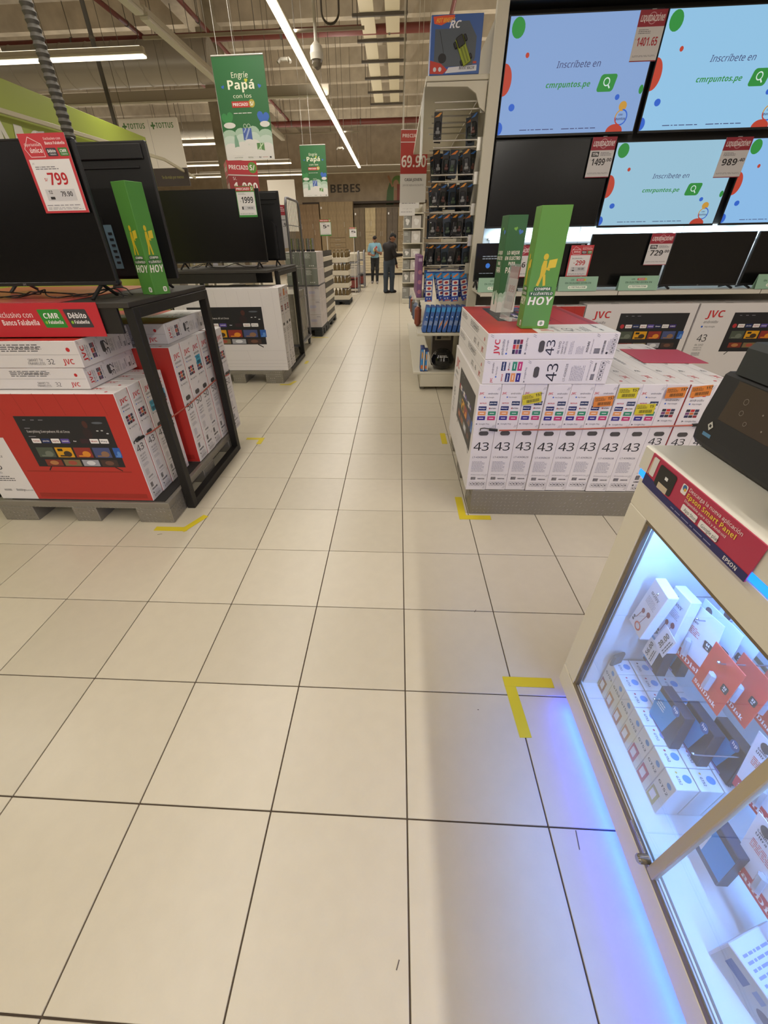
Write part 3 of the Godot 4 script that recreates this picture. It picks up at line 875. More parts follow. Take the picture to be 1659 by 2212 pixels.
func banner(label: String, at: Vector3, w: float, h: float, up: float) -> void:
	var t := thing("hanging_banner", label, "banner", at, 0.0, "green hanging banners")
	part(t, "sheet", bxm(w, h, 0.004, 0.0006), mat("banner_back", "2f6b3d", 0.5), Vector3(0, h / 2, 0))
	part(t, "print", made(func(b: MB):
		b.xf = Transform3D(Basis(), Vector3(0, 0, 0.0026))
		art_banner(b, w, h)), inked())
	part(t, "top_rod", made(func(b: MB): b.tube([Vector3(-w / 2, h, 0), Vector3(w / 2, h, 0)], 0.007, 8)), mat("rod_white", "c6c4bc", 0.4))
	for s in [-1, 1]: part(t, "hook", made(func(b: MB): b.tube([Vector3(s * w * 0.16 - w * 0.2, h, 0), Vector3(s * w * 0.16 - w * 0.2, h + 0.03, 0), Vector3(s * w * 0.12 - w * 0.2, up - at.y, 0)], 0.003, 5)), mats["rod_white"])

func overhead() -> void:
	for s in LAMPS: luminaire(s[3], s[0], s[1] - 0.02, true, s[2], s[3].replace("strip", "strips"))
	for k in 3: luminaire("unlit white strip light parallel to the glowing line", Vector3(-3.36, 4.0, 2.7 - 7.6 * k), 7.5, false, false, "unlit strips between the green banners and the column")
	var galv := mat("galvanised", "a39c8e", 0.38, 0.35)
	var trunk := mat("trunking", "a09684", 0.5)
	var rails := [[Vector3(-3.9, 4.12, -9.8), Vector3(-0.6, 4.12, -9.8), "thin pale cross rail holding the nearer green banner"], [Vector3(-9.0, 4.16, -12.9), Vector3(-1.55, 4.16, -12.9), "grey cable trunking with pale underside across the aisle"], [Vector3(-3.7, 4.12, -16.3), Vector3(-1.2, 4.12, -16.3), "thin pale cross rail above the farther green banner"], [Vector3(-9.0, 4.16, -24.1), Vector3(4.5, 4.16, -24.1), "grey cable trunking in front of the rear wall lettering"]]
	for i in 4:
		var r: Array = rails[i]
		var t := thing("cross_rail", r[2], "rail", r[0])
		var len_: float = r[1].x - r[0].x
		part(t, "channel", bxm(len_, 0.16 if i % 2 else 0.035, 0.12 if i % 2 else 0.035, 0.003), trunk, Vector3(len_ / 2, 0.04 if i % 2 else 0.0, 0))
		if i % 2: part(t, "lip", bxm(len_, 0.03, 0.05, 0.003), mat("pale_lip", "d8d4c4", 0.35), Vector3(len_ / 2, -0.06, 0.05))
		for k in int((len_ - 0.3) / 1.5) + 1: part(t, "hanger", made(func(b: MB): b.tube([Vector3(0.2 + 1.5 * k, 0.02, 0), Vector3(0.2 + 1.5 * k, 6.71 - r[0].y, 0)], 0.006, 5)), mat("hanger_wire", "5f564a", 0.6))
	var red := mat("red_pipe", "6e3328", 0.5)
	pipe("sprinkler_pipe", "thick red pipe crossing the ceiling above the round duct", "pipe", Vector3(-14, 5.55, -14.75), Vector3(0.9, 5.55, -14.75), 0.085, red)
	pipe("sprinkler_pipe", "thick red pipe crossing in front of the rear wall top", "pipe", Vector3(-14, 5.5, -22.8), Vector3(2.5, 5.5, -22.8), 0.09, red)
	pipe("sprinkler_pipe", "slim red pipe running along the ceiling over the lime-green department", "pipe", Vector3(-6.1, 5.62, 2), Vector3(-6.1, 5.62, -22.8), 0.045, red)
	pipe("sprinkler_pipe", "slim red pipe running along the ceiling beside the unlit strips", "pipe", Vector3(-4.5, 5.62, 2), Vector3(-4.5, 5.62, -22.8), 0.045, red)
	pipe("sprinkler_pipe", "slim red pipe running along the ceiling above the toy car box", "pipe", Vector3(1.0, 5.6, 2), Vector3(1.0, 5.6, -14.7), 0.045, red)
	for d in [[Vector3(-14, 5.0, -14.1), Vector3(-4.3, 5.0, -14.1), 0.36, "large spiral metal duct below the thick red pipe"], [Vector3(-14, 4.95, -20.6), Vector3(-5.4, 4.95, -20.6), 0.3, "spiral metal duct farther back, beside the concrete column"]]:
		var t := thing("spiral_duct", d[3], "duct", d[0])
		part(t, "run", made(func(b: MB): b.tube([Vector3.ZERO, d[1] - d[0]], d[2], 24)), galv)
		var n := int((d[1].x - d[0].x) / 0.6)
		for k in n: part(t, "seam", made(func(b: MB):
			var p := []
			for i in 24: p.append(Vector3(0.3 + 0.6 * k + 0.14 * i / 24.0, cos(TAU * i / 24) * d[2], sin(TAU * i / 24) * d[2]))
			b.tube(p, 0.012, 5, true)), galv)
		for k in 4: part(t, "hanger", made(func(b: MB): b.tube([Vector3(1.5 + 2.2 * k, d[2], 0), Vector3(1.5 + 2.2 * k, 1.5, 0)], 0.01, 5)), mat("hanger_wire", "5f564a", 0.6))
	# twin pale trays along the ceiling
	var tr := thing("ceiling_tray", "pair of pale flat trays carried on dark cross bars under the ceiling", "cable tray", Vector3(-0.52, 5.5, -14.2))
	for x in [-0.27, 0.26]: part(tr, "tray", bxm(0.3, 0.05, 12.4, 0.004), mat("pale_tray", "c2b697", 0.6), Vector3(x, 0, 0))
	for k in 10:
		part(tr, "cross_bar", bxm(1.15, 0.05, 0.06, 0.004), mat("dark_bracket", "4d453a", 0.6), Vector3(0, -0.055, -6.0 + 1.3 * k))
		for s in [-1, 1]: part(tr, "hanger", made(func(b: MB): b.tube([Vector3(s * 0.56, -0.06, -6.0 + 1.3 * k), Vector3(s * 0.56, 1.0, -6.0 + 1.3 * k)], 0.008, 5)), mats["dark_bracket"])
	# camera dome on a drop pole
	var cd := thing("security_camera", "white dome security camera on a drop pole beside the glowing strip", "camera", Vector3(-1.2, 3.62, -9.0))
	part(cd, "pole", made(func(b: MB): b.tube([Vector3(0, 0.12, 0), Vector3(0, 2.8, 0)], 0.022, 10)), mat("camera_white", "c8c2b4", 0.45))
	part(cd, "housing", made(func(b: MB): b.lathe([Vector2(0.03, 0.16), Vector2(0.075, 0.12), Vector2(0.09, 0.05), Vector2(0.085, -0.01), Vector2(0.0, -0.01)], 20)), mats["camera_white"])
	part(cd, "dome", made(func(b: MB): b.lathe([Vector2(0.07, -0.01), Vector2(0.066, -0.04), Vector2(0.045, -0.08), Vector2(0.018, -0.1), Vector2(0, -0.102)], 20)), mat("dome_smoke", "6d6457", 0.1))
	var cl := thing("cable_loop", "dark cable loop hanging from the ceiling by the dome camera", "cable", Vector3(-1.05, 4.08, -9.5))
	part(cl, "cable", made(func(b: MB):
		var p := [Vector3(-0.13, 2.4, 0)]
		for i in 13: p.append(Vector3(-cos(PI * i / 12) * 0.12, 0.12 - sin(PI * i / 12) * 0.12, 0))
		p.append(Vector3(0.14, 2.4, 0))
		b.tube(p, 0.014, 6)), mat("cable_dark", "4a4238", 0.6))
	for s in [[Vector3(-1.86, 3.82, -10.05), "twin-spot emergency lamp above the nearer green banner"], [Vector3(-1.84, 3.8, -17.0), "twin-spot emergency lamp under the far end of the glowing line"]]:
		var t := thing("emergency_lamp", s[1], "lamp", s[0])
		var y := 0.0
		part(t, "case", bxm(0.11, 0.04, 0.05, 0.006), mats["camera_white"], Vector3(0, 0.09, 0))
		for sx in [-1, 1]: part(t, "spot_head", made(func(b: MB): b.tube([Vector3(sx * 0.06, 0.1, 0), Vector3(sx * 0.1, 0.05, 0.03)], 0.022, 10)), mat("spot_grey", "9a9284", 0.5))
		part(t, "hanger", made(func(b: MB): b.tube([Vector3(0, 0.1, 0), Vector3(0, 2.9, 0)], 0.006, 5)), mat("hanger_wire"))
	banner("nearer green hanging banner with clouds, gifts and hearts", Vector3(-1.728, 2.345, -7.0), 0.54, 0.805, 6.1)
	banner("farther green hanging banner before the rear wall lettering", Vector3(-1.845, 2.385, -12.0), 0.53, 0.83, 6.1)
	# four-sided hanging price sign
	var pb := thing("hanging_price_box", "red four-sided hanging price sign reading 1,990 above the second televisions", "sign", Vector3(-2.85, 2.1, -10.2), 0.42)
	part(pb, "box", bxm(0.5, 0.64, 0.5, 0.003), mat("sign_maroon", "8e2a2c", 0.5), Vector3(0, 0.32, 0))
	part(pb, "print", made(func(b: MB):
		for s in ["F", "L", "R"]:
			b.xf = face(0.5, 0.64, 0.5, s)
			b.z = 0.0
			b.hue("b22c32").rect(0, 0.545, 0.5, 0.18).hue("5d8a34").ell(0.17, 0.55, 0.075).hue("cfc8c0").rect(0, 0.445, 0.5, 0.014)
			b.z = 0.0006
			b.hue("ece2dc").txt("PRECIAZO", -0.06, 0.52, 0.055, 0.5, true, 0.32).txt("S/", 0.17, 0.515, 0.07, 0.5, true).txt("S/.", -0.15, 0.38, 0.04, 0.5).txt("1,990", 0.02, 0.2, 0.15, 0.5, true, 0.4)), inked())
	for s in [-1, 1]: part(pb, "hanger", made(func(b: MB): b.tube([Vector3(s * 0.2, 0.64, 0), Vector3(s * 0.2, 4.3, 0)], 0.004, 5)), mats["rod_white"])
	# white department panel
	var tp := thing("department_panel", "white hanging panel with green TOTTUS lettering over a brown strip", "sign", Vector3(-5.39, 2.67, -12.5))
	part(tp, "white_board", bxm(1.28, 0.81, 0.05, 0.004), mat("board_cream", "ebe4d6", 0.5), Vector3(0, 0.715, 0))
	part(tp, "brown_board", bxm(1.28, 0.31, 0.05, 0.004), mat("board_brown", "3b2f24", 0.5), Vector3(0, 0.155, 0))
	part(tp, "print", made(func(b: MB):
		b.xf = Transform3D(Basis(), Vector3(0, 0, 0.026))
		for x in [-0.3, 0.32]:
			b.hue("4f7a36").txt("TOTTUS", x + 0.03, 0.96, 0.085, 0.5, true, 0.38).rect(x - 0.22, 1.0, 0.03, 0.11).rect(x - 0.22, 1.0, 0.1, 0.03)
		b.hue("a8a09a").rect(0.01, 0.7, 0.006, 0.8)
		b.hue("9a9440").txt("Te da más por menos", 0.28, 0.13, 0.05, 0.5, false, 0.5)), inked())
	for s in [-1, 1]: part(tp, "hanger", made(func(b: MB): b.tube([Vector3(s * 0.5, 1.1, 0), Vector3(s * 0.5, 3.7, 0)], 0.006, 5)), mat("hanger_wire"))
	var wp := thing("department_panel", "plain white hanging panel behind the wire roll container", "sign", Vector3(-3.97, 1.9, -18.0))
	part(wp, "white_board", bxm(0.9, 1.4, 0.05, 0.004), mats["board_cream"], Vector3(0, 0.7, 0))
	for s in [-1, 1]: part(wp, "hanger", made(func(b: MB): b.tube([Vector3(s * 0.35, 1.38, 0), Vector3(s * 0.35, 4.4, 0)], 0.006, 5)), mat("hanger_wire"))
	# lime-green department wall
	var gw := thing("department_wall", "lime-green department partition with large white letters", "partition", Vector3(-5.06, 0, -6.7))
	for k in 4: part(gw, "panel", bxm(0.12, 3.31, 2.345, 0.004), mat("lime_panel", "9aa83c", 0.55), Vector3(0, 1.655, -3.53 + 2.35 * k))
	part(gw, "letters", made(func(b: MB):
		b.xf = Transform3D(Basis(Vector3(0, 0, -1), Vector3.UP, Vector3.RIGHT), Vector3(0.065, 2.42, -0.85))
		b.hue("d9d6c8").txt("MOC", -0.0, 0, 0.46, 0.0, true, 1.35)), inked())
	part(gw, "rail", made(func(b: MB): b.bar(Vector3(0.2, 2.86, 3.0), Vector3(0.2, 3.02, -5.0), 0.035, 0.05).bar(Vector3(0.2, 3.02, -5.0), Vector3(0.25, 2.86, -6.3), 0.035, 0.05).bar(Vector3(0.0, 2.95, 0), Vector3(0.2, 2.92, 0), 0.03)), mat("rail_beige", "b8b094", 0.5))
	# power drop hose and conduit
	var hs := thing("corrugated_hose", "grey corrugated power hose dropping behind the first television", "hose", Vector3(-2.075, 1.316, -4.33))
	part(hs, "hose", made(func(b: MB):
		var p := []
		for i in 330: p.append(Vector2(0.028 if i % 2 else 0.034, 0.0155 * i))
		b.lathe(p, 12)), mat("hose_grey", "4f4b43", 0.6))
	pipe("conduit", "thin grey conduit dropping from the ceiling behind the lime-green partition", "conduit", Vector3(-5.85, 0.0, -12.0), Vector3(-5.84, 6.4, -12.0), 0.04, mats["hose_grey"])

# ---- televisions ----
func television(label: String, at: Vector3, w: float, h: float, turn := 0.0, legs := true, group := "", badge := "JVC", up := 0.065) -> Node3D:
	var t := thing("television", label, "television", at, turn, group)
	if not legs: up = 0.0
	var black := mat("tv_plastic", "1b1a1b", 0.42)
	part(t, "housing", made(func(b: MB):
		b.box(Vector3(0, up + h / 2, -0.012), Vector3(w, h, 0.024), 0.004)), black)
	part(t, "bezel", made(func(b: MB):
		b.box(Vector3(0, up + 0.009, 0.002), Vector3(w, 0.018, 0.006), 0.0015)
		b.box(Vector3(0, up + h - 0.004, 0.002), Vector3(w, 0.008, 0.006), 0.0015)
		for s in [-1, 1]: b.box(Vector3(s * (w / 2 - 0.004), up + h / 2, 0.002), Vector3(0.008, h - 0.02, 0.006), 0.0015)), black)
	part(t, "screen", bxm(w - 0.016, h - 0.026, 0.002, 0.0004), mat("dark_screen", "0d0c0d", 0.22), Vector3(0, up + h / 2 + 0.005, 0.001))
	var back := part(t, "rear_cover", made(func(b: MB):
		var p := PackedVector2Array([Vector2(-w * 0.44, 0.02), Vector2(w * 0.44, 0.02), Vector2(w * 0.44, h * 0.52), Vector2(w * 0.40, h * 0.58), Vector2(-w * 0.40, h * 0.58), Vector2(-w * 0.44, h * 0.52)])
		b.xf = Transform3D(Basis(), Vector3(0, up, 0))
		b.slab(p, -0.065, -0.023)
		b.box(Vector3(0, h * 0.93, -0.03), Vector3(w * 0.96, h * 0.1, 0.014), 0.004)
		b.box(Vector3(0, h * 0.83, -0.027), Vector3(w * 0.9, 0.012, 0.008), 0.002)), black)
	part(back, "vent", made(func(b: MB):
		for i in 18: b.box(Vector3(-w * 0.2 + w * 0.024 * i, up + h * 0.46, -0.0655), Vector3(w * 0.01, h * 0.08, 0.003), 0)), mat("tv_vent", "0c0c0d", 0.7))
	part(back, "port_panel", made(func(b: MB):
		b.hue("6d8796").box(Vector3(-w * 0.22, up + h * 0.26, -0.066), Vector3(0.05, h * 0.34, 0.003), 0.0005)
		b.hue("26242a")
		for i in 6: b.box(Vector3(-w * 0.22 - 0.004, up + h * (0.14 + 0.045 * i), -0.068), Vector3(0.024, 0.012, 0.004), 0.0005)), inked())
	if legs:
		for s in [-1, 1]:
			part(t, "leg", made(func(b: MB):
				b.bar(Vector3(s * w * 0.40, up + 0.004, -0.02), Vector3(s * w * 0.405, 0.005, 0.11 if up > 0.05 else 0.06), 0.018, 0.012)
				b.bar(Vector3(s * w * 0.40, up + 0.004, -0.02), Vector3(s * w * 0.405, 0.005, -0.12), 0.018, 0.012)), black)
	if badge:
		part(t, "badge", made(func(b: MB):
			b.xf = Transform3D(Basis(), Vector3(0, up + 0.004, 0.0056))
			b.hue("8a888a").txt(badge, 0, 0, 0.009, 0.5, true)), inked())
	return t

# ---- the welded black display frame with its table top ----
func display_frame(label: String, at: Vector3, w: float, d: float, h: float) -> Node3D:
	# base: middle of the floor outline; legs at the corners
	var t := thing("display_stand", label, "display stand", at)
	var steel := mat("black_steel", "211f1d", 0.5, 0.3)
	var k := 0.055
	for sx in [-1, 1]:
		for sz in [-1, 1]:
			part(t, "leg", bxm(k, h, k, 0.003), steel, Vector3(sx * (w / 2 - k / 2), h / 2, sz * (d / 2 - k / 2)))
		part(t, "floor_bar", bxm(k, k, d - 2 * k, 0.003), steel, Vector3(sx * (w / 2 - k / 2), k / 2, 0))
		part(t, "top_bar", bxm(k, k, d - 2 * k, 0.003), steel, Vector3(sx * (w / 2 - k / 2), h - k / 2, 0))
	part(t, "cross_bar", bxm(w - 2 * k, k, k, 0.003), steel, Vector3(0, h - k / 2, -d / 2 + k / 2))
	part(t, "table_top", bxm(w - 0.01, 0.028, d + 0.03, 0.003), mat("black_board", "332f2a", 0.55), Vector3(-0.005, h + 0.014, 0))
	part(t, "apron", bxm(w - 2 * k - 0.02, 0.15, 0.02, 0.002), mat("black_board_edge", "1e1b19", 0.4), Vector3(-0.02, h - 0.052, d / 2 + 0.0))
	return t

# ---- diamond-plate pallet on three runners of feet ----
func metal_pallet(label: String, at: Vector3, w: float, d: float, h: float) -> Node3D:
	var t := thing("metal_pallet", label, "pallet", at)
	var plate := mat("tread_plate", "8f8a80", 0.48, 0.55)
	part(t, "deck", bxm(w, 0.045, d, 0.003), plate, Vector3(0, h - 0.0225, 0))
	for i in 3:
		for j in 3:
			var fw := 0.24 if i != 1 else 0.17
			var x := (i - 1) * (w / 2 - 0.12)
			part(t, "foot", bxm(fw, h - 0.045, 0.2, 0.004), plate, Vector3(x, (h - 0.045) / 2, (j - 1) * (d / 2 - 0.1)))
	# raised lozenges on the faces towards the aisle, as real studs
	var lug := MB.new()
	var r := RandomNumberGenerator.new(); r.seed = 7
	for side in 4:
		var span := w if side % 2 == 0 else d
		var xf := face(w, h, d, ["F", "R", "B", "L"][side])
		lug.xf = xf
		var nx := int(span / 0.026)
		for i in nx:
			for j in int(h / 0.026):
				var x := -span / 2 + 0.013 + 0.026 * i; var y := 0.013 + 0.026 * j
				if y < h - 0.05:
					var ok := false
					for q in 3:
						var c := (q - 1) * (span / 2 - (0.12 if side % 2 == 0 else 0.1)); var hw := (0.12 if q != 1 else 0.085) if side % 2 == 0 else 0.1
						if absf(x - c) < hw - 0.012: ok = true
					if not ok: continue
				var a := PI / 4 if (int(i / 3) + int(j / 3)) % 2 == 0 else -PI / 4
				var keep := lug.xf
				lug.xf = keep * Transform3D(Basis(Vector3(0, 0, 1), a), Vector3(x, y, 0.0))
				lug.quad(Vector3(-0.009, 0, 0), Vector3(0, -0.003, 0.0016), Vector3(0.009, 0, 0), Vector3(0, 0.003, 0.0016), Vector3(0, 0, 1))
				lug.xf = keep
	var st := part(t, "tread_pattern", lug.mesh(), mat("tread_plate_worn", "a39d92", 0.4, 0.6))
	st.set_meta("kind", "stuff")
	return t

func tape_mark(label: String, pts: Array, w: float, group := "") -> void:
	var t := thing("floor_tape", label, "floor tape", Vector3(pts[0].x, 0, pts[0].y), 0.0, group)
	var yel := mat("yellow_tape", "c9b524", 0.4)
	for i in pts.size() - 1:
		var a: Vector2 = pts[i] - pts[0]; var b: Vector2 = pts[i + 1] - pts[0]
		var o := part(t, "strip", bxm(w, 0.0008, a.distance_to(b) + w, 0.0002), yel, Vector3((a.x + b.x) / 2, 0.0006 + 0.0008 * i, (a.y + b.y) / 2), Vector3(0, atan2(b.x - a.x, b.y - a.y), 0))
		o.name = "strip"

# four-sided card totem; art decides what its faces show
func totem(label: String, at: Vector3, w: float, d: float, h: float, hex: String, art: Callable, turn := 0.0) -> Node3D:
	var t := thing("card_totem", label, "sign", at, turn)
	part(t, "tube", bxm(w, h, d, 0.0015), mat("totem_" + hex, hex, 0.45), Vector3(0, h / 2, 0))
	part(t, "print", made(func(b: MB):
		for s in ["F", "R", "L"]:
			b.xf = face(w, h, d, s)
			art.call(b, w if s == "F" else d, h)), inked())
	return t

func art_hoy(b: MB, w: float, h: float) -> void:
	b.z = 0.0
	# man carrying a parcel
	b.hue("cfb428").ell(-w * 0.06, h * 0.615, w * 0.085, h * 0.026)
	b.poly([Vector2(-w * 0.12, h * 0.585), Vector2(w * 0.0, h * 0.585), Vector2(w * 0.02, h * 0.52), Vector2(w * 0.0, h * 0.46), Vector2(-w * 0.16, h * 0.46), Vector2(-w * 0.16, h * 0.54)])
	b.line(-w * 0.1, h * 0.47, -w * 0.2, h * 0.38, w * 0.09).line(-w * 0.02, h * 0.47, w * 0.04, h * 0.38, w * 0.09).line(-w * 0.1, h * 0.53, w * 0.14, h * 0.51, w * 0.06)
	b.z = 0.0003
	b.hue("d6bc34").poly([Vector2(w * 0.04, h * 0.52), Vector2(w * 0.32, h * 0.53), Vector2(w * 0.34, h * 0.6), Vector2(w * 0.07, h * 0.588)])
	b.hue("2c5a30").rect(w * 0.02, h * 0.352, w * 0.62, h * 0.036).rect(0, h * 0.312, w * 0.84, h * 0.036)
	b.z = 0.0006
	b.hue("ece8dc").txt("COMPRA", w * 0.02, h * 0.342, h * 0.022, 0.5, true, w * 0.54, 0.15).txt("Y LLÉVATELO", 0, h * 0.302, h * 0.022, 0.5, true, w * 0.78, 0.15)
	b.z = 0.0003
	b.txt("HOY", 0, h * 0.215, h * 0.07, 0.5, true, w * 0.84, 0.12)
	b.rr(w * 0.2, h * 0.05, w * 0.24, h * 0.05, 0.008)
	b.z = 0.0006
	b.hue("3c7a34").rect(w * 0.2, h * 0.05, w * 0.13, h * 0.006).rect(w * 0.2, h * 0.06, w * 0.1, h * 0.005).rect(w * 0.2, h * 0.04, w * 0.1, h * 0.005).rect(w * 0.2, h * 0.05, w * 0.02, h * 0.034)

func left_display() -> void:
	metal_pallet("tread-plate metal pallet under the red-fronted television cartons", Vector3(-2.14, 0, -3.91), 1.2, 1.3, 0.155)
	part(self, "rubber_mat", bxm(1.06, 0.005, 1.24, 0.001), mat("black_rubber", "242220", 0.8), Vector3(-2.1, 0.1575, -3.9))
	tag(get_node("rubber_mat"), "thin black rubber mat under the red-fronted cartons on the pallet", "mat")
	# four 43 cartons, red fronts
	var first := carton("43-inch television carton with red front, foremost of its row, facing the open floor", Vector3(-2.17, 0.1605, -3.345), 1.05, 0.713, 0.127, "red", "b", "43", "43-inch red-front cartons on the framed pallet", 0.0, "")
	for i in range(1, 4):
		dup(first, Vector3(-2.17 + 0.004 * i, 0.1605, -3.345 - 0.129 * i), 0.0, ["", "43-inch carton right behind the foremost red-front carton", "43-inch carton with blue sticker between two red-front cartons, behind the frame leg", "rearmost 43-inch carton with blue sticker, next to the taller 50-inch ones"][i])
	# five 50 cartons
	var big := carton("50-inch television carton with red front, nearest the 43-inch ones", Vector3(-2.185, 0.16, -3.925), 1.24, 0.84, 0.148, "red", "b", "50", "50-inch cartons on the framed pallet")
	for i in range(1, 5):
		dup(big, Vector3(-2.185 + 0.004 * (i % 2) if i < 4 else -2.125, 0.16, -3.925 - 0.15 * i - (0.027 if i == 4 else 0.0)), 0.0, ["", "plain 50-inch carton second in the row of five", "50-inch carton with blue sticker below a grey tag, middle of the row of five", "50-inch carton with crumpled blue sticker, fourth in the row of five", "last 50-inch carton of the row, outside the black frame"][i])
	# stickers
	for n in 4:
		var s: Array = [[-3.604, 0.70, 0.0, "43"], [-3.733, 0.73, 0.0, "43"], [-4.225, 0.84, 0.0, "50"], [-4.375, 0.9, 0.0, "50"]][n]
		var st := thing("stock_sticker", ["square blue stock sticker on the third 43-inch carton", "blue stock sticker under the red lettering of the rearmost 43-inch carton", "blue stock sticker on the middle 50-inch carton", "crumpled blue stock sticker high on the fourth 50-inch carton"][n], "sticker", Vector3(-1.6335 if s[3] == "43" else -1.5635, s[1], s[0]), 0.0, "blue stock stickers")
		part(st, "label_sheet", bxm(0.0012, 0.065, 0.075, 0.0002), mat("blue_sticker", "4aa3bd", 0.5))
		part(st, "print", made(func(b: MB):
			b.xf = Transform3D(Basis(Vector3(0, 0, -1), Vector3.UP, Vector3.RIGHT), Vector3(0.001, 0, 0))
			b.hue("22303a").bars(-0.03, -0.015, 0.058, 0.022, 4).fine(-0.03, 0.028, 0.05, 0.02, 3, 4)), inked())
	# lying cartons
	flat_carton("32-inch carton lying flat on top of another 32-inch one", Vector3(-2.20, 0.997, -3.60), 0.79, 0.5, 0.142, "red", "b", "32", "32-inch cartons lying under the red sign")
	flat_carton("32-inch carton lying flat directly on the red-front cartons", Vector3(-2.215, 0.877, -3.60), 0.79, 0.5, 0.118, "red", "b", "32", "32-inch cartons lying under the red sign")
	flat_carton("43-inch carton lying flat on the row of 50-inch cartons", Vector3(-2.12, 1.001, -4.28), 1.02, 0.66, 0.127, "red", "b", "43")
	display_frame("black steel display frame standing over the red-front carton pallet", Vector3(-2.24, 0, -3.94), 1.53, 1.0, 1.285)
	# red strip sign on the apron and red sheet on the table
	var sg := thing("strip_sign", "red strip sign with white lettering on the table apron", "sign", Vector3(-2.3, 1.148, -3.418))
	part(sg, "board", bxm(1.29, 0.168, 0.006, 0.0008), mat("sign_red", "bf2a34", 0.45), Vector3(0, 0.084, 0))
	part(sg, "print", made(func(b: MB):
		b.xf = Transform3D(Basis(), Vector3(0, 0, 0.0036))
		b.hue("f0e6e4").txt("Exclusivo con", 0.165, 0.098, 0.026, 0.5).txt("Banco Falabella", 0.185, 0.06, 0.027, 0.5, true, 0.21)
		b.hue("2f8a33").rr(0.375, 0.092, 0.125, 0.09, 0.006, -0.2).hue("3c383c").rr(0.522, 0.092, 0.125, 0.09, 0.006, -0.2)
		b.z = 0.0003
		b.hue("f2eeee").txt("CMR", 0.373, 0.093, 0.026, 0.5, true, 0.085).txt("Falabella", 0.387, 0.066, 0.017, 0.5, true, 0.082).txt("Débito", 0.52, 0.093, 0.026, 0.5, true, 0.1).txt("Falabella", 0.534, 0.066, 0.017, 0.5, true, 0.082)
		b.hue("8ac03c").ell(0.334, 0.073, 0.007, 0.008).ell(0.481, 0.073, 0.007, 0.008)
		b.hue("f0e6e4").txt("Oportunidad única", -0.2, 0.07, 0.035, 0.5, true)), inked())
	var rs := thing("red_sheet", "glossy red card sheet lying on the display table under the cables", "sheet", Vector3(-2.42, 1.3135, -3.94))
	part(rs, "card", bxm(1.1, 0.003, 0.98, 0.0005), mat("red_gloss_card", "b04a48", 0.3), Vector3(0, 0.0015, 0))
	# TVs
	television("black television on the red-sheeted table, screen towards the aisle mouth", Vector3(-2.15, 1.3165, -3.6), 1.08, 0.61)
	television("black television showing its back, behind the green totem", Vector3(-2.08, 1.317, -4.07), 1.2, 0.665, PI)
	price_tag("red tag reading 799 on the corner of the black television", Vector3(-1.745, 1.705, -3.585), 0.23, 0.3, func(b): p_oport(b, 0.23, 0.3, "799", "79.90"))
	totem("green card totem with two yellow porters on the corner of the black table", Vector3(-1.54, 1.3135, -3.85), 0.11, 0.11, 0.535, "4f8a3a", art_hoy, -0.4)
	# cables on the table
	var cab := thing("power_cable", "tangled black power cables lying on the red sheet", "cable", Vector3(-2.1, 1.318, -3.72))
	for k in 3:
		var r := RandomNumberGenerator.new(); r.seed = 11 + k
		var c := Curve3D.new()
		for i in 9: c.add_point(Vector3(-0.55 + 0.13 * i, 0.006 + (0.03 if i % 3 == 1 else 0.0), r.randf_range(-0.12, 0.14)), Vector3(-0.05, r.randf_range(-0.0, 0.01), r.randf_range(-0.08, 0.08)), Vector3(0.05, 0, r.randf_range(-0.08, 0.08)))
		part(cab, "cord", made(func(b: MB): b.tube(Array(c.tessellate(3, 6)), 0.0035, 6)), mat("cable_black", "1a1918", 0.5))
	# rope through the grips
	bungee("red rope with black hooks tying the red-front cartons", [Vector3(-1.637, 0.572, -3.345), Vector3(-1.632, 0.57, -3.42), Vector3(-1.628, 0.565, -3.47), Vector3(-1.556, 0.6, -3.9), Vector3(-1.55, 0.62, -4.2), Vector3(-1.545, 0.635, -4.4), Vector3(-1.47, 0.65, -4.5), Vector3(-1.49, 0.655, -4.57)])
	tape_mark("yellow corner tape before the red-front carton pallet, worn at its bend", [Vector2(-1.62, -3.19), Vector2(-1.44, -3.19), Vector2(-1.37, -3.33)], 0.045)

func bungee(label: String, pts: Array) -> void:
	var t := thing("elastic_rope", label, "rope", pts[0])
	var p := []
	for q in pts: p.append(q - pts[0])
	part(t, "cord", made(func(b: MB): b.tube(p.slice(1), 0.0045, 6)), mat("rope_red", "a8584a", 0.7))
	for e in [0, p.size() - 1]:
		var a: Vector3 = p[e]; var o: Vector3 = p[1] if e == 0 else p[e - 1]
		var d := (o - a).normalized()
		part(t, "hook", made(func(b: MB):
			b.bar(a + d * 0.0, a + d * 0.05, 0.014, 0.014)
			b.tube([a + Vector3(0, 0.004, 0), a - d * 0.03 + Vector3(0, 0.006, 0), a - d * 0.05, a - d * 0.05 - Vector3(0, 0.012, 0)], 0.003, 5)), mat("hook_black", "1c1b1b", 0.5))

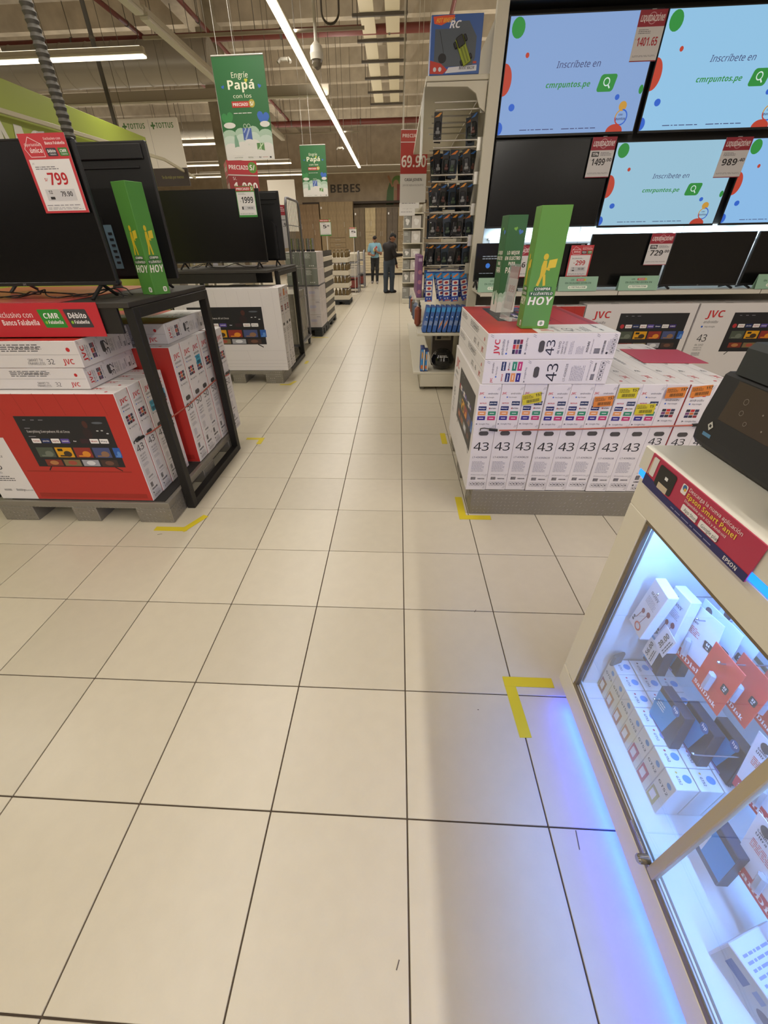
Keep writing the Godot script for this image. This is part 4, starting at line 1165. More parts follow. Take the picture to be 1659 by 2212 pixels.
func middle_display() -> void:
	metal_pallet("tread-plate metal pallet under the white-fronted television cartons", Vector3(-2.16, 0, -6.73), 1.2, 0.48, 0.165)
	var g := "large white-front cartons on the second pallet"
	var c := carton("large television carton with white front, foremost on the second pallet", Vector3(-2.145, 0.168, -6.57), 1.33, 0.955, 0.15, "white", "b", "55", g)
	dup(c, Vector3(-2.14, 0.168, -6.724), 0.0, "large white carton with an orange sticker, middle one on the second pallet", g)
	dup(c, Vector3(-2.145, 0.168, -6.878), 0.0, "rearmost large white carton on the second pallet, against the frame leg", g)
	var st := thing("stock_sticker", "orange stock sticker on the middle white-front carton", "sticker", Vector3(-1.4735, 1.06, -6.724))
	part(st, "label_sheet", bxm(0.0012, 0.07, 0.06, 0.0002), mat("orange_sticker", "cf7b30", 0.5))
	display_frame("black steel display frame behind the white-fronted cartons", Vector3(-2.33, 0, -7.52), 1.51, 1.08, 1.27)
	var ex := thing("table_extension", "black board ledge with deep front apron, carrying the second pair of televisions", "ledge", Vector3(-2.345, 1.2, -6.782))
	part(ex, "board", bxm(1.48, 0.028, 0.34, 0.003), mats["black_board"], Vector3(0, 0.084, 0))
	part(ex, "apron", bxm(1.3, 0.1, 0.02, 0.002), mats["black_board_edge"], Vector3(-0.07, 0.018, 0.15))
	television("large black television on the second table, facing the aisle mouth", Vector3(-2.33, 1.299, -7.08), 1.225, 0.74)
	television("large black television turned away on the second table", Vector3(-2.235, 1.299, -7.66), 1.23, 0.76, PI)
	price_tag("green-edged tag reading 1999 on the large black television", Vector3(-1.875, 1.83, -7.065), 0.225, 0.295, func(b): p_prec(b, 0.225, 0.295, "1999", "", "199.90"))
	var cab := thing("power_cable", "black cables lying between the legs of the second televisions", "cable", Vector3(-2.3, 1.302, -7.3))
	for k in 2:
		var r := RandomNumberGenerator.new(); r.seed = 31 + k
		var cv := Curve3D.new()
		for i in 8: cv.add_point(Vector3(-0.5 + 0.14 * i, 0.005 + (0.04 if i % 3 == 1 else 0.0), r.randf_range(-0.1, 0.1)), Vector3(-0.05, 0, r.randf_range(-0.06, 0.06)), Vector3(0.05, 0, r.randf_range(-0.06, 0.06)))
		part(cab, "cord", made(func(b: MB): b.tube(Array(cv.tessellate(3, 6)), 0.004, 6)), mats["cable_black"])
	tape_mark("yellow corner tape before the white-fronted carton pallet", [Vector2(-1.58, -6.43), Vector2(-1.47, -6.43), Vector2(-1.43, -6.56)], 0.045)
	tape_mark("torn yellow tape at the rear corner of the red-front pallet", [Vector2(-1.47, -4.66), Vector2(-1.34, -4.66), Vector2(-1.34, -4.56)], 0.045)
	tape_mark("short yellow tape beside the second black frame", [Vector2(-1.47, -7.55), Vector2(-1.47, -7.68)], 0.05)
	tape_mark("yellow tape before the black plastic pallet of grey boxes", [Vector2(-1.72, -9.6), Vector2(-1.44, -9.6)], 0.05)

# a household-goods carton: coloured front (+z), coloured side (+x), simple picture
func goods_box(called: String, label: String, at: Vector3, s: Vector3, front: String, side: String, art: int, group: String, turn := 0.0) -> Node3D:
	var t := thing(called, label, "box", at, turn, group)
	part(t, "body", bxm(s.x, s.y, s.z, 0.003), mat("goods_" + side, side, 0.6), Vector3(0, s.y / 2, 0))
	var k := "goods%s%s%s%d" % [s, front, side, art]
	if not store.has(k):
		store[k] = made(func(b: MB):
			b.xf = face(s.x, s.y, s.z, "F")
			b.hue(front).rect(0, s.y / 2, s.x * 0.97, s.y * 0.97)
			b.z = 0.0005
			if art == 0:
				b.hue("d8d8d4").fine(-s.x * 0.4, s.y * 0.9, s.x * 0.5, s.y * 0.3, 6, 3)
				for i in 3: b.ell(s.x * (0.0 + 0.12 * i), s.y * 0.16, s.x * 0.035)
			elif art == 1:
				b.hue("b8b4c8").rr(0, s.y * 0.55, s.x * 0.42, s.y * 0.2, 0.02).hue("c9bcc0").rr(0, s.y * 0.32, s.x * 0.4, s.y * 0.14, 0.02)
				b.hue("6c6a72").fine(s.x * 0.2, s.y * 0.92, s.x * 0.26, s.y * 0.12, 2, 4)
			else:
				b.hue("d9d6d2")
				for i in 3: b.ell(s.x * [-0.1, 0.12, 0.0][i], s.y * [0.62, 0.56, 0.38][i], s.x * 0.17, s.y * 0.15)
				b.hue("e8e4e0").fine(-s.x * 0.42, s.y * 0.94, s.x * 0.4, s.y * 0.1, 2, 4)
			b.z = 0.0
			b.xf = face(s.x, s.y, s.z, "R")
			b.hue("8e8688").fine(-s.z * 0.3, s.y * 0.86, s.z * 0.1, s.y * 0.7, 9, 5).fine(s.z * 0.0, s.y * 0.9, s.z * 0.12, s.y * 0.76, 8, 6).fine(s.z * 0.26, s.y * 0.86, s.z * 0.1, s.y * 0.66, 8, 7)
			b.hue("6c686a").rect(0, s.y / 2, 0.004, s.y * 0.96))
	part(t, "print", store[k], inked())
	return t

func black_pallet(label: String, at: Vector3, w: float, d: float, h: float) -> void:
	var t := thing("plastic_pallet", label, "pallet", at)
	var m := mat("black_plastic", "25282b", 0.6)
	part(t, "deck", bxm(w, 0.05, d, 0.004), m, Vector3(0, h - 0.025, 0))
	for i in 3:
		for j in 3:
			part(t, "foot", bxm(0.16, h - 0.05, 0.2, 0.01), m, Vector3((i - 1) * (w / 2 - 0.08), (h - 0.05) / 2, (j - 1) * (d / 2 - 0.1)))

func left_stock() -> void:
	# roll container with a wrapped bundle
	var t := thing("roll_container", "tall grey wire roll container on castors beside the wrapped bundle", "roll container", Vector3(-1.66, 0, -8.62))
	var steel := mat("zinc_tube", "77767a", 0.4, 0.7)
	part(t, "side_frame", made(func(b: MB):
		b.tube([Vector3(0, 0.14, 0.47), Vector3(0, 2.0, 0.47), Vector3(0, 2.09, 0.41), Vector3(0, 2.1, 0.3), Vector3(0, 2.1, -0.3), Vector3(0, 2.09, -0.41), Vector3(0, 2.0, -0.47), Vector3(0, 0.14, -0.47)], 0.016, 8)), steel)
	for i in 8: part(t, "wire", made(func(b: MB): b.tube([Vector3(0, 0.2, -0.36 + 0.103 * i), Vector3(0, 2.09, -0.36 + 0.103 * i)], 0.004, 5)), steel)
	for y in [0.3, 0.8, 1.25, 1.78]: part(t, "cross_wire", made(func(b: MB): b.tube([Vector3(0, y, -0.47), Vector3(0, y, 0.47)], 0.005, 5)), steel)
	part(t, "platform", bxm(0.7, 0.03, 0.96, 0.003), steel, Vector3(-0.33, 0.14, 0))
	for z in [-0.4, 0.4]:
		part(t, "castor", made(func(b: MB):
			b.xf = Transform3D(Basis(Vector3(0, 0, 1), PI / 2), Vector3(-0.02, 0.055, z))
			b.lathe([Vector2(0, -0.015), Vector2(0.05, -0.015), Vector2(0.055, -0.01), Vector2(0.055, 0.01), Vector2(0.05, 0.015), Vector2(0, 0.015)], 14)
			b.xf = Transform3D()
			b.box(Vector3(-0.02, 0.1, z), Vector3(0.05, 0.05, 0.07), 0.004)), mat("castor_rubber", "3a3a3c", 0.6))
	var wr := thing("wrapped_bundle", "bundle of cartons wrapped in crinkled stretch film on the roll container", "bundle", Vector3(-1.99, 0.156, -8.6))
	part(wr, "load", made(func(b: MB):
		var nz := FastNoiseLite.new(); nz.frequency = 7.0; nz.seed = 5
		for side in ["R", "F"]:
			b.xf = face(0.6, 0.74, 0.86, side)
			var span := 0.86 if side == "R" else 0.6
			for i in 24:
				for j in 24:
					var q := []
					for o in [[0, 0], [1, 0], [1, 1], [0, 1]]:
						var x: float = span * ((i + o[0]) / 24.0 - 0.5); var y: float = 0.74 * (j + o[1]) / 24.0
						var edge: float = minf(minf(i + o[0], 24 - i - o[0]), 3.0) / 3.0
						q.append(Vector3(x, y, 0.012 * edge * (nz.get_noise_2d(x * 0.6, y * 2.6) + 0.5 * nz.get_noise_2d(x * 2 + 9, y * 4)) - 0.003))
					b.quad(q[0], q[1], q[2], q[3], Vector3(0, 0, 1))
		b.xf = Transform3D()
		b.box(Vector3(0, 0.37, 0), Vector3(0.585, 0.73, 0.845), 0.004)), mat("stretch_film", "aba494", 0.25, 0.0, {"clearcoat_enabled": true, "clearcoat": 0.6}))
	price_tag("red-headed tag reading 9.90 tied inside the wire roll container", Vector3(-1.78, 1.5, -8.3), 0.2, 0.52, func(b: MB):
		b.hue("d2cecc").rect(0, 0.26, 0.2, 0.52)
		b.z = 0.0003
		b.hue("b03840").rect(0, 0.46, 0.2, 0.12)
		b.hue("2c2a2e").txt("9", -0.02, 0.25, 0.06, 0.5, true).txt(".90", 0.06, 0.265, 0.045, 0.5, true)
		b.hue("77747a").fine(-0.07, 0.36, 0.15, 0.03, 1, 3)
		b.z = 0.0006
		b.hue("e8dede").fine(-0.09, 0.5, 0.17, 0.06, 3, 4), 0.25)
	# grey and white boxes on a black pallet
	black_pallet("black plastic pallet under the stacked grey and white boxes", Vector3(-2.04, 0, -10.1), 1.0, 0.82, 0.165)
	var rows := [[0.167, 0.226, 1], [0.395, 0.254, 1], [0.651, 0.23, 1], [0.9, 0.268, 0], [1.17, 0.258, 0]]
	var n := 0
	for r in rows:
		for c in 2:
			for k in 2:
				n += 1
				var tier: String = ["lowest", "second", "third", "fourth", "topmost"][(n - 1) / 4]
				var lab := ("white box with pictured dishes in the %s tier of the black pallet stack" if r[2] == 1 else "grey-fronted box in the %s tier of the black pallet stack") % tier
				goods_box("dish_box", lab, Vector3(-1.685 - 0.3 * c, r[0], -9.885 - 0.375 * k), Vector3(0.29, r[1], 0.365), "c9c2c4" if r[2] == 1 else "7c8078", "cfc6c6", r[2], "dish boxes on the black pallet")
	part(self, "tier_sheet", bxm(0.62, 0.016, 0.76, 0.002), mat("dark_board", "55565a", 0.6), Vector3(-1.84, 0.8895, -10.07))
	tag(get_node("tier_sheet"), "dark board between the white and the grey dish boxes", "board")
	for i in 5:
		var jar := thing("steel_canister", "polished steel canister standing on the grey dish boxes", "canister", Vector3(-1.62 - 0.09 * i, 1.4285, -9.8 - 0.05 * (i % 2)), 0.0, "steel canisters on the dish boxes")
		part(jar, "cylinder", made(func(b: MB): b.lathe([Vector2(0, 0), Vector2(0.035, 0), Vector2(0.035, 0.2), Vector2(0, 0.2)], 14)), mat("polished_steel", "c4c4c6", 0.18, 1.0))
		part(jar, "foot_ring", made(func(b: MB): b.lathe([Vector2(0.036, 0), Vector2(0.038, 0.004), Vector2(0.038, 0.03), Vector2(0.036, 0.034)], 14)), mat("tv_vent"))
	# trays of glasses
	black_pallet("black plastic pallet under the striped stack of tumbler trays", Vector3(-1.95, 0, -11.2), 0.82, 1.3, 0.13)
	var tray := thing("tumbler_tray", "white card tray of upright tumblers in the striped stack", "tray", Vector3(-1.95, 0.132, -11.2), 0.0, "tumbler trays")
	part(tray, "tray", made(func(b: MB):
		b.box(Vector3(0, 0.04, 0), Vector3(0.8, 0.08, 1.28), 0.004)), mat("tray_card", "cfc6b4", 0.6))
	for i in 14:
		part(tray, "tumbler", made(func(b: MB):
			b.xf = Transform3D(Basis(), Vector3(0.36, 0.081, -0.585 + 0.09 * i))
			b.lathe([Vector2(0.03, 0), Vector2(0.036, 0.1), Vector2(0.033, 0.1), Vector2(0.027, 0.006)], 10)), mat("smoke_glass", "55524e", 0.15))
	for i in 8:
		part(tray, "tumbler", made(func(b: MB):
			b.xf = Transform3D(Basis(), Vector3(-0.3 + 0.09 * i, 0.081, 0.585))
			b.lathe([Vector2(0.03, 0), Vector2(0.036, 0.1), Vector2(0.033, 0.1), Vector2(0.027, 0.006)], 10)), mats["smoke_glass"])
	tray.set_meta("label", "lowest white card tray of tumblers, on the pallet of the striped stack")
	for k in range(1, 7): dup(tray, Vector3(-1.95 + 0.005 * (k % 2), 0.132 + 0.185 * k, -11.2), 0.0, "white card tray of tumblers, %s from the bottom of the striped stack" % ["second", "third", "fourth", "fifth", "sixth", "topmost, seventh"][k - 1])
	# bottle trays
	black_pallet("black plastic pallet under the trays of brown bottles", Vector3(-1.88, 0, -15.0), 0.8, 0.85, 0.125)
	var bt := thing("bottle_tray", "white card tray of brown glass bottles in the four-tier stack", "tray", Vector3(-1.88, 0.126, -15.0), 0.0, "bottle trays")
	part(bt, "tray", made(func(b: MB): b.box(Vector3(0, 0.06, 0), Vector3(0.78, 0.12, 0.82), 0.005)), mats["tray_card"])
	var bm := made(func(b: MB): b.lathe([Vector2(0, 0), Vector2(0.045, 0), Vector2(0.045, 0.1), Vector2(0.04, 0.13), Vector2(0.016, 0.16), Vector2(0.016, 0.19), Vector2(0, 0.19)], 10))
	for i in 7:
		for j in 8:
			if j == 7 or i == 6: part(bt, "bottle", bm, mat("brown_glass", "6b5a3c", 0.2), Vector3(-0.33 + 0.11 * i, 0.121, -0.36 + 0.1 * j))
	bt.set_meta("label", "lowest white card tray of brown bottles, on its black pallet")
	for k in range(1, 4): dup(bt, Vector3(-1.88, 0.126 + 0.318 * k, -15.0), 0.0, "%s white card tray of brown bottles in the four-tier stack" % ["second-lowest", "third-lowest", "topmost"][k - 1])
	# price posts
	for s in [[Vector3(-1.98, 1.71, -14.0), 0.3, 0.36, "5", ".90", "white post sign reading 5.90 rising behind the tumbler trays"], [Vector3(-1.58, 1.685, -17.45), 0.245, 0.29, "5", "", "smaller white post sign rising above the laundry trolleys"]]:
		var ps := thing("price_post", s[5], "sign post", Vector3(s[0].x + 0.02, 0, s[0].z))
		part(ps, "pole", made(func(b: MB): b.tube([Vector3(0, 0, 0), Vector3(0, s[0].y + 0.02, 0)], 0.012, 8)), mat("post_white", "cfc8bc", 0.5))
		part(ps, "foot", made(func(b: MB): b.lathe([Vector2(0, 0), Vector2(0.14, 0), Vector2(0.14, 0.012), Vector2(0, 0.02)], 16)), mats["post_white"])
		part(ps, "board", bxm(s[1], s[2], 0.012, 0.002), mats["card_white"], Vector3(-0.02, s[0].y + s[2] / 2, 0.014))
		part(ps, "print", made(func(b: MB):
			b.xf = Transform3D(Basis(), Vector3(-0.02, s[0].y, 0.021))
			p_prec(b, s[1], s[2], s[3], s[4], "")), inked())
	# laundry trolleys and baskets further down
	var tr := thing("laundry_trolley", "grey tube trolley hung with baskets beyond the bottle trays", "trolley", Vector3(-1.8, 0, -18.4), 0.0, "grey trolleys beyond the bottle trays")
	part(tr, "frame", made(func(b: MB):
		for x in [-0.3, 0.3]: b.tube([Vector3(x, 0.0, 0.35), Vector3(x, 1.15, 0.35), Vector3(x, 1.28, 0.2), Vector3(x, 1.28, -0.2), Vector3(x, 1.15, -0.35), Vector3(x, 0.0, -0.35)], 0.022, 8)
		for y in [0.12, 0.5, 0.95]: b.box(Vector3(0, y, 0), Vector3(0.6, 0.02, 0.7), 0.003)), mat("grey_tube", "8b8b90", 0.45, 0.3))
	for i in 3: part(tr, "basket", bxm(0.5, 0.26, 0.6, 0.02), mat("basket_%d" % i, ["7c3a34", "b9b2a8", "c2b9a6"][i], 0.7), Vector3(0, [0.27, 0.64, 1.1][i], 0))
	dup(tr, Vector3(-1.72, 0, -20.2), 0.0, "grey tube trolley with baskets next to the shopper in the blue shirt", "grey trolleys beyond the bottle trays")
	for i in 12:
		var r := RandomNumberGenerator.new(); r.seed = i
		var bsk := thing("folded_textile", "soft folded textile heaped on the low table by the wardrobes", "textile", Vector3(-2.1 - 0.36 * (i % 4), 0.752 + 0.132 * (i / 8), -22.6 - 0.4 * ((i / 4) % 2)), 0.1 * r.randf(), "textiles on the low table")
		part(bsk, "fold", bxm(0.28, 0.13, 0.3, 0.045), mat("textile_%d" % (i % 4), ["a8a6a0", "6f8a96", "c4b8b0", "554c50"][i % 4], 0.9), Vector3(0, 0.065, 0))
	var lt := thing("low_table", "low white table carrying folded textiles before the wardrobes", "table", Vector3(-2.65, 0, -22.8))
	part(lt, "table_top", bxm(1.5, 0.04, 1.2, 0.004), mat("table_white", "bdb6aa", 0.5), Vector3(0, 0.73, 0))
	for sx in [-1, 1]:
		for sz in [-1, 1]: part(lt, "leg", bxm(0.05, 0.71, 0.05, 0.003), mats["table_white"], Vector3(sx * 0.7, 0.355, sz * 0.55))

func right_pallet() -> void:
	var p := metal_pallet("tread-plate metal pallet under the row of white 43-inch cartons", Vector3(1.14, 0, -4.03), 1.37, 1.18, 0.19)
	part(p, "skirt", bxm(1.37, 0.186, 0.008, 0.002), mats["tread_plate"], Vector3(0, 0.094, 0.595))
	part(p, "skirt_tread", made(func(b: MB):
		b.xf = Transform3D(Basis(), Vector3(0, 0, 0.5995))
		for i in 52:
			for j in 6:
				var keep := b.xf
				b.xf = keep * Transform3D(Basis(Vector3(0, 0, 1), PI / 4 if (int(i / 2) + int(j / 2)) % 2 == 0 else -PI / 4), Vector3(-0.663 + 0.026 * i, 0.018 + 0.027 * j, 0))
				b.quad(Vector3(-0.01, 0, 0), Vector3(0, -0.003, 0.0016), Vector3(0.01, 0, 0), Vector3(0, 0.003, 0.0016), Vector3(0, 0, 1))
				b.xf = keep), mats["tread_plate_worn"]).set_meta("kind", "stuff")
	var g := "43-inch cartons on the pallet by the glass cabinet"
	var names := ["43-inch carton at the aisle end of the row, its pictured side towards the aisle", "43-inch carton at which the red cord hooks in, second of the row", "43-inch carton with a yellow 157 sticker, third of the row", "plain 43-inch carton fourth of the row", "plain 43-inch carton fifth of the row", "43-inch carton with an orange 157 sticker among smaller white ones, sixth of the row", "43-inch carton with a yellow sticker at its very top edge", "43-inch carton with a yellow sticker low over the coloured squares", "43-inch frameless carton with an orange sticker, first after the red seam", "43-inch frameless carton with an orange sticker, between two red seams", "43-inch frameless carton half hidden by the printer"]
	var a: Node3D; var f: Node3D
	for k in 11:
		var at := Vector3(0.474 + 0.1285 * k, 0.1915, -3.955 - 0.004 * (k % 3))
		if k == 0: a = carton(names[k], at, 1.05, 0.69, 0.1265, "shop", "a", "43", g, -PI / 2)
		elif k < 8: dup(a, at, -PI / 2, names[k])
		elif k == 8: f = carton(names[k], at, 1.05, 0.69, 0.1265, "red", "b", "43", g, -PI / 2)
		else: dup(f, at, -PI / 2, names[k])
	flat_carton("43-inch carton lying flat directly on the upright row", Vector3(0.762, 0.883, -3.955), 1.05, 0.68, 0.132, "shop", "a", "43", "flat 43-inch cartons under the totems", -PI / 2)
	flat_carton("topmost flat 43-inch carton with red upper face, carrying the totems", Vector3(0.762, 1.0165, -3.955), 1.05, 0.68, 0.132, "red", "b", "43", "flat 43-inch cartons under the totems", -PI / 2)
	# 157 stickers
	var st := [[0.717, 0.802, 0], [1.238, 0.834, 0], [1.363, 0.742, 0], [1.119, 0.787, 1], [1.496, 0.837, 1], [1.628, 0.845, 1]]
	for i in 6:
		var s: Array = st[i]
		var hx: String = ["c8ba2c", "d07c34"][s[2]]
		var o := thing("stock_sticker", ["tilted yellow sticker reading 157 on the third carton of the row", "yellow sticker reading 157 at the top of a carton", "yellow sticker cut off after 15, low on a carton", "orange sticker reading 157 on the sixth carton", "orange sticker reading 157 left of the second red seam", "tilted orange sticker reading 157 on the carton by the printer"][i], "sticker", Vector3(s[0], s[1], -3.4275))
		o.rotation.z = [0.2, 0.03, 0.04, 0.08, 0.06, 0.12][i]
		part(o, "label_sheet", bxm(0.105, 0.06, 0.001, 0.0002), mat("sticker_" + hx, hx, 0.5))
		part(o, "print", made(func(b: MB):
			b.z = 0.0008
			b.hue("3a3420").txt("157" if i != 2 else "15", 0.02, 0.008, 0.016, 0, true).bars(-0.03, -0.013, 0.07, 0.018, 3).fine(-0.048, 0.024, 0.055, 0.022, 3, 4)), inked())
	bungee("red elastic cord with black hooks stretched across the row of white cartons", [Vector3(0.50, 0.618, -3.418), Vector3(0.56, 0.614, -3.413), Vector3(1.05, 0.628, -3.41), Vector3(1.64, 0.652, -3.413), Vector3(1.70, 0.656, -3.418)])
	var sh := thing("red_sheet", "loose red card sheet lying on the tops of the upright cartons", "sheet", Vector3(1.74, 0.8835, -4.08), -0.06)
	part(sh, "card", bxm(0.39, 0.003, 0.39, 0.0005), mat("red_card", "b53a48", 0.4), Vector3(0, 0.0015, 0))
	# totems and the acrylic holder on the flat cartons
	totem("tall light green card totem with yellow porter reading HOY, on the flat cartons", Vector3(0.692, 1.1505, -3.60), 0.145, 0.1, 0.54, "5a9038", art_hoy, 0.0)
	totem("dark green card totem with clouds and hearts behind the acrylic price holder", Vector3(0.655, 1.1505, -4.22), 0.12, 0.12, 0.53, "35663f", art_papa, 0.12)
	var ac := thing("acrylic_holder", "clear acrylic price holder with red-headed card before the dark green totem", "sign holder", Vector3(0.605, 1.1505, -3.85), -1.4)
	var glass := mat("acrylic", "dfe6e4", 0.05, 0.0, {"transparency": BaseMaterial3D.TRANSPARENCY_ALPHA, "albedo_color": Color(0.85, 0.9, 0.9, 0.22)})
	part(ac, "upright", bxm(0.14, 0.29, 0.003, 0.0005), glass, Vector3(0, 0.147, 0.004), Vector3(-0.06, 0, 0))
	part(ac, "base", bxm(0.14, 0.003, 0.09, 0.0005), glass, Vector3(0, 0.002, -0.03))
	part(ac, "card", made(func(b: MB):
		b.xf = Transform3D(Basis(Vector3.RIGHT, -0.06), Vector3(0, 0.06, 0.001))
		b.hue("d2c4c2").rect(0, 0.11, 0.13, 0.22)
		b.z = 0.0004
		b.hue("a8484c").rect(0, 0.19, 0.13, 0.06)
		b.hue("b03038").txt("899", 0, 0.09, 0.035, 0.5, true)
		b.hue("a9a6aa").rect(0, 0.055, 0.08, 0.03)), inked())
	tape_mark("yellow corner tape before the pallet of white cartons", [Vector2(0.408, -3.62), Vector2(0.408, -3.385), Vector2(0.57, -3.385)], 0.05)
	tape_mark("short yellow tape at the rear corner of the white carton pallet", [Vector2(0.4, -4.8), Vector2(0.4, -4.6)], 0.05)

func art_papa(b: MB, w: float, h: float) -> void:
	b.z = 0.0
	clouds(b, w, h * 0.24, 0.0)
	b.z = 0.0009
	b.hue("7ab04e").heart(-w * 0.05, h * 0.87, w * 0.1, 0.2).hue("4a7ac4").heart(w * 0.22, h * 0.84, w * 0.13, -0.3)
	b.hue("ece8dc").txt("LO MEJOR", 0.0, h * 0.62, h * 0.036, 0.5, true, w * 0.66).txt("EN ELECTRO", 0, h * 0.565, h * 0.036, 0.5, true, w * 0.8).txt("PARA", 0, h * 0.51, h * 0.036, 0.5, true, w * 0.36).txt("PAPÁ", 0, h * 0.43, h * 0.06, 0.5, true, w * 0.6)
	b.hue("2f7a56").poly([Vector2(-w * 0.1, h * 0.08), Vector2(w * 0.06, h * 0.08), Vector2(w * 0.06, h * 0.16), Vector2(0, h * 0.22), Vector2(-w * 0.04, h * 0.22), Vector2(-w * 0.1, h * 0.16)])

# paper clouds in three tones, filling the lowest part of a printed face
func clouds(b: MB, w: float, h: float, y0: float) -> void:
	var rows := [["a9c2ac", 1.0, 0], ["c2d2c4", 0.78, 1], ["dcd9d2", 0.5, 2]]
	for r in rows:
		b.z = 0.0002 + 0.0002 * r[2]
		b.hue(r[0]).rect(0, y0 + h * r[1] * 0.4, w, h * r[1] * 0.8)
		for i in 4:
			var x: float = w * (-0.375 + 0.25 * i)
			var q: float = h * (0.12 + 0.05 * ((i * 7 + r[2] * 3) % 3))
			b.ell(clampf(x, -w * 0.5 + w * 0.13, w * 0.5 - w * 0.13), y0 + h * r[1] * 0.8, w * 0.13, q, 12)

# the picture on a switched-on screen: one glowing mesh for each colour
func lit_screen(tv: Node3D, w: float, h: float, bg: String, k: float) -> void:
	var sc: Node3D = tv.get_node("screen")
	var jobs := {
		bg: func(b: MB): b.rect(0, 0, w, h),
		"2f8a3c": func(b: MB):
			b.z = 0.0006
			b.ell(-w * 0.44, h * 0.41, w * 0.045, h * 0.085, 18).ell(w * 0.485, -h * 0.13, w * 0.015, h * 0.04, 14)
			b.txt("cmrpuntos.pe", -w * 0.04, -h * 0.09, h * 0.05, 0.5, true, w * 0.31, 0.2)
			b.rr(w * 0.235, -h * 0.065, w * 0.115, h * 0.15, h * 0.03, 0.22),
		"b8402e": func(b: MB):
			b.z = 0.0006
			b.ell(-w * 0.355, h * 0.19, w * 0.013, h * 0.023, 14).ell(-w * 0.5, -h * 0.01, w * 0.055, h * 0.14, 16, -PI / 2, PI / 2).ell(w * 0.36, -h * 0.5, w * 0.06, h * 0.07, 16, 0, PI)
			b.ring(w * 0.39, -h * 0.37, h * 0.075, h * 0.013, PI, PI * 1.5, 8),
		"2f62c8": func(b: MB):
			b.z = 0.0006
			b.ell(-w * 0.42, -h * 0.25, w * 0.022, h * 0.034, 14).ell(-w * 0.5, -h * 0.44, w * 0.03, h * 0.06, 14, -PI / 2, PI / 2).ell(w * 0.33, -h * 0.19, w * 0.016, h * 0.026, 14)
			b.ring(w * 0.39, -h * 0.37, h * 0.075, h * 0.013, -PI / 2, PI / 2, 10),
		"c9963a": func(b: MB):
			b.z = 0.0006
			b.ell(w * 0.385, -h * 0.27, w * 0.028, h * 0.045, 14)
			b.ring(w * 0.39, -h * 0.37, h * 0.075, h * 0.013, PI / 2, PI, 8),
		"3c3f6c": func(b: MB):
			b.z = 0.0006
			b.txt("Inscríbete en", 0.01 * w, h * 0.075, h * 0.055, 0.5, false, w * 0.3, 0.2)
			b.fine(-w * 0.34, -h * 0.45, w * 0.3, h * 0.018, 1, 5).fine(-w * 0.03, -h * 0.45, w * 0.3, h * 0.018, 1, 6)
			b.txt("cmr", w * 0.385, -h * 0.355, h * 0.02, 0.5, true).txt("puntos", w * 0.39, -h * 0.395, h * 0.026, 0.5, true),
		"d4e6e0": func(b: MB):
			b.z = 0.001
			b.ring(w * 0.232, -h * 0.055, h * 0.038, h * 0.01).line(w * 0.232 + h * 0.025, -h * 0.085, w * 0.232 + h * 0.045, -h * 0.11, h * 0.014)}
	for c in jobs:
		part(sc, "screen_picture", made(jobs[c]), glow("screen_glow_%s_%.2f" % [c, k], c, k), Vector3(0, 0, 0.0014))

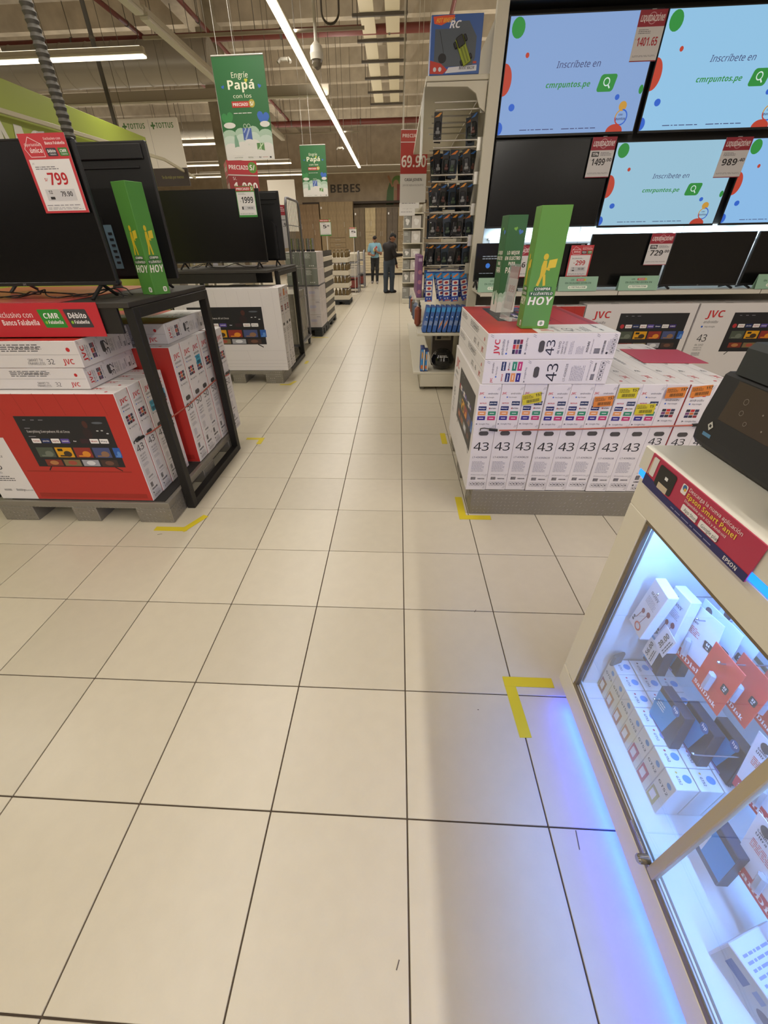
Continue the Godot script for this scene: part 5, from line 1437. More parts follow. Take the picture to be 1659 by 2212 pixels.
func tv_wall() -> void:
	# the display wall itself
	var dark := mat("display_panel_dark", "2a2624", 0.6)
	var wall := thing("display_wall", "dark television display wall with a white lit panel above its shelf", "display wall", Vector3(2.9, 0, -6.42))
	part(wall, "dark_panel", bxm(4.2, 1.75, 0.06, 0.003), dark, Vector3(0, 2.54, 0))
	part(wall, "header", bxm(4.2, 0.5, 0.2, 0.004), mat("header_black", "171415", 0.4), Vector3(0, 3.42, 0.1))
	for i in 4: part(wall, "white_panel", bxm(1.04, 0.6, 0.05, 0.002), mat("panel_white", "d6d8da", 0.5), Vector3(-1.57 + 1.046 * i, 1.36, 0))
	part(wall, "plinth", bxm(4.2, 0.33, 0.84, 0.004), mat("plinth_grey", "b9b3a8", 0.5), Vector3(0, 0.165, 0.42))
	for i in 3:
		var s := part(wall, "shelf", bxm(1.3, 0.03, 0.76, 0.003), mat("shelf_cream", "cfc9bb", 0.45), Vector3(-1.5 + 1.307 * i, 1.118, 0.42))
		part(s, "price_rail", bxm(1.3, 0.036, 0.012, 0.002), mats["shelf_cream"], Vector3(0, -0.004, 0.386))
	part(wall, "back_board", bxm(4.2, 0.76, 0.05, 0.002), mat("panel_shade_grey", "8c8780", 0.6), Vector3(0, 0.71, 0))  # shade under the shelf is put into this grey
	for i in 3:
		var l := part(wall, "led_tube", made(func(b: MB): b.tube([Vector3(-0.58, 0, 0), Vector3(0.58, 0, 0)], 0.018, 8)), glow("led_tube_cool", "d8f0ff", 1.6), Vector3(-1.4 + 1.25 * i, 1.545, 0.055))
		part(l, "bracket", bxm(1.2, 0.02, 0.02, 0.002), mat("panel_white"), Vector3(0, 0.018, -0.012))
		area("led_tube_light", Vector3(1.5 + 1.25 * i, 1.575, -6.31), Vector2(1.16, 0.03), 0.5, Color(0.8, 0.93, 1.0), Vector3(-0.25, 0, 0))
	# big screens
	var g := "wall televisions showing the loyalty advert"
	var t1 := television("large lit wall television by the cream gondola post, price 1401.65", Vector3(1.472, 2.355, -6.3), 1.25, 0.765, 0, false, g, "")
	lit_screen(t1, 1.234, 0.739, "87a6d6", 0.9)
	var t2 := television("large lit wall television right of the one tagged 1401.65", Vector3(2.762, 2.355, -6.3), 1.25, 0.765, 0, false, g, "")
	lit_screen(t2, 1.234, 0.739, "92c4e6", 0.95)
	television("dark wall television tagged 1499, beside the cream gondola post", Vector3(1.4, 1.655, -6.3), 1.105, 0.685, 0, false, "", "")
	var t4 := television("lit wall television tagged 989.40, below the larger screens", Vector3(2.548, 1.643, -6.3), 1.14, 0.66, 0, false, g, "")
	lit_screen(t4, 1.124, 0.634, "9cc6dc", 0.9)
	var t5 := television("lit wall television right of the one tagged 989.40", Vector3(3.72, 1.643, -6.3), 1.08, 0.66, 0, false, g, "")
	lit_screen(t5, 1.064, 0.634, "8cbce8", 0.95)
	for s in [[1.472, 2.74, 1.2, 0.7, 0.9], [2.762, 2.74, 1.2, 0.7, 1.0], [2.548, 1.97, 1.1, 0.6, 0.8], [3.72, 1.97, 1.0, 0.6, 0.8]]:
		area("screen_light", Vector3(s[0], s[1], -6.285), Vector2(s[2], s[3]), 0.12 * s[4], Color(0.62, 0.8, 1.0), Vector3(0, PI, 0))
	price_tag("tag reading 1401.65 in red on the large wall television", Vector3(2.01, 2.81, -6.272), 0.22, 0.295, func(b): p_liq(b, 0.22, 0.295, "1401.65", "", "b02a34"))
	price_tag("tag reading 1499.00 on the dark wall television", Vector3(1.848, 2.042, -6.272), 0.22, 0.293, func(b): p_liq(b, 0.22, 0.293, "1499", ".00", "2c2a2e", "15%"))
	price_tag("tag reading 989.40 on the lit wall television", Vector3(3.062, 2.017, -6.272), 0.24, 0.288, func(b): p_liq(b, 0.24, 0.288, "989", ".40"))
	# small televisions on the shelf
	var sg := "small televisions on the cream shelf"
	television("small television tagged 729 on the cream shelf", Vector3(2.095, 1.1345, -5.74), 0.715, 0.43, 0, true, sg, "", 0.022)
	television("small television on the cream shelf between two others, dark screen with cables under it", Vector3(2.84, 1.1345, -5.74), 0.715, 0.43, 0, true, sg, "LG", 0.022)
	television("small television on the cream shelf beyond the third mint card", Vector3(3.58, 1.1345, -5.74), 0.715, 0.43, 0, true, sg, "", 0.022)
	television("small television tagged 299 behind the mint card about phones", Vector3(1.38, 1.1345, -5.74), 0.66, 0.36, 0, true, sg, "", 0.022)
	var on := television("small television with a dim blue start screen next to the cream post", Vector3(0.87, 1.1345, -5.95), 0.3, 0.33, 0, true, sg, "")
	part(on.get_node("screen"), "screen_picture", made(func(b: MB): b.ell(-0.02, -0.03, 0.022)), glow("screen_start_blue", "3a78d0", 0.8), Vector3(0, 0, 0.0016))
	part(on.get_node("screen"), "screen_picture", made(func(b: MB): b.fine(-0.08, 0.06, 0.16, 0.04, 2, 3).fine(-0.1, -0.09, 0.18, 0.012, 1, 2)), glow("screen_start_white", "9aa0a8", 0.6), Vector3(0, 0, 0.0016))
	price_tag("red tag reading 299 on a small shelf television", Vector3(1.662, 1.25, -5.712), 0.207, 0.253, func(b): p_oport(b, 0.207, 0.253, "299", "50.00"))
	price_tag("tag reading 729.00 on a small shelf television", Vector3(2.362, 1.335, -5.712), 0.205, 0.247, func(b): p_liq(b, 0.205, 0.247, "729", ".00", "2c2a2e", "15%"))
	price_tag("tag ending in 6.00 half hidden by the light green totem", Vector3(1.12, 1.25, -5.712), 0.2, 0.26, func(b): p_liq(b, 0.2, 0.26, "566", ".00", "2c2a2e"))
	# mint tent cards
	var cards := [[0.9, "CELULARES", "mint tent card about phones beside the cream post, half behind the dark totem"], [1.66, "CELULARES", "mint tent card about phones below the tag reading 299"], [2.22, "ELECTRO", "mint tent card about electronics below the tag reading 729"], [3.47, "ELECTRO", "mint tent card about electronics, beyond the dark shelf television"]]
	for c in cards:
		var t := thing("tent_card", c[2], "sign", Vector3(c[0], 1.1345, -5.615), 0.0, "mint tent cards on the television shelf")
		part(t, "front_leaf", bxm(0.36, 0.122, 0.002, 0.0004), mat("mint_card", "8fb39a", 0.5), Vector3(0, 0.06, 0.0), Vector3(-0.2, 0, 0))
		part(t, "rear_leaf", bxm(0.36, 0.122, 0.002, 0.0004), mats["mint_card"], Vector3(0, 0.06, -0.026), Vector3(0.2, 0, 0))
		part(t, "print", made(func(b: MB):
			b.xf = Transform3D(Basis(Vector3.RIGHT, -0.2), Vector3(0, 0.06, 0.0016))
			b.hue("2c5440").txt("LOS", -0.055, 0.028, 0.013, 0.5, true).txt("EN %s ESTÁN EN" % c[1], 0, 0.001, 0.0145, 0.5, true, 0.24)
			b.hue("b83038").rr(0.025, 0.034, 0.085, 0.018, 0.003).hue("b9b43c").ell(0.06, 0.034, 0.01)
			b.hue("e4ecdc").rr(0, -0.028, 0.18, 0.026, 0.012)
			b.z = 0.0004
			b.hue("f0e6e0").txt("PRECIAZOS", 0.02, 0.03, 0.008, 0.5, true).hue("2c5440").txt("TOTTUS.COM", 0.008, -0.033, 0.0125, 0.5, true, 0.13).ring(-0.072, -0.028, 0.006, 0.002)), inked())
	# cartons under the shelf
	var k := carton("white 43-inch carton with pictured start page, under the shelf behind the flat cartons", Vector3(2.32, 0.332, -5.665), 1.055, 0.688, 0.127, "shop", "b", "43", "43-inch cartons under the television shelf")
	dup(k, Vector3(3.39, 0.332, -5.66), 0.0, "white 43-inch carton under the shelf, behind the printer")
	carton("red-front 43-inch carton under the shelf, mostly behind the totems", Vector3(1.255, 0.332, -5.665), 1.055, 0.675, 0.127, "red", "b", "43", "43-inch cartons under the television shelf")
	var k2 := dup(k, Vector3(2.34, 0.332, -5.8), 0.0, "second-row white carton behind the one with the pictured start page", "43-inch cartons under the television shelf")
	dup(k2, Vector3(3.4, 0.332, -5.8), 0.0, "second-row white carton under the far end of the shelf", "43-inch cartons under the television shelf")

func toy_pack(kind: int) -> Node3D:
	# base: top of the card, under its peg hole
	var t := thing("toy_pack", "x", "toy", Vector3.ZERO)
	var w: float = [0.075, 0.07, 0.085, 0.08][kind]; var h: float = [0.2, 0.19, 0.21, 0.29][kind]
	part(t, "card", bxm(w, h, 0.002, 0.0004), mat("toy_card_%d" % kind, ["1c1a1c", "2a2624", "23303f", "27439a"][kind], 0.45), Vector3(0, -h / 2, 0))
	part(t, "print", made(func(b: MB):
		b.xf = Transform3D(Basis(), Vector3(0, -h, 0.0014))
		if kind == 3:
			b.hue("3d8fd0").rect(0, h * 0.86, w, h * 0.2)
			b.z = 0.0003
			b.hue("e07a2c").poly([Vector2(-w * 0.4, h * 0.84), Vector2(w * 0.3, h * 0.95), Vector2(w * 0.4, h * 0.9), Vector2(-w * 0.2, h * 0.8)])
			b.hue("dcd8d4")
			for i in 3: b.rect(0, h * (0.64 - 0.19 * i), w * 0.82, h * 0.15)
			b.z = 0.0005
			for i in 3: b.hue(["a02830", "b03034", "8c2430"][i] if true else "").ell(w * 0.02, h * (0.64 - 0.19 * i), w * 0.26, h * 0.045)
			b.hue("c8c4d0").ell(-w * 0.2, h * 0.1, w * 0.09).ell(w * 0.15, h * 0.1, w * 0.09).hue("d07040").rect(w * 0.1, h * 0.03, w * 0.6, h * 0.03)
		else:
			b.hue(["d08a2c", "3f74b8", "d4762c"][kind]).poly([Vector2(-w * 0.45, h * 0.82), Vector2(w * 0.2, h * 0.97), Vector2(w * 0.45, h * 0.97), Vector2(w * 0.1, h * 0.84)])
			b.hue(["8a8c90", "5d6a5a", "70747c"][kind]).fine(-w * 0.4, h * 0.3, w * 0.8, h * 0.2, 3, kind + 2)), inked())
	if kind < 3:
		part(t, "blister", made(func(b: MB):
			b.xf = Transform3D(Basis(), Vector3(0, -h * 0.6, 0.012))
			b.box(Vector3.ZERO, Vector3(w * 0.7, h * 0.55, 0.022), 0.009)), mat("blister_%d" % kind, ["2a2a2e", "2c2e2e", "262a2e"][kind], 0.12))
		part(t, "toy_car", made(func(b: MB):
			b.hue(["77777a", "5a3a34", "3c4a38"][kind])
			b.box(Vector3(0, -h * 0.72, 0.026), Vector3(w * 0.55, h * 0.12, 0.012), 0.004)
			b.box(Vector3(0, -h * 0.6, 0.026), Vector3(w * 0.3, h * 0.12, 0.01), 0.004)), inked())
	return t

func toy_gondola() -> void:
	var cream := mat("gondola_cream", "c9c3b2", 0.45)
	var g := thing("toy_gondola", "cream metal gondola with peg bars and tall end post holding toys", "gondola", Vector3(0.45, 0, -8.0))
	var L := 3.6
	part(g, "end_post", bxm(0.1, 3.75, 0.06, 0.004), cream, Vector3(0.308, 1.875, L / 2 + 0.02))
	part(g, "rear_post", bxm(0.1, 3.2, 0.06, 0.004), cream, Vector3(0.308, 1.6, -L / 2))
	part(g, "back_panel", bxm(0.04, 3.0, L - 0.04, 0.002), mat("gondola_panel", "a69e8e", 0.6), Vector3(0.3, 1.62, 0))
	part(g, "plinth", bxm(0.46, 0.15, L, 0.004), cream, Vector3(0.02, 0.115, 0))
	part(g, "deck", bxm(0.56, 0.028, L, 0.004), cream, Vector3(-0.02, 0.205, 0))
	part(g, "shelf", bxm(0.5, 0.03, L, 0.004), cream, Vector3(-0.02, 0.648, 0))
	part(g, "top_shelf", bxm(0.55, 0.035, L, 0.004), cream, Vector3(-0.015, 2.742, 0))
	for s in [-1, 1]:
		part(g, "foot", bxm(0.06, 0.06, 0.06, 0.006), mat("foot_steel", "77736a", 0.5, 0.4), Vector3(-0.18, 0.03, s * (L / 2 - 0.08)))
		part(g, "foot", bxm(0.06, 0.06, 0.06, 0.006), mats["foot_steel"], Vector3(0.22, 0.03, s * (L / 2 - 0.08)))
	part(g, "bracket", made(func(b: MB):
		var p := PackedVector2Array([Vector2(-0.28, 2.72), Vector2(0.25, 2.72), Vector2(0.25, 2.52), Vector2(0.2, 2.55), Vector2(0.16, 2.64), Vector2(0.08, 2.685), Vector2(-0.28, 2.695)])
		b.slab(p, L / 2 - 0.03, L / 2 - 0.005)), cream)
	part(g, "lip_sheet", made(func(b: MB):
		for i in 9: b.box(Vector3(-0.30, 2.45, L / 2 - 0.02 - 0.06 * i), Vector3(0.004 + 0.006 * (i % 2), 0.48, 0.058), 0.001)), mat("clear_lip", "b9b3a6", 0.3, 0.0, {"transparency": BaseMaterial3D.TRANSPARENCY_ALPHA, "albedo_color": Color(0.72, 0.7, 0.65, 0.75)}))
	var ys := [2.6, 2.34, 2.09, 1.845, 1.585, 1.335]
	var chrome := mat("bar_steel", "c6c2b8", 0.3, 0.6)
	for y in ys:
		for z in [L / 2 - 0.05, L / 2 - 0.55, L / 2 - 1.05]:
			part(g, "peg_bar", made(func(b: MB):
				b.tube([Vector3(-0.2, y, z), Vector3(0.21, y, z), Vector3(0.225, y - 0.02, z), Vector3(0.21, y - 0.05, z), Vector3(-0.19, y - 0.05, z)], 0.007, 6)
				b.box(Vector3(0.245, y - 0.03, z), Vector3(0.06, 0.1, 0.012), 0.003)), chrome)
	# hanging packs
	var grp := "toy packs hanging on the cream gondola"
	var proto := []
	var where := ["the highest", "the second-highest", "the third-highest", "the fourth-highest", "the fifth-highest", "the lowest"]
	for k in 4: proto.append(null)
	for r in 6:
		for j in 3:
			for i in ([2, 5, 5, 6, 6, 5][r]):
				if r == 0 and j > 1: continue
				var kind: int = 3 if r == 5 else (i * 7 + r * 3 + j) % 3
				var z: float = -8.0 + L / 2 - 0.05 - 0.17 * j - 0.03 * ((i * 5 + r * 3) % 3) - 0.012
				var at := Vector3(0.29 + (0.36 / maxf(1.0, [2, 5, 5, 6, 6, 5][r] - 1)) * i * (0.9 if r == 0 else 1.0) + 0.012 * ((i + j) % 2), ys[r] - 0.06, z)
				var label: String = ("blue and white toy card with three pictures on the lowest peg bar" if kind == 3 else "dark blister pack with a toy car on %s peg bar" % where[r])
				var o: Node3D
				if proto[kind] == null: proto[kind] = toy_pack(kind); o = proto[kind]
				else: o = dup(proto[kind], at)
				o.position = at
				o.rotation.y = 0.5 * sin(i * 4.7 + r * 2.1 + j) if kind < 3 else 0.15 * sin(i * 3.0)
				o.rotation.z = 0.12 * sin(i * 2.3 + r) + (0.12 if kind == 3 else 0.0)
				o.set_meta("label", label); o.set_meta("group", grp)
	# leaning blue boxes on the shelf
	for i in 8:
		var o := thing("toy_box", "slim blue toy box leaning in the row on the gondola shelf", "toy box", Vector3(0.255 + 0.058 * i, 0.6645, -6.32), 0.0, "leaning blue toy boxes")
		o.rotation.z = -0.16
		part(o, "body", bxm(0.045, 0.27, 0.2, 0.003), mat("toy_blue", "3a62a8", 0.4), Vector3(0, 0.14, 0))
		part(o, "print", made(func(b: MB):
			b.xf = face(0.045, 0.27, 0.2, "F")
			b.hue("3f8fd0").rect(0, 0.245, 0.043, 0.045)
			b.hue("c8d4e4").rect(0, 0.17, 0.012, 0.012).fine(-0.018, 0.13, 0.036, 0.05, 5, i)
			if i in [3, 4]: b.hue("e08a34").poly([Vector2(-0.016, 0.03), Vector2(0.012, 0.1), Vector2(0.018, 0.15), Vector2(-0.006, 0.09)])), inked())
	# boxes on the deck
	for s in [[0.255, 0.32, 0.05, 0.27, 0.2], [0.255, 0.37, 0.04, 0.24, 0.18]]:
		var o := thing("toy_box", "blue and orange track box standing on the gondola deck, " + ("nearer the aisle" if s[1] < 0.35 else "next to the black ball"), "toy box", Vector3(s[1] - 0.06, 0.2195, -6.33))
		part(o, "body", bxm(s[2], s[3], s[4], 0.003), mat("toy_navy", "2c3f7c", 0.4), Vector3(0, s[3] / 2, 0))
		part(o, "print", made(func(b: MB):
			b.xf = face(s[2], s[3], s[4], "F")
			b.hue("3d8fd0").rect(-s[2] * 0.2, s[3] * 0.5, s[2] * 0.5, s[3] * 0.9).hue("dcd4c8").rect(s[2] * 0.3, s[3] * 0.5, s[2] * 0.3, s[3] * 0.9)
			b.z = 0.0004
			b.hue("d8742c").ell(-s[2] * 0.15, s[3] * 0.2, s[2] * 0.25, s[3] * 0.1).hue("d89a34").poly([Vector2(-s[2] * 0.3, s[3] * 0.5), Vector2(0, s[3] * 0.6), Vector2(0, s[3] * 0.8), Vector2(-s[2] * 0.3, s[3] * 0.9)])), inked())
	var ball := thing("toy_helmet", "shiny black rounded toy helmet on the gondola deck", "toy", Vector3(0.51, 0.2195, -6.36))
	part(ball, "helmet_shell", made(func(b: MB):
		var p := []
		for i in 13: p.append(Vector2(0.135 * sin(PI * i / 12) * (1.05 if i < 7 else 1.0), 0.122 - 0.122 * cos(PI * i / 12)))
		b.lathe(p, 22)), mat("helmet_black", "161516", 0.12))
	part(ball, "print", made(func(b: MB):
		b.xf = Transform3D(Basis(Vector3.RIGHT, -0.35), Vector3(0, 0.17, 0.131))
		b.hue("b8b4ac").fine(-0.05, 0.02, 0.1, 0.03, 2, 3)), inked())
	var bx := thing("toy_box", "brown printed toy carton behind the black helmet", "toy box", Vector3(0.52, 0.2195, -6.65))
	part(bx, "body", bxm(0.26, 0.38, 0.2, 0.003), mat("toy_brown", "4a4038", 0.5), Vector3(0, 0.19, 0))
	part(bx, "print", made(func(b: MB):
		b.xf = face(0.26, 0.38, 0.2, "F")
		b.hue("a89c88").rect(0, 0.33, 0.2, 0.06).hue("2a2622").rect(-0.05, 0.33, 0.05, 0.035).fine(0, 0.345, 0.08, 0.02, 2, 4)), inked())
	# pink tall boxes facing the aisle
	for k in 4:
		var o := thing("toy_box", "tall pink and purple doll box at the aisle edge of the gondola", "toy box", Vector3(0.195, [1.0, 1.0, 1.0, 1.0][k], -6.62 - 0.24 * k), 0.0, "pink doll boxes at the gondola edge")
		part(o, "body", bxm(0.06, 0.42, 0.2, 0.003), mat("doll_pink", "7f5480", 0.45), Vector3(0, 0.21, 0))
		part(o, "print", made(func(b: MB):
			for s in ["F", "L"]:
				b.xf = face(0.06, 0.42, 0.2, s)
				b.hue("b8788c")
				for i in 3: b.ell(0, 0.06 + 0.1 * i, 0.022)
				b.hue("c8b0c8").rect(0, 0.38, 0.04, 0.03)), inked())
	var pink_shelf := part(g, "shelf", bxm(0.2, 0.02, 1.1, 0.003), cream, Vector3(-0.2, 0.988, 0.98))
	pink_shelf.name = "half_shelf"
	for k in 5:
		var o := thing("toy_bag", "small bagged toy at the aisle edge of the gondola shelf", "toy", Vector3(0.2, 0.6645, -6.72 - 0.34 * k), 0.3 * k, "bagged toys at the gondola edge")
		part(o, "bag", bxm(0.08, 0.22, 0.16, 0.03), mat("bag_%d" % (k % 3), ["8a4a3a", "4a5a78", "6a6460"][k % 3], 0.3), Vector3(0, 0.11, 0))
		part(o, "header_card", bxm(0.006, 0.05, 0.15, 0.001), mat("card_white"), Vector3(0, 0.245, 0))
	# the car box on top
	var rc := thing("toy_car_box", "blue window box with a lime-green remote-control car on the top shelf", "toy box", Vector3(0.4, 2.7605, -6.3))
	part(rc, "body", bxm(0.43, 0.35, 0.2, 0.003), mat("rc_blue", "33589e", 0.4), Vector3(0, 0.175, 0))
	part(rc, "print", made(func(b: MB):
		b.xf = face(0.43, 0.35, 0.2, "F")
		b.hue("4f5660").poly([Vector2(-0.18, 0.05), Vector2(0.15, 0.05), Vector2(0.17, 0.1), Vector2(0.17, 0.22), Vector2(0.1, 0.31), Vector2(-0.02, 0.31), Vector2(-0.05, 0.27), Vector2(-0.18, 0.27)])
		b.hue("cfd0d8").poly([Vector2(-0.08, 0.01), Vector2(0.19, 0.02), Vector2(0.19, 0.055), Vector2(-0.05, 0.045)])
		b.hue("b8392c").poly([Vector2(-0.212, 0.01), Vector2(-0.1, 0.005), Vector2(-0.06, 0.03), Vector2(-0.12, 0.07), Vector2(-0.19, 0.085), Vector2(-0.212, 0.09)])
		b.hue("d8502c").poly([Vector2(-0.19, 0.3), Vector2(-0.13, 0.29), Vector2(-0.03, 0.325), Vector2(-0.02, 0.345), Vector2(-0.1, 0.345), Vector2(-0.2, 0.34)])
		b.z = 0.0005
		b.hue("e8b43a").txt("HOT WHEELS", -0.1, 0.305, 0.026, 0.5, true, 0.15, 0.3)
		b.hue("e4e4ec").txt("RC", -0.02, 0.272, 0.042, 0.5, true, 0.085, 0.35)
		b.hue("2c2c40").txt("BOOST RACER", 0.105, 0.03, 0.018, 0.5, true, 0.13, 0.2)
		b.hue("1c1c20").line(-0.14, 0.26, -0.1, 0.13, 0.004).ell(-0.11, 0.1, 0.035, 0.03)
		b.hue("b8442c").rect(0.17, 0.07, 0.03, 0.014)
		b.hue("c8c8d0").ell(-0.125, 0.035, 0.014).ell(-0.17, 0.035, 0.014)), inked())
	part(rc, "toy_car", made(func(b: MB):
		b.xf = Transform3D(Basis(Vector3(0, 0, 1), 0.5), Vector3(0.065, 0.14, 0.106))
		b.hue("8e9a2c").box(Vector3.ZERO, Vector3(0.07, 0.18, 0.014), 0.005)
		b.hue("26262a").box(Vector3(0, 0.06, 0.006), Vector3(0.06, 0.07, 0.014), 0.006).box(Vector3(-0.045, 0.06, 0), Vector3(0.024, 0.045, 0.016), 0.006).box(Vector3(0.045, 0.06, 0), Vector3(0.024, 0.045, 0.016), 0.006).box(Vector3(-0.042, -0.06, 0), Vector3(0.018, 0.035, 0.014), 0.005).box(Vector3(0.042, -0.06, 0), Vector3(0.018, 0.035, 0.014), 0.005)
		b.hue("6e7a20").box(Vector3(0.012, -0.02, 0.008), Vector3(0.01, 0.12, 0.004), 0.001).box(Vector3(-0.012, -0.02, 0.008), Vector3(0.01, 0.12, 0.004), 0.001)), inked())
	# price flags further along the aisle
	var flags := [[Vector3(0.175, 2.114, -9.95), 0.446, 0.94, true, "large red price flag reading 69.90 over a white card, past the toy gondola end"], [Vector3(0.145, 2.09, -11.0), 0.38, 0.27, false, "white CASA JOVEN card behind the 69.90 flag"], [Vector3(0.12, 2.02, -12.0), 0.34, 0.22, false, "white CASA JOVEN card nearest the shelves of grey boxes"]]
	for fl in flags:
		var t := thing("price_flag", fl[4], "sign", fl[0], 0.12)
		var w: float = fl[1]; var h: float = fl[2]
		part(t, "board", bxm(w, h, 0.006, 0.001), mats["card_white"], Vector3(0, h / 2, 0))
		part(t, "hanger", made(func(b: MB): 
			for sx in [-1, 1]: b.tube([Vector3(sx * w * 0.4, h - 0.01, -0.006), Vector3(sx * w * 0.4, 6.71 - fl[0].y, -0.006)], 0.004, 5)), cream)
		part(t, "print", made(func(b: MB):
			b.xf = Transform3D(Basis(), Vector3(0, 0, 0.0036))
			if fl[3]:
				b.hue("a83a34").rect(0, h * 0.62, w, h * 0.42).hue("b04a42").rect(0, h * 0.915, w, h * 0.15).hue("4f8a84").ell(w * 0.34, h * 0.915, w * 0.13)
				b.z = 0.0006
				b.hue("e4d8d0").txt("PRECIAZO", -w * 0.1, h * 0.895, h * 0.045, 0.5, true, w * 0.68).txt("S/", w * 0.34, h * 0.89, h * 0.055, 0.5, true).txt("69.90", 0, h * 0.5, h * 0.16, 0.5, true, w * 0.92)
				b.hue("4a4648").txt("CASA JOVEN", 0, h * 0.31, h * 0.04, 0.5, true, w * 0.66).hue("8a8688").txt("JGO DE VAJILLA EUCALIPTO", 0, h * 0.24, h * 0.025, 0.5, false, w * 0.8)
			else:
				b.hue("4a4648").txt("CASA JOVEN", 0, h * 0.55, h * 0.16, 0.5, true, w * 0.62).hue("8a8688").fine(-w * 0.4, h * 0.35, w * 0.8, h * 0.1, 1, 3)), inked())
	# second gondola with grey and white kitchen boxes
	var g2 := thing("box_gondola", "cream gondola of grey and white kitchenware boxes past the price flags", "gondola", Vector3(0.34, 0, -16.3))
	part(g2, "back_panel", bxm(0.05, 2.4, 3.0, 0.003), mats["gondola_panel"], Vector3(0.3, 1.2, 0))
	part(g2, "end_panel", bxm(0.52, 2.4, 0.03, 0.003), cream, Vector3(0.0, 1.2, 1.1))
	var sy := [0.12, 0.549, 0.878, 1.175, 1.518, 1.86, 2.2]
	part(g2, "plinth", bxm(0.5, 0.12, 0.5, 0.004), cream, Vector3(0, 0.06, 1.35))
	for i in range(1, 7): part(g2, "shelf", bxm(0.56, 0.025, 0.42, 0.003), cream, Vector3(0, sy[i] - 0.0125, 1.33))
	for i in 6:
		var hh: float = minf(sy[i + 1] - sy[i] - 0.06, 0.29)
		if i == 3: hh = 0.2
		goods_box("kitchen_box", "grey-fronted kitchenware box on the %s shelf of the far cream gondola" % ["lowest", "second", "third", "fourth", "fifth", "sixth"][i], Vector3(0.185, sy[i] + 0.001, -14.98), Vector3(0.2, hh, 0.3), "8a8984", "b9b4ae", 2 if i % 2 else 0, "grey kitchenware boxes on the far gondola")
		goods_box("kitchen_box", "white kitchenware box on the %s shelf of the far cream gondola" % ["lowest", "second", "third", "fourth", "fifth", "sixth"][i], Vector3(0.43, sy[i] + 0.001, -14.98), Vector3(0.26, hh, 0.3), "c4beb8", "c4beb8", 2, "white kitchenware boxes on the far gondola")
	goods_box("kitchen_box", "grey kitchenware box standing on top of the far cream gondola", Vector3(0.24, 2.201, -14.98), Vector3(0.3, 0.27, 0.28), "8f8c88", "b9b4ae", 2, "grey kitchenware boxes on the far gondola")

# a hang card facing the aisle (-x): base at its peg hole; turned by roll about x
func hang_card(called: String, label: String, at: Vector3, w: float, h: float, d: float, hex: String, f: Callable, roll := 0.0, group := "") -> Node3D:
	var t := thing(called, label, "package", at, -PI / 2, group)
	t.rotation.z = roll
	# local: x towards the camera side (+z of the room), y up, z towards the aisle
	part(t, "card", bxm(w, h, d, minf(0.002, d * 0.2)), mat("pack_" + hex, hex, 0.4), Vector3(0, -h / 2 + 0.02, 0))
	part(t, "print", made(func(b: MB):
		b.xf = Transform3D(Basis(), Vector3(0, -h + 0.02, d / 2 + E))
		f.call(b, w, h)), inked())
	return t

func peg_hook(label: String, tip: Vector3, back_x: float) -> void:
	var t := thing("peg_hook", label, "hook", tip, 0.0, "steel peg hooks in the glass cabinet")
	part(t, "rod", made(func(b: MB): b.tube([Vector3(0, 0.008, 0), Vector3(0.008, 0.002, 0), Vector3(0.03, 0, 0), Vector3(back_x - tip.x, 0.004, 0)], 0.0022, 6)), mat("hook_steel", "a8a8b0", 0.25, 0.9))
	part(t, "tip", made(func(b: MB):
		b.xf = Transform3D(Basis(), Vector3(0, 0.008, 0))
		b.lathe([Vector2(0, -0.004), Vector2(0.0035, -0.002), Vector2(0.0035, 0.002), Vector2(0, 0.004)], 8)), mats["hook_steel"])

func art_drive(b: MB, w: float, h: float, white: bool, cap: String) -> void:
	b.z = 0.0
	if white:
		b.hue("bd2c34").rect(0, h * 0.09, w, h * 0.18)
		b.z = 0.0003
		b.hue("f0e8e8").txt("SanDisk", 0, h * 0.045, h * 0.075, 0.5, true, w * 0.84, 0, "Droid Serif")
		b.hue("3a3a40").txt("SanDisk", -w * 0.4, h * 0.78, h * 0.035, 0, true).txt("Ultra Flair", -w * 0.4, h * 0.72, h * 0.04, 0, true, w * 0.4).ell(-w * 0.3, h * 0.88, w * 0.085)
		b.hue("c85a50").fine(-w * 0.4, h * 0.66, w * 0.5, h * 0.14, 5, 3)
		b.hue("26262a").rr(w * 0.34, h * 0.55, w * 0.2, h * 0.13, 0.004)
		b.z = 0.0006
		b.hue("f2f2f2").txt(cap, w * 0.34, h * 0.55, h * 0.045, 0.5, true).txt("GB", w * 0.34, h * 0.505, h * 0.026, 0.5, true)
	else:
		b.hue("c04a3c").fine(-w * 0.34, h * 0.84, w * 0.5, h * 0.16, 4, 3)
		b.hue("f0e8e8").txt("SanDisk", -w * 0.05, h * 0.06, h * 0.075, 0.5, true, w * 0.8, 0, "Droid Serif")
		b.hue("26262a").rr(w * 0.3, h * 0.5, w * 0.2, h * 0.14, 0.004)
		b.z = 0.0006
		b.hue("f2f2f2").txt(cap, w * 0.3, h * 0.5, h * 0.045, 0.5, true).txt("GB", w * 0.3, h * 0.455, h * 0.026, 0.5, true)

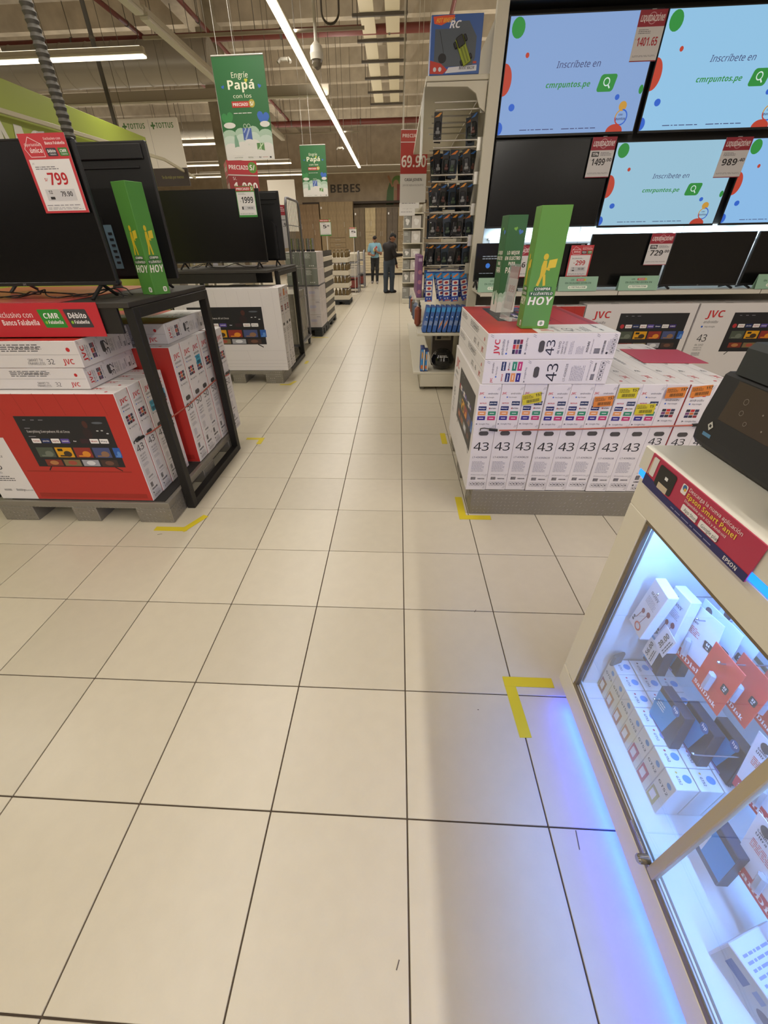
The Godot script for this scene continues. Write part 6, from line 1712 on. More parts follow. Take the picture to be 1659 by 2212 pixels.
func drive_stick(card: Node3D, y: float) -> void:
	part(card, "blister", made(func(b: MB):
		b.box(Vector3(-0.006, y, 0.008), Vector3(0.022, 0.062, 0.014), 0.006)), mat("blister_clear", "c9ccd4", 0.08, 0.0, {"transparency": BaseMaterial3D.TRANSPARENCY_ALPHA, "albedo_color": Color(0.85, 0.87, 0.92, 0.35)}), Vector3.ZERO, Vector3(0, 0, 0))
	part(card, "flash_drive", made(func(b: MB):
		b.hue("8d8b88").box(Vector3(-0.006, y, 0.007), Vector3(0.013, 0.05, 0.006), 0.002).hue("2a2a2e").box(Vector3(-0.006, y - 0.015, 0.0075), Vector3(0.014, 0.02, 0.007), 0.002)), inked())

func glass_cabinet() -> void:
	var white := mat("cabinet_white", "d9d2c0", 0.4)
	var inner := mat("cabinet_inner", "d2d0d0", 0.45)
	var champ := mat("champagne_profile", "7d705c", 0.35, 0.5)
	var zf := -2.15; var zn := -0.25; var zc := (zf + zn) / 2; var lz := zn - zf
	var c := thing("display_cabinet", "white lit display cabinet with sliding glass front and blue edge light", "cabinet", Vector3(0.9, 0, zc))
	var X := func(x): return x - 0.9
	part(c, "base_panel", bxm(0.03, 0.092, lz, 0.002), white, Vector3(X.call(0.645), 0.104, 0))
	part(c, "floor_board", bxm(0.52, 0.02, lz, 0.002), inner, Vector3(X.call(0.9), 0.155, 0))
	part(c, "bottom_board", bxm(0.5, 0.012, lz - 0.04, 0.001), white, Vector3(X.call(0.9), 0.066, 0))
	part(c, "kick_panel", bxm(0.02, 0.06, lz - 0.1, 0.001), white, Vector3(X.call(0.72), 0.03, 0))
	part(c, "side_panel", bxm(0.505, 0.955, 0.03, 0.002), white, Vector3(X.call(0.915), 0.5225, -lz / 2 + 0.015))
	part(c, "side_panel", bxm(0.54, 0.955, 0.03, 0.002), white, Vector3(X.call(0.9), 0.5225, lz / 2 - 0.015))
	part(c, "side_lining", bxm(0.44, 0.75, 0.062, 0.001), inner, Vector3(X.call(0.885), 0.54, -lz / 2 + 0.062))
	part(c, "back_panel", bxm(0.02, 0.83, lz - 0.07, 0.002), inner, Vector3(X.call(1.12), 0.58, 0))
	for k in 5: part(c, "slat_groove", bxm(0.006, 0.014, lz - 0.08, 0.001), champ, Vector3(X.call(1.109), 0.3 + 0.13 * k, 0))
	part(c, "corner_post", bxm(0.03, 0.76, 0.09, 0.002), white, Vector3(X.call(0.645), 0.535, -lz / 2 + 0.045))
	part(c, "top_rail", bxm(0.03, 0.085, lz, 0.002), white, Vector3(X.call(0.645), 0.958, 0))
	part(c, "top_board", bxm(0.52, 0.02, lz - 0.03, 0.002), inner, Vector3(X.call(0.9), 0.99, 0))
	part(c, "counter_top", bxm(0.56, 0.066, lz + 0.03, 0.003), mat("counter_white", "d6d2c6", 0.3), Vector3(X.call(0.902), 1.057, 0))
	part(c, "blue_led_edge", bxm(0.012, 0.02, lz + 0.02, 0.002), glow("blue_led_lamp", "1878ff", 2.6), Vector3(X.call(0.633), 1.013, 0))
	part(c, "blue_led_edge", bxm(0.5, 0.02, 0.012, 0.002), mats["blue_led_lamp"], Vector3(X.call(0.9), 1.013, -lz / 2 - 0.006))
	area("blue_edge_light", Vector3(0.9, 1.013, zf - 0.014), Vector2(0.5, 0.018), 0.3, Color(0.2, 0.35, 1.0), Vector3(0, 0, 0))
	area("blue_edge_light", Vector3(0.624, 1.013, zc), Vector2(lz, 0.018), 0.1, Color(0.2, 0.4, 1.0), Vector3(0, PI / 2, 0))
	# frame profiles and panes
	part(c, "frame_profile", made(func(b: MB):
		var h := lz / 2
		b.box(Vector3(0, 0.912, 0), Vector3(0.016, 0.014, lz - 0.18), 0.002)
		b.box(Vector3(0, 0.535, -h + 0.096), Vector3(0.016, 0.75, 0.012), 0.002)
		b.box(Vector3(-0.006, 0.158, 0), Vector3(0.006, 0.02, lz - 0.09), 0.001)
		b.box(Vector3(0.004, 0.158, 0), Vector3(0.004, 0.016, lz - 0.09), 0.001)
		b.box(Vector3(0.014, 0.158, 0), Vector3(0.006, 0.02, lz - 0.09), 0.001)), champ, Vector3(X.call(0.641), 0, 0))
	var gl := mat("cabinet_glass", "e8f0f4", 0.02, 0.0, {"transparency": BaseMaterial3D.TRANSPARENCY_ALPHA, "albedo_color": Color(0.93, 0.96, 0.98, 0.06)})
	part(c, "glass_pane", bxm(0.004, 0.745, 0.56, 0.0005), gl, Vector3(X.call(0.6465), 0.537, -1.775 - zc + 0.0))
	part(c, "glass_pane", bxm(0.004, 0.745, 1.15, 0.0005), gl, Vector3(X.call(0.6375), 0.537, -0.93 - zc))
	part(c, "pane_stile", bxm(0.016, 0.75, 0.026, 0.002), mat("stile_champagne", "b7a98c", 0.35, 0.3), Vector3(X.call(0.636), 0.537, -1.503 - zc))
	var lk := part(c, "lock", made(func(b: MB):
		b.xf = Transform3D(Basis(Vector3(0, 0, 1), PI / 2), Vector3(0, 0, 0))
		b.lathe([Vector2(0, -0.012), Vector2(0.012, -0.012), Vector2(0.012, 0.014), Vector2(0.009, 0.018), Vector2(0, 0.018)], 14)), mat("chrome_lock", "a9a59c", 0.2, 1.0), Vector3(X.call(0.624), 0.176, -1.53 - zc))
	part(lk, "ratchet", bxm(0.004, 0.012, 0.12, 0.001), mats["chrome_lock"], Vector3(0.01, -0.004, -0.03))
	# lights: cool strip inside the top, blue strip under the counter and along the floor
	part(c, "interior_led", bxm(0.012, 0.008, lz - 0.12, 0.002), glow("led_strip_cool", "c8d4ff", 3.0), Vector3(X.call(0.68), 0.976, 0))
	area("interior_led_light", Vector3(0.68, 0.968, zc), Vector2(0.02, lz - 0.14), 2.6, Color(0.4, 0.64, 1.0))
	part(c, "floor_led", bxm(0.012, 0.006, lz - 0.06, 0.001), glow("blue_floor_led_lamp", "2a30ff", 2.5), Vector3(X.call(0.66), 0.055, 0.03))
	area("floor_led_light", Vector3(0.655, 0.05, zc + 0.03), Vector2(lz - 0.1, 0.01), 0.6, Color(0.06, 0.3, 1.0), Vector3(-PI / 4, PI / 2, 0))
	# printed strip on the counter edge
	var bn := thing("strip_sign", "crimson printer advert strip along the counter edge", "sign", Vector3(0.6185, 1.002, -1.92), -PI / 2)
	part(bn, "board", bxm(0.39, 0.088, 0.003, 0.0005), mat("strip_crimson", "b23350", 0.45), Vector3(0, 0.044, 0))
	part(bn, "print", made(func(b: MB):
		b.xf = Transform3D(Basis(), Vector3(0, 0, 0.0022))
		b.hue("2a2a60").rect(0, 0.009, 0.39, 0.018).poly([Vector2(-0.195, 0.0), Vector2(-0.09, 0.0), Vector2(-0.11, 0.022), Vector2(-0.195, 0.03)])
		b.z = 0.0003
		b.hue("c9a58c").poly([Vector2(-0.19, 0.03), Vector2(-0.165, 0.05), Vector2(-0.16, 0.084), Vector2(-0.185, 0.08)]).hue("d8d4d0").rr(-0.172, 0.058, 0.02, 0.05, 0.003)
		b.hue("232226").rr(-0.115, 0.05, 0.072, 0.056, 0.007).hue("c8b8a0").rect(-0.115, 0.028, 0.04, 0.016).hue("dedede").rect(-0.112, 0.055, 0.012, 0.008)
		b.hue("e6e0dc").rr(-0.044, 0.066, 0.02, 0.024, 0.004)
		b.hue("f0e4e4").txt("Descarga la nueva aplicación", -0.028, 0.07, 0.0088, 0, false, 0.17)
		b.hue("e6c24a").txt("Epson Smart Panel", -0.028, 0.054, 0.0115, 0, true, 0.16)
		b.hue("f0e4e4").txt("Disponible para iOS y Android", -0.028, 0.043, 0.006, 0, false, 0.14)
		b.hue("e4e0e0").rr(0.0, 0.029, 0.056, 0.017, 0.003).rr(0.068, 0.029, 0.062, 0.017, 0.003)
		b.txt("EPSON", 0.15, 0.005, 0.009, 0.5, true)
		b.z = 0.0006
		b.hue("3c6a9c").ell(-0.044, 0.07, 0.007).hue("d8a83a").ell(-0.041, 0.066, 0.004)
		b.hue("3a3a3e").txt("App Store", 0.006, 0.024, 0.008, 0.5).txt("Google play", 0.074, 0.024, 0.008, 0.5)
		b.hue("8a8ab0").fine(-0.06, 0.011, 0.16, 0.006, 1, 4)), inked())
	printer()
	# ---- goods inside ----
	var pk := hang_card("earphone_box", "white earphone box with burgundy earphones pictured, hanging at the cabinet end", Vector3(0.715, 0.715, -1.985), 0.075, 0.2, 0.03, "d4d2da", func(b: MB, w, h):
		b.hue("3a3a44").txt("SONY", 0, h * 0.76, 0.011, 0.5, true, 0.04, 0, "Droid Serif")
		b.hue("9a98a6").fine(-w * 0.3, h * 0.71, w * 0.6, h * 0.14, 5, 2)
		b.hue("7c2a3c").ell(-w * 0.12, h * 0.42, 0.007, 0.009).ell(w * 0.2, h * 0.46, 0.008, 0.01).line(-w * 0.14, h * 0.42, -w * 0.25, h * 0.2, 0.002).line(w * 0.18, h * 0.46, w * 0.05, h * 0.2, 0.002)
		b.hue("c8452c").ring(w * 0.05, h * 0.12, 0.015, 0.005).hue("4a4a50").ell(-w * 0.34, h * 0.12, 0.005).ell(-w * 0.34, h * 0.18, 0.005), -0.1)
	var g1 := "earphone boxes on the same hook"
	pk.set_meta("group", g1)
	dup(pk, Vector3(0.775, 0.70, -1.975), -PI / 2, "white earphone box hanging behind the burgundy earphone box", g1).rotation.z = 0.08
	var tg := hang_card("price_label", "white shelf label reading 39.00 beside the earphone box", Vector3(0.735, 0.6, -1.92), 0.055, 0.085, 0.001, "cfccd0", func(b: MB, w, h):
		b.xf = b.xf * Transform3D(Basis(Vector3(0, 0, 1), PI / 2), Vector3(0, h / 2, 0))
		b.hue("2c2c34").txt("39.00", 0.0, -0.004, 0.016, 0.5, true, 0.06).fine(-0.03, -0.01, 0.06, 0.014, 2, 3), -0.15)
	tg.set_meta("category", "label")
	var cg := "flash drive cards in the glass cabinet"
	for i in 3:
		var o := hang_card("flash_drive_card", ["white 64 gigabyte flash drive card with red foot, foremost of its hook", "white flash drive card behind the foremost 64 gigabyte one", "white flash drive card deepest on the 64 gigabyte hook"][i], Vector3(0.795 + 0.035 * i, 0.69, -1.925 + 0.02 * i), 0.145, 0.19, 0.002, "d6d4da", func(b, w, h): art_drive(b, w, h, true, "64"), 0.2 - 0.1 * i, cg)
		drive_stick(o, -0.115)
	for i in 4:
		var o := hang_card("flash_drive_card", ["red 32 gigabyte flash drive card, foremost of its hook", "red 32 gigabyte card second on its hook", "red 32 gigabyte card third on its hook", "red 32 gigabyte card deepest on its hook"][i], Vector3(0.75 + 0.045 * i, 0.70, -1.765 + 0.03 * i), 0.1, 0.155, 0.002, "c03e30", func(b, w, h): art_drive(b, w, h, false, "32"), 0.05, cg)
		drive_stick(o, -0.075)
	for i in 2:
		var o := hang_card("flash_drive_card", ["white flash drive card with red foot hanging past the pane stile", "white memory card pack with red foot beside the ink boxes"][i], [Vector3(0.77, 0.48, -1.46), Vector3(0.83, 0.56, -1.60)][i], 0.15, 0.19, 0.002, "d6d4da", func(b, w, h): art_drive(b, w, h, true, "64"), 0.2, cg)
		drive_stick(o, -0.115)
	# hanging ink boxes
	var ink := func(b: MB, w, h):
		b.hue("2f8fc8").poly([Vector2(-w * 0.5, h * 0.1), Vector2(w * 0.1, h * 0.1), Vector2(w * 0.3, h * 0.86), Vector2(-w * 0.5, h * 0.86)])
		b.z = 0.0003
		b.hue("3a6aa8").ell(w * 0.2, h * 0.9, w * 0.14)
		b.hue("e8f0f4").fine(-w * 0.4, h * 0.7, w * 0.3, h * 0.2, 3, 2)
		b.hue("7a7ab8").rect(0, h * 0.05, w * 0.5, h * 0.06)
		b.z = 0.0006
		b.hue("e8f0f8").txt("hp", w * 0.2, h * 0.885, w * 0.1, 0.5, true)
	for i in 5:
		hang_card("ink_box", ["blue and black ink box hanging in front of the small white boxes", "blue and black ink box second on its hook", "blue and black ink box third on its hook", "ink box with a white label reading 56.00", "ink box behind the one labelled 56.00"][i], Vector3(0.765 + 0.05 * (i % 3), 0.43, -1.815 + 0.045 * i) if i < 3 else Vector3(0.785 + 0.06 * (i - 3), 0.52, -1.975), 0.11 if i < 3 else 0.075, 0.135, 0.03, "2a2a38", ink, 0.12, "ink boxes on hooks")
	hang_card("ink_box", "ink box printed 662 hanging past the pane stile", Vector3(0.76, 0.345, -1.53), 0.1, 0.14, 0.03, "2c2c3c", func(b: MB, w, h):
		b.hue("2f86c4").rect(w * 0.15, h * 0.5, w * 0.7, h * 0.7).hue("d8d8e0").rect(-w * 0.3, h * 0.42, w * 0.3, h * 0.5)
		b.z = 0.0003
		b.hue("3a3a44").txt("662", -w * 0.3, h * 0.5, 0.014, 0.5, true, w * 0.24).ell(-w * 0.3, h * 0.36, 0.006), 0.1)
	var l56 := hang_card("price_label", "white shelf label reading 56.00 on an ink box", Vector3(0.752, 0.50, -1.965), 0.055, 0.075, 0.001, "d6d4d8", func(b: MB, w, h):
		b.xf = b.xf * Transform3D(Basis(Vector3(0, 0, 1), PI / 2), Vector3(0, h / 2, 0))
		b.hue("2c2c34").txt("56.00", 0.0, 0.002, 0.014, 0.5, true, 0.055).fine(-0.03, -0.006, 0.05, 0.014, 2, 3), 0.0)
	l56.set_meta("category", "label")
	for s in [["peg hook tip beside the earphone boxes", Vector3(0.70, 0.70, -1.985)], ["peg hook through the 64 gigabyte cards", Vector3(0.77, 0.685, -1.91)], ["peg hook through the red flash drive cards", Vector3(0.73, 0.695, -1.765)], ["empty peg hook above the label reading 56.00", Vector3(0.74, 0.535, -1.99)], ["peg hook before the hanging ink boxes", Vector3(0.72, 0.415, -1.84)], ["peg hook between the ink boxes and the pane stile", Vector3(0.73, 0.43, -1.68)]]:
		peg_hook(s[0], s[1], 1.108)
	# rows of small ink bottle boxes on the cabinet floor
	var names := ["GT53", "GT53", "GT53", "GT53", "GT52", "GT52", "GT52"]
	var tone := ["8c4a44", "a86a4c", "a86a4c", "a86a4c", "a83c3c", "a83c3c", "a89a4a"]
	var made_ := {}
	for i in 7:
		for j in 3:
			var at := Vector3(0.744 + 0.063 * j, 0.1655, -2.02 + 0.0585 * i)
			var key: String = names[i] + tone[i]
			var lab := "small white ink bottle box printed %s, %s row from the glass" % [names[i], ["first", "second", "third"][j]]
			if made_.has(key):
				dup(made_[key], at, -PI / 2, lab)
			else:
				var t := thing("ink_bottle_box", lab, "box", at, -PI / 2, "small ink bottle boxes on the cabinet floor")
				part(t, "body", bxm(0.057, 0.155, 0.06, 0.0015), mat("ink_box_white", "d6d2d2", 0.45), Vector3(0, 0.0775, 0))
				part(t, "print", made(func(b: MB):
					b.xf = face(0.057, 0.155, 0.06, "F")
					b.hue("cdc8bc").rect(0, 0.0775, 0.055, 0.153)
					b.z = 0.0003
					b.hue(tone[i]).rect(-0.008, 0.035, 0.034, 0.06)
					b.hue("d8d4d4").rect(-0.01, 0.035, 0.02, 0.035)
					b.hue("2c2c34").txt(names[i], 0, 0.095, 0.011, 0.5, true, 0.042)
					b.hue("3c7ab0").ell(0.01, 0.13, 0.009)
					b.xf = face(0.057, 0.155, 0.06, "T")
					b.z = 0.0
					b.hue("4a86c0").ell(0, 0.012, 0.011)
					b.hue("3a3a44").txt(names[i], 0.004, -0.014, 0.007, 0.5, true)
					b.hue(["3a2030", "b02a40", "402030", "3a2030", "b02a40", "b02a40", "c8a43a"][i]).ell(-0.016, -0.008, 0.003)), inked())
				made_[key] = t
	# accessories lying nearer
	var ab := thing("adapter_box", "printed accessory box with a clear window lying on the cabinet floor", "box", Vector3(0.775, 0.1655, -1.31), 0.35)
	part(ab, "body", bxm(0.12, 0.1, 0.16, 0.002), mat("adapter_white", "c2c0c8", 0.4), Vector3(0, 0.05, 0))
	part(ab, "print", made(func(b: MB):
		b.xf = face(0.12, 0.1, 0.16, "L")
		b.hue("a8a29c").rect(0, 0.05, 0.15, 0.09)
		b.z = 0.0003
		b.hue("3a4a78").rect(-0.04, 0.06, 0.04, 0.03).hue("4a3a40").ell(0.03, 0.04, 0.02, 0.014).hue("6a7a98").rect(0.0, 0.07, 0.02, 0.02)
		b.xf = face(0.12, 0.1, 0.16, "T")
		b.z = 0.0
		b.hue("7a7a90").fine(-0.05, 0.06, 0.1, 0.1, 9, 4)), inked())
	var bb := thing("adapter_box", "white accessory box with black hang tab at the cabinet back", "box", Vector3(0.95, 0.1655, -1.26), 0.3)
	part(bb, "body", bxm(0.1, 0.14, 0.16, 0.002), mats["adapter_white"], Vector3(0, 0.07, 0))
	part(bb, "hang_tab", bxm(0.05, 0.04, 0.03, 0.01), mats["hook_black"], Vector3(0, 0.16, -0.06))
	for k in 2:
		var o := thing("hang_tab", ["dark rounded plastic tab standing at the far end of the ink bottle boxes", "dark plastic tab leaning on the second ink bottle box row"][k], "tab", [Vector3(0.72, 0.322, -2.03), Vector3(0.85, 0.322, -2.03)][k], 0.4)
		part(o, "tab", bxm(0.05, 0.055, 0.012, 0.005), mat("tab_grey", "55504e", 0.4), Vector3(0, 0.028, 0))
	tape_mark("yellow corner tape on the floor at the glass cabinet", [Vector2(0.45, -1.95), Vector2(0.44, -2.16), Vector2(0.6, -2.16)], 0.045)

func printer() -> void:
	var t := thing("printer", "black multifunction printer with sloping control panel on the cabinet counter", "printer", Vector3(0.742, 1.0905, -1.955))
	var blk := mat("printer_black", "2a2a2c", 0.55)
	var hz := 0.225
	part(t, "body", made(func(b: MB):
		var p := PackedVector2Array([Vector2(0.014, 0.004), Vector2(0.003, 0.018), Vector2(0.0, 0.04), Vector2(0.001, 0.085), Vector2(0.012, 0.183), Vector2(0.02, 0.19), Vector2(0.36, 0.19), Vector2(0.36, 0.004)])
		b.slab(p, -hz, hz)), blk)
	part(t, "scanner_lid", made(func(b: MB):
		var p := PackedVector2Array([Vector2(0.012, 0.192), Vector2(0.014, 0.25), Vector2(0.026, 0.263), Vector2(0.34, 0.263), Vector2(0.35, 0.25), Vector2(0.35, 0.192)])
		b.slab(p, -hz + 0.028, hz - 0.005)), mat("printer_lid", "303436", 0.5))
	var cp := part(t, "control_panel", made(func(b: MB):
		b.xf = Transform3D(Basis(Vector3(0, 0, 1), 0.0), Vector3.ZERO)
		b.quad(Vector3(0.0004, 0.088, -hz + 0.055), Vector3(0.0004, 0.088, hz - 0.02), Vector3(0.0108, 0.181, hz - 0.02), Vector3(0.0108, 0.181, -hz + 0.055), Vector3(-1, 0.4, 0))), mat("printer_panel", "4a4038", 0.25))
	part(cp, "icons", made(func(b: MB):
		b.xf = Transform3D(Basis(Vector3(0, 0, 1), Vector3(0.011, 0.098, 0).normalized(), Vector3(-0.098, 0.011, 0).normalized()), Vector3(-0.0006, 0.088, 0))
		b.hue("8a8078").ring(-0.12, 0.06, 0.007, 0.001).ring(-0.115, 0.035, 0.006, 0.001).ring(-0.09, 0.018, 0.005, 0.001).ell(-0.06, 0.05, 0.002).ell(-0.02, 0.075, 0.002).ell(-0.04, 0.02, 0.002).ell(0.0, 0.04, 0.002).ring(0.03, 0.03, 0.009, 0.001)), inked())
	part(t, "logo_print", made(func(b: MB):
		b.xf = Transform3D(Basis(Vector3(0, 0, 1), Vector3.UP, Vector3.LEFT), Vector3(-0.0006, 0, 0))
		b.hue("c9c8c2").poly([Vector2(-0.19, 0.066), Vector2(-0.18, 0.054), Vector2(-0.17, 0.066), Vector2(-0.18, 0.078)]).hue("5a8ab0").rect(-0.18, 0.042, 0.03, 0.009)
		b.z = 0.0003
		b.hue("2a2a2c").rect(-0.18, 0.066, 0.007, 0.007)), inked())
	part(t, "paper", bxm(0.2, 0.002, 0.26, 0.0004), mat("card_white"), Vector3(0.2, 0.2645, 0.08))
	part(t, "output_tray", made(func(b: MB): b.box(Vector3(-0.03, 0.03, 0.17), Vector3(0.09, 0.052, 0.09), 0.02)), blk)
	for z in [-0.19, 0.19]: part(t, "foot", bxm(0.03, 0.006, 0.03, 0.001), mat("tv_vent"), Vector3(0.06, 0.002, z))

func far_end() -> void:
	# lettering on the rear wall, and the printed figure beside it
	var s := thing("wall_lettering", "large dark letters reading BEBES on the tan rear wall", "lettering", Vector3(-3.7, 3.76, -28.19))
	part(s, "letters", made(func(b: MB):
		b.hue("3a3026").txt("BEBES", 0, 0, 0.34, 0, true, 1.58)), inked())
	var fig := thing("wall_print", "printed figure in green and orange on the tan rear wall", "mural", Vector3(-0.45, 3.2, -28.19))
	part(fig, "print", made(func(b: MB):
		b.hue("4a6a3a").poly([Vector2(-0.3, 0.0), Vector2(0.1, 0.0), Vector2(0.1, 0.9), Vector2(-0.1, 0.95), Vector2(-0.24, 0.6)])
		b.z = 0.001
		b.hue("a87c5c").line(-0.2, 1.2, 0.05, 0.75, 0.1).rect(0.28, 0.3, 0.3, 0.6).hue("6a8c4a").ell(0.3, 0.95, 0.3, 0.25)
		b.z = 0.002
		b.hue("b08a6c").ell(0.22, 0.85, 0.15, 0.18).hue("8c4434").rect(0.4, 0.5, 0.25, 0.7)), inked())
	# platform of drawer fronts carrying the wardrobes
	var pf := thing("wardrobe_platform", "long cream chest of drawers carrying the row of wardrobes", "chest of drawers", Vector3(-2.2, 0, -27.45))
	part(pf, "carcass", bxm(7.2, 1.0, 0.6, 0.006), mat("platform_cream", "c2b69c", 0.5), Vector3(0, 0.6, 0))
	part(pf, "plinth", bxm(7.2, 0.1, 0.56, 0.004), mat("plinth_dark", "2a2624", 0.6), Vector3(0, 0.05, 0))
	for i in 8:
		for j in 4:
			var d := part(pf, "drawer", bxm(0.86, 0.22, 0.02, 0.004), mat("drawer_oak", "cdbd9c", 0.5), Vector3(-3.15 + 0.9 * i, 0.22 + 0.245 * j, 0.31))
			part(d, "handle", bxm(0.2, 0.016, 0.02, 0.004), mat("handle_satin", "cfc9ba", 0.3, 0.6), Vector3(0, 0.03, 0.02))
	# wardrobes: x left, width, height, tone, doors, drawers
	var w := [[-5.6, 1.35, 2.14, "93795a", 4, 1, "brown four-door wardrobe at the end of the row"], [-4.2, 1.74, 2.22, "9c8664", 4, 3, "wide oak wardrobe with an open niche between drawers"], [-2.41, 0.56, 1.93, "786852", 2, 0, "slim dark wardrobe right of the wide oak one"], [-1.83, 0.56, 1.93, "c4b088", 2, 3, "slim pale oak wardrobe with three drawers"], [-1.25, 0.56, 1.93, "8e7a5e", 2, 0, "slim mid-brown wardrobe behind the shopper in black"], [-0.67, 0.56, 1.93, "6c6052", 2, 0, "slim dark grey-brown wardrobe with a white tag"], [-0.09, 0.62, 1.93, "a08c6c", 2, 3, "mid-brown wardrobe with drawers at the aisle edge"], [0.56, 0.6, 1.93, "8c7a60", 2, 0, "brown wardrobe mostly behind the far gondola"]]
	for a in w:
		var t := thing("wardrobe", a[6], "wardrobe", Vector3(a[0] + a[1] / 2, 1.101, -27.5))
		var m := concrete("wood_" + a[3], a[3], 1.2, 0.22)
		m.uv1_scale = Vector3(6, 0.5, 6)
		part(t, "carcass", bxm(a[1], a[2], 0.5, 0.004), m, Vector3(0, a[2] / 2, 0))
		var low: float = a[2] * (0.46 if a[5] == 3 and a[4] == 2 else 0.0)
		for i in a[4]:
			var dw: float = a[1] / a[4]
			var short: bool = a[4] == 4 and a[5] > 0 and i in [1, 2]
			var lo: float = a[2] * 0.3 if short else low
			var d := part(t, "door", bxm(dw - 0.008, a[2] - lo - 0.03, 0.02, 0.003), m, Vector3(-a[1] / 2 + dw * (i + 0.5), (a[2] + lo) / 2, 0.26))
			part(d, "handle", bxm(0.014, 0.22, 0.02, 0.004), mats["handle_satin"], Vector3((dw / 2 - 0.04) * (1 if i % 2 == 0 else -1), -0.15 if not short else -0.2, 0.02))
		if a[5] > 0:
			for j in 3:
				var ww: float = a[1] if a[4] == 2 else a[1] / 2
				var hh: float = (low if a[4] == 2 else a[2] * 0.3) / 3.0
				var d := part(t, "drawer", bxm(ww - 0.01, hh - 0.01, 0.02, 0.003), m, Vector3(0, hh * (j + 0.5), 0.262))
				part(d, "handle", bxm(ww * 0.35, 0.014, 0.02, 0.003), mats["handle_satin"], Vector3(0, 0.02, 0.02))
		if a[0] in [-4.2, -2.41, -0.67]: part(t, "tag", bxm(0.07, 0.09, 0.004, 0.001), mats["card_white"], Vector3(-a[1] / 2 + 0.08, a[2] - 0.25, 0.274))
	var vb := thing("valance", "dark wooden ledge above the wardrobes under the lettering", "ledge", Vector3(-1.9, 3.3, -28.0))
	part(vb, "board", bxm(6.6, 0.1, 0.4, 0.004), mat("ledge_dark", "3c3024", 0.6), Vector3(0, 0, 0))
	# left background: shelves of cookware beyond the second table, seen under and beside the televisions
	for k in 2:
		var sh := thing("stock_shelf", ["low steel shelf of pans behind the second television table", "low steel shelf of boxes behind the hanging price sign", "low steel shelf of jars beside the column"][k], "shelf", Vector3(-3.2 - 1.15 * k, 0, -9.6 - 0.6 * k))
		for y in [0.12, 0.6, 1.1]: part(sh, "shelf", bxm(1.1, 0.03, 0.5, 0.003), mat("galvanised"), Vector3(0, y, 0))
		for sx in [-1, 1]:
			for sz in [-1, 1]: part(sh, "post", bxm(0.035, 1.5, 0.035, 0.002), mat("galvanised"), Vector3(sx * 0.535, 0.75, sz * 0.235))
		for y in [0.137, 0.617, 1.117]:
			for i in 4:
				goods_box("cookware_box", "plain cookware box on the low steel shelves behind the second table", Vector3(-3.59 - 1.15 * k + 0.26 * i, y, -9.6 - 0.6 * k), Vector3(0.22, 0.22 + 0.05 * ((i + k) % 3), 0.36), ["b9a88c", "8a7f74", "b9b4ae", "7c6a5c"][(i + k) % 4], "a89c8c", (i + k) % 3, "cookware boxes behind the second table")

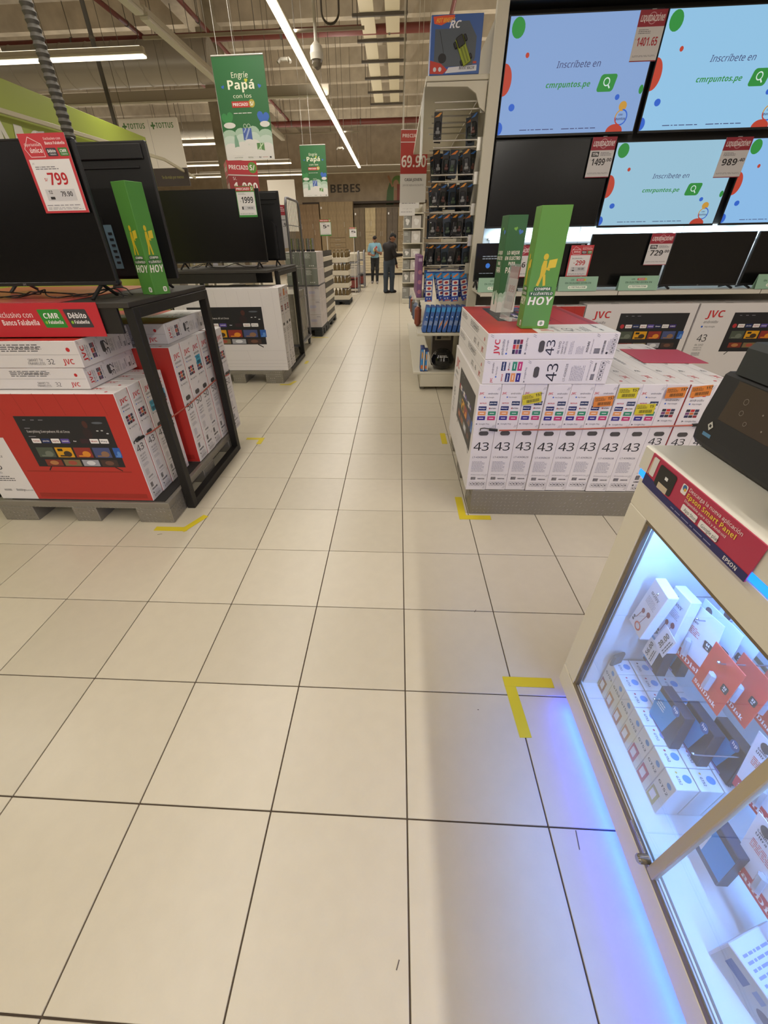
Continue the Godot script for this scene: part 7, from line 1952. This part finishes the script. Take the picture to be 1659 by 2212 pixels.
# one continuous skin: smooth union of tapered capsules, meshed as surface nets; each bone [a, b, ra, rb, colour]
func body_mesh(b: MB, bones: Array, cell: float, k: float) -> void:
	var inside := {}
	var vals := {}
	for bo in bones:
		var r: float = maxf(bo[2], bo[3]) + cell * 2.5
		var lo := Vector3(minf(bo[0].x, bo[1].x), minf(bo[0].y, bo[1].y), minf(bo[0].z, bo[1].z)) - Vector3.ONE * r
		var hi := Vector3(maxf(bo[0].x, bo[1].x), maxf(bo[0].y, bo[1].y), maxf(bo[0].z, bo[1].z)) + Vector3.ONE * r
		var l := Vector3i((lo / cell).floor()); var h := Vector3i((hi / cell).ceil())
		var ab: Vector3 = bo[1] - bo[0]; var ll := maxf(ab.length_squared(), 1e-9)
		for x in range(l.x, h.x + 1):
			for y in range(l.y, h.y + 1):
				for z in range(l.z, h.z + 1):
					var p := Vector3(x, y, z) * cell
					var t := clampf((p - bo[0]).dot(ab) / ll, 0.0, 1.0)
					var d: float = p.distance_to(bo[0] + ab * t) - lerpf(bo[2], bo[3], t)
					if d > cell * 2.5: continue
					var q := Vector3i(x, y, z)
					if vals.has(q):
						var o: Array = vals[q]
						var hh := clampf(0.5 + 0.5 * (o[0] - d) / k, 0.0, 1.0)
						var m: float = lerpf(o[0], d, hh) - k * hh * (1.0 - hh)
						vals[q] = [m, bo[4] if d < o[2] else o[1], minf(d, o[2])]
					else: vals[q] = [d, bo[4], d]
	var vert := {}
	for q: Vector3i in vals:
		var acc := Vector3.ZERO; var n := 0; var col := ""; var best := INF; var ok := true
		var dv := []
		for i in 8:
			var c := q + Vector3i(i & 1, (i >> 1) & 1, (i >> 2) & 1)
			if not vals.has(c): ok = false; break
			dv.append(vals[c][0])
			if vals[c][2] < best: best = vals[c][2]; col = vals[c][1]
		if not ok: continue
		for e in [[0, 1], [2, 3], [4, 5], [6, 7], [0, 2], [1, 3], [4, 6], [5, 7], [0, 4], [1, 5], [2, 6], [3, 7]]:
			var d0: float = dv[e[0]]; var d1: float = dv[e[1]]
			if (d0 < 0.0) != (d1 < 0.0):
				var t := d0 / (d0 - d1)
				var p0 := Vector3(e[0] & 1, (e[0] >> 1) & 1, (e[0] >> 2) & 1); var p1 := Vector3(e[1] & 1, (e[1] >> 1) & 1, (e[1] >> 2) & 1)
				acc += p0.lerp(p1, t); n += 1
		if n:
			var g := Vector3(dv[1] + dv[3] + dv[5] + dv[7] - dv[0] - dv[2] - dv[4] - dv[6], dv[2] + dv[3] + dv[6] + dv[7] - dv[0] - dv[1] - dv[4] - dv[5], dv[4] + dv[5] + dv[6] + dv[7] - dv[0] - dv[1] - dv[2] - dv[3])
			vert[q] = [(Vector3(q) + acc / n) * cell, g.normalized(), col]
	for q: Vector3i in vals:
		for ax in 3:
			var u := Vector3i.ZERO; u[ax] = 1
			if not vals.has(q + u): continue
			if (vals[q][0] < 0.0) == (vals[q + u][0] < 0.0): continue
			var s := Vector3i.ZERO; s[(ax + 1) % 3] = 1
			var w := Vector3i.ZERO; w[(ax + 2) % 3] = 1
			var c := [q, q - s, q - s - w, q - w]
			var all := true
			for i in 4: all = all and vert.has(c[i])
			if not all: continue
			b.hue(vert[c[0]][2])
			b.tri3(vert[c[0]][0], vert[c[1]][0], vert[c[2]][0], vert[c[0]][1], vert[c[1]][1], vert[c[2]][1])
			b.tri3(vert[c[0]][0], vert[c[2]][0], vert[c[3]][0], vert[c[0]][1], vert[c[2]][1], vert[c[3]][1])

func hand(b: MB, at: Vector3, dir: Vector3, palm_to: Vector3, skin: String) -> void:
	var d := dir.normalized(); var n := palm_to.normalized(); var s := d.cross(n).normalized()
	var bones := [[at, at + d * 0.075, 0.03, 0.034, skin], [at + s * 0.018 + d * 0.03, at - s * 0.018 + d * 0.075, 0.026, 0.026, skin]]
	for i in 4:
		var o := at + d * 0.08 + s * (0.03 - 0.02 * i)
		var l: float = [0.038, 0.044, 0.04, 0.03][i]
		bones.append([o, o + d * l, 0.0098, 0.009, skin])
		bones.append([o + d * l, o + d * l * 1.5 + n * l * 0.7, 0.009, 0.008, skin])
	bones.append([at + s * 0.03 + d * 0.02, at + s * 0.055 + d * 0.055 + n * 0.015, 0.012, 0.01, skin])
	bones.append([at + s * 0.055 + d * 0.055 + n * 0.015, at + s * 0.052 + d * 0.085 + n * 0.035, 0.01, 0.009, skin])
	body_mesh(b, bones, 0.006, 0.008)

func head_on(b: MB, neck: Vector3, fwd: Vector3, skin: String, hair: String, s := 1.0) -> void:
	var f := fwd.normalized(); var r := f.cross(Vector3.UP).normalized(); var u := r.cross(f)
	var c := neck + u * 0.11 * s
	body_mesh(b, [
		[neck - u * 0.06, neck + u * 0.04, 0.052 * s, 0.05 * s, skin],
		[c - f * 0.02 * s, c + f * 0.015 * s + u * 0.02, 0.082 * s, 0.08 * s, skin],
		[c + f * 0.03 * s - u * 0.05 * s, c + f * 0.045 * s - u * 0.085 * s, 0.05 * s, 0.032 * s, skin],
		[c + f * 0.09 * s - u * 0.012 * s, c + f * 0.103 * s - u * 0.035 * s, 0.009 * s, 0.014 * s, skin],
		[c + f * 0.082 * s - u * 0.068 * s - r * 0.016, c + f * 0.082 * s - u * 0.068 * s + r * 0.016, 0.008 * s, 0.008 * s, "7c4a40"],
		[c + f * 0.083 * s + u * 0.008 + r * 0.03, c + f * 0.084 * s + u * 0.008 + r * 0.031, 0.009, 0.009, "2a1e18"],
		[c + f * 0.083 * s + u * 0.008 - r * 0.03, c + f * 0.084 * s + u * 0.008 - r * 0.031, 0.009, 0.009, "2a1e18"],
		[c - r * 0.085 * s - f * 0.005 + u * 0.012, c - r * 0.088 * s - f * 0.012 - u * 0.022, 0.016, 0.012, skin],
		[c + r * 0.085 * s - f * 0.005 + u * 0.012, c + r * 0.088 * s - f * 0.012 - u * 0.022, 0.016, 0.012, skin],
		[c - f * 0.025 * s + u * 0.04 * s, c + f * 0.03 * s + u * 0.062 * s, 0.088 * s, 0.068 * s, hair],
		[c - f * 0.045 * s - u * 0.02 * s, c - f * 0.03 * s + u * 0.04 * s, 0.07 * s, 0.084 * s, hair]], 0.01, 0.015)

func people() -> void:
	# shopper in black jacket, side-on, looking at a package on the shelf
	var m := thing("person", "person in a black jacket and blue jeans reading a package at the shelf", "person", Vector3(-0.36, 0, -17.75))
	var J := "1f1c1c"; var D := "3d4652"; var S := "8a5f48"; var K := "171515"
	part(m, "body", made(func(b: MB):
		body_mesh(b, [
			[Vector3(0, 0.98, 0.0), Vector3(0.0, 1.06, 0), 0.165, 0.17, D],
			[Vector3(-0.02, 1.12, 0), Vector3(0.0, 1.34, 0), 0.19, 0.205, J], [Vector3(-0.13, 1.42, 0), Vector3(0.14, 1.42, 0.0), 0.115, 0.115, J], [Vector3(0, 1.36, -0.0), Vector3(0.02, 1.52, 0), 0.14, 0.07, J],
			[Vector3(-0.1, 0.95, 0.02), Vector3(-0.12, 0.52, 0.04), 0.115, 0.085, D], [Vector3(-0.12, 0.52, 0.04), Vector3(-0.13, 0.1, 0.02), 0.088, 0.075, D],
			[Vector3(0.09, 0.95, -0.02), Vector3(0.1, 0.52, -0.02), 0.115, 0.085, D], [Vector3(0.1, 0.52, -0.02), Vector3(0.09, 0.1, -0.05), 0.088, 0.075, D],
			[Vector3(-0.15, 0.05, 0.02), Vector3(0.0, 0.045, 0.03), 0.052, 0.046, K], [Vector3(0.07, 0.05, -0.05), Vector3(0.22, 0.045, -0.06), 0.052, 0.046, K],
			[Vector3(0.1, 1.42, 0.12), Vector3(0.2, 1.16, 0.16), 0.075, 0.062, J], [Vector3(0.2, 1.16, 0.16), Vector3(0.43, 1.17, 0.08), 0.06, 0.048, J],
			[Vector3(0.05, 1.42, -0.16), Vector3(0.16, 1.13, -0.2), 0.075, 0.062, J], [Vector3(0.16, 1.13, -0.2), Vector3(0.24, 0.9, -0.12), 0.06, 0.05, J]], 0.022, 0.05)
		hand(b, Vector3(0.43, 1.175, 0.08), Vector3(1, 0.1, -0.2), Vector3(0, 1, 0), S)
		hand(b, Vector3(0.24, 0.9, -0.12), Vector3(0.25, -1, 0.1), Vector3(0.6, 0, 0.3), S)
		head_on(b, Vector3(0.06, 1.56, 0), Vector3(0.9, -0.45, 0.25), S, "15110f", 1.04)), mat("skin_and_cloth", "ffffff", 0.75, 0.0, {"vertex_color_use_as_albedo": true}))
	var pk := thing("small_package", "small pale package held by the person in the black jacket", "package", Vector3(0.2, 1.2, -17.68))
	part(pk, "carton", bxm(0.14, 0.03, 0.1, 0.004), mat("package_tan", "b9a888", 0.6), Vector3.ZERO, Vector3(0, 0.3, 0.15))
	# youngster in light blue shirt, walking towards the aisle mouth and looking at a phone
	var y := thing("person", "person in a light blue printed T-shirt and black trousers walking with a phone", "person", Vector3(-1.07, 0, -21.9))
	var B := "7aa4b4"; var T := "1c1a1b"
	part(y, "body", made(func(b: MB):
		body_mesh(b, [
			[Vector3(0, 0.98, 0), Vector3(0.0, 1.04, 0), 0.15, 0.155, T],
			[Vector3(0, 1.08, 0), Vector3(0.0, 1.34, 0), 0.17, 0.185, B], [Vector3(-0.15, 1.42, 0), Vector3(0.15, 1.42, 0), 0.1, 0.1, B], [Vector3(0, 1.38, 0), Vector3(0, 1.5, 0.01), 0.12, 0.06, B],
			[Vector3(-0.09, 0.95, 0), Vector3(-0.1, 0.54, 0.08), 0.105, 0.078, T], [Vector3(-0.1, 0.54, 0.08), Vector3(-0.12, 0.12, 0.02), 0.076, 0.06, T],
			[Vector3(0.09, 0.95, 0), Vector3(0.1, 0.54, 0.1), 0.105, 0.078, T], [Vector3(0.1, 0.54, 0.1), Vector3(0.1, 0.12, 0.16), 0.076, 0.06, T],
			[Vector3(-0.12, 0.05, 0.0), Vector3(-0.13, 0.045, 0.15), 0.05, 0.044, "8a8480"], [Vector3(0.1, 0.05, 0.14), Vector3(0.11, 0.045, 0.29), 0.05, 0.044, "8a8480"],
			[Vector3(-0.19, 1.43, 0), Vector3(-0.25, 1.26, 0.02), 0.078, 0.072, B], [Vector3(-0.25, 1.24, 0.02), Vector3(-0.26, 1.13, 0.05), 0.05, 0.044, S], [Vector3(-0.26, 1.13, 0.05), Vector3(-0.08, 1.07, 0.24), 0.044, 0.034, S],
			[Vector3(0.19, 1.43, 0), Vector3(0.25, 1.26, 0.02), 0.078, 0.072, B], [Vector3(0.25, 1.24, 0.02), Vector3(0.26, 1.13, 0.05), 0.05, 0.044, S], [Vector3(0.26, 1.13, 0.05), Vector3(0.1, 1.2, 0.26), 0.044, 0.034, S]], 0.022, 0.045)
		hand(b, Vector3(-0.08, 1.07, 0.24), Vector3(0.7, 0.1, 0.5), Vector3(0, 0.6, 0.6), S)
		hand(b, Vector3(0.1, 1.2, 0.26), Vector3(-0.5, 0.5, 0.3), Vector3(0, 0.3, 0.7), S)
		head_on(b, Vector3(0, 1.54, 0.02), Vector3(0.05, -0.4, 1), "a5765c", "17120f", 1.0)), mats["skin_and_cloth"])
	part(y, "shirt_print", made(func(b: MB):
		b.xf = Transform3D(Basis(), Vector3(0, 0, 0.192))
		b.hue("d8d8d0").ell(0.03, 1.28, 0.09, 0.1)
		b.z = 0.002
		b.hue("c4b23c").ell(-0.01, 1.25, 0.03, 0.06).hue("b03c34").ell(0.02, 1.33, 0.03, 0.03).ell(0.08, 1.36, 0.035, 0.05)), inked())
	var ph := thing("phone", "dark phone held by the person in the light blue T-shirt", "phone", Vector3(-1.04, 1.17, -21.6))
	part(ph, "slab", bxm(0.075, 0.15, 0.009, 0.003), mat("tv_plastic"), Vector3.ZERO, Vector3(-0.8, 0, 0))

func small_things() -> void:
	stain_and_scuff()

func stain_and_scuff() -> void:
	# wear marks on the tiles: short dark scuffs and specks
	var spots := [[Vector2(-0.03, -1.33), 0.02, 1.2], [Vector2(0.29, -2.03), 0.006, 0.0], [Vector2(0.53, -1.62), 0.05, 1.45], [Vector2(0.36, -2.55), 0.02, 1.0], [Vector2(-1.58, -3.13), 0.03, 0.2], [Vector2(-1.33, -4.5), 0.04, 0.1]]
	for s in spots:
		var t := thing("scuff_mark", "short dark scuff mark worn into a floor tile", "scuff mark", Vector3(s[0].x, 0.0003, s[0].y), s[2], "scuff marks on the floor tiles")
		part(t, "mark", bxm(s[1], 0.0004, 0.003, 0.0001), mat("scuff", "5a5048", 0.8), Vector3(0, 0.0002, 0))
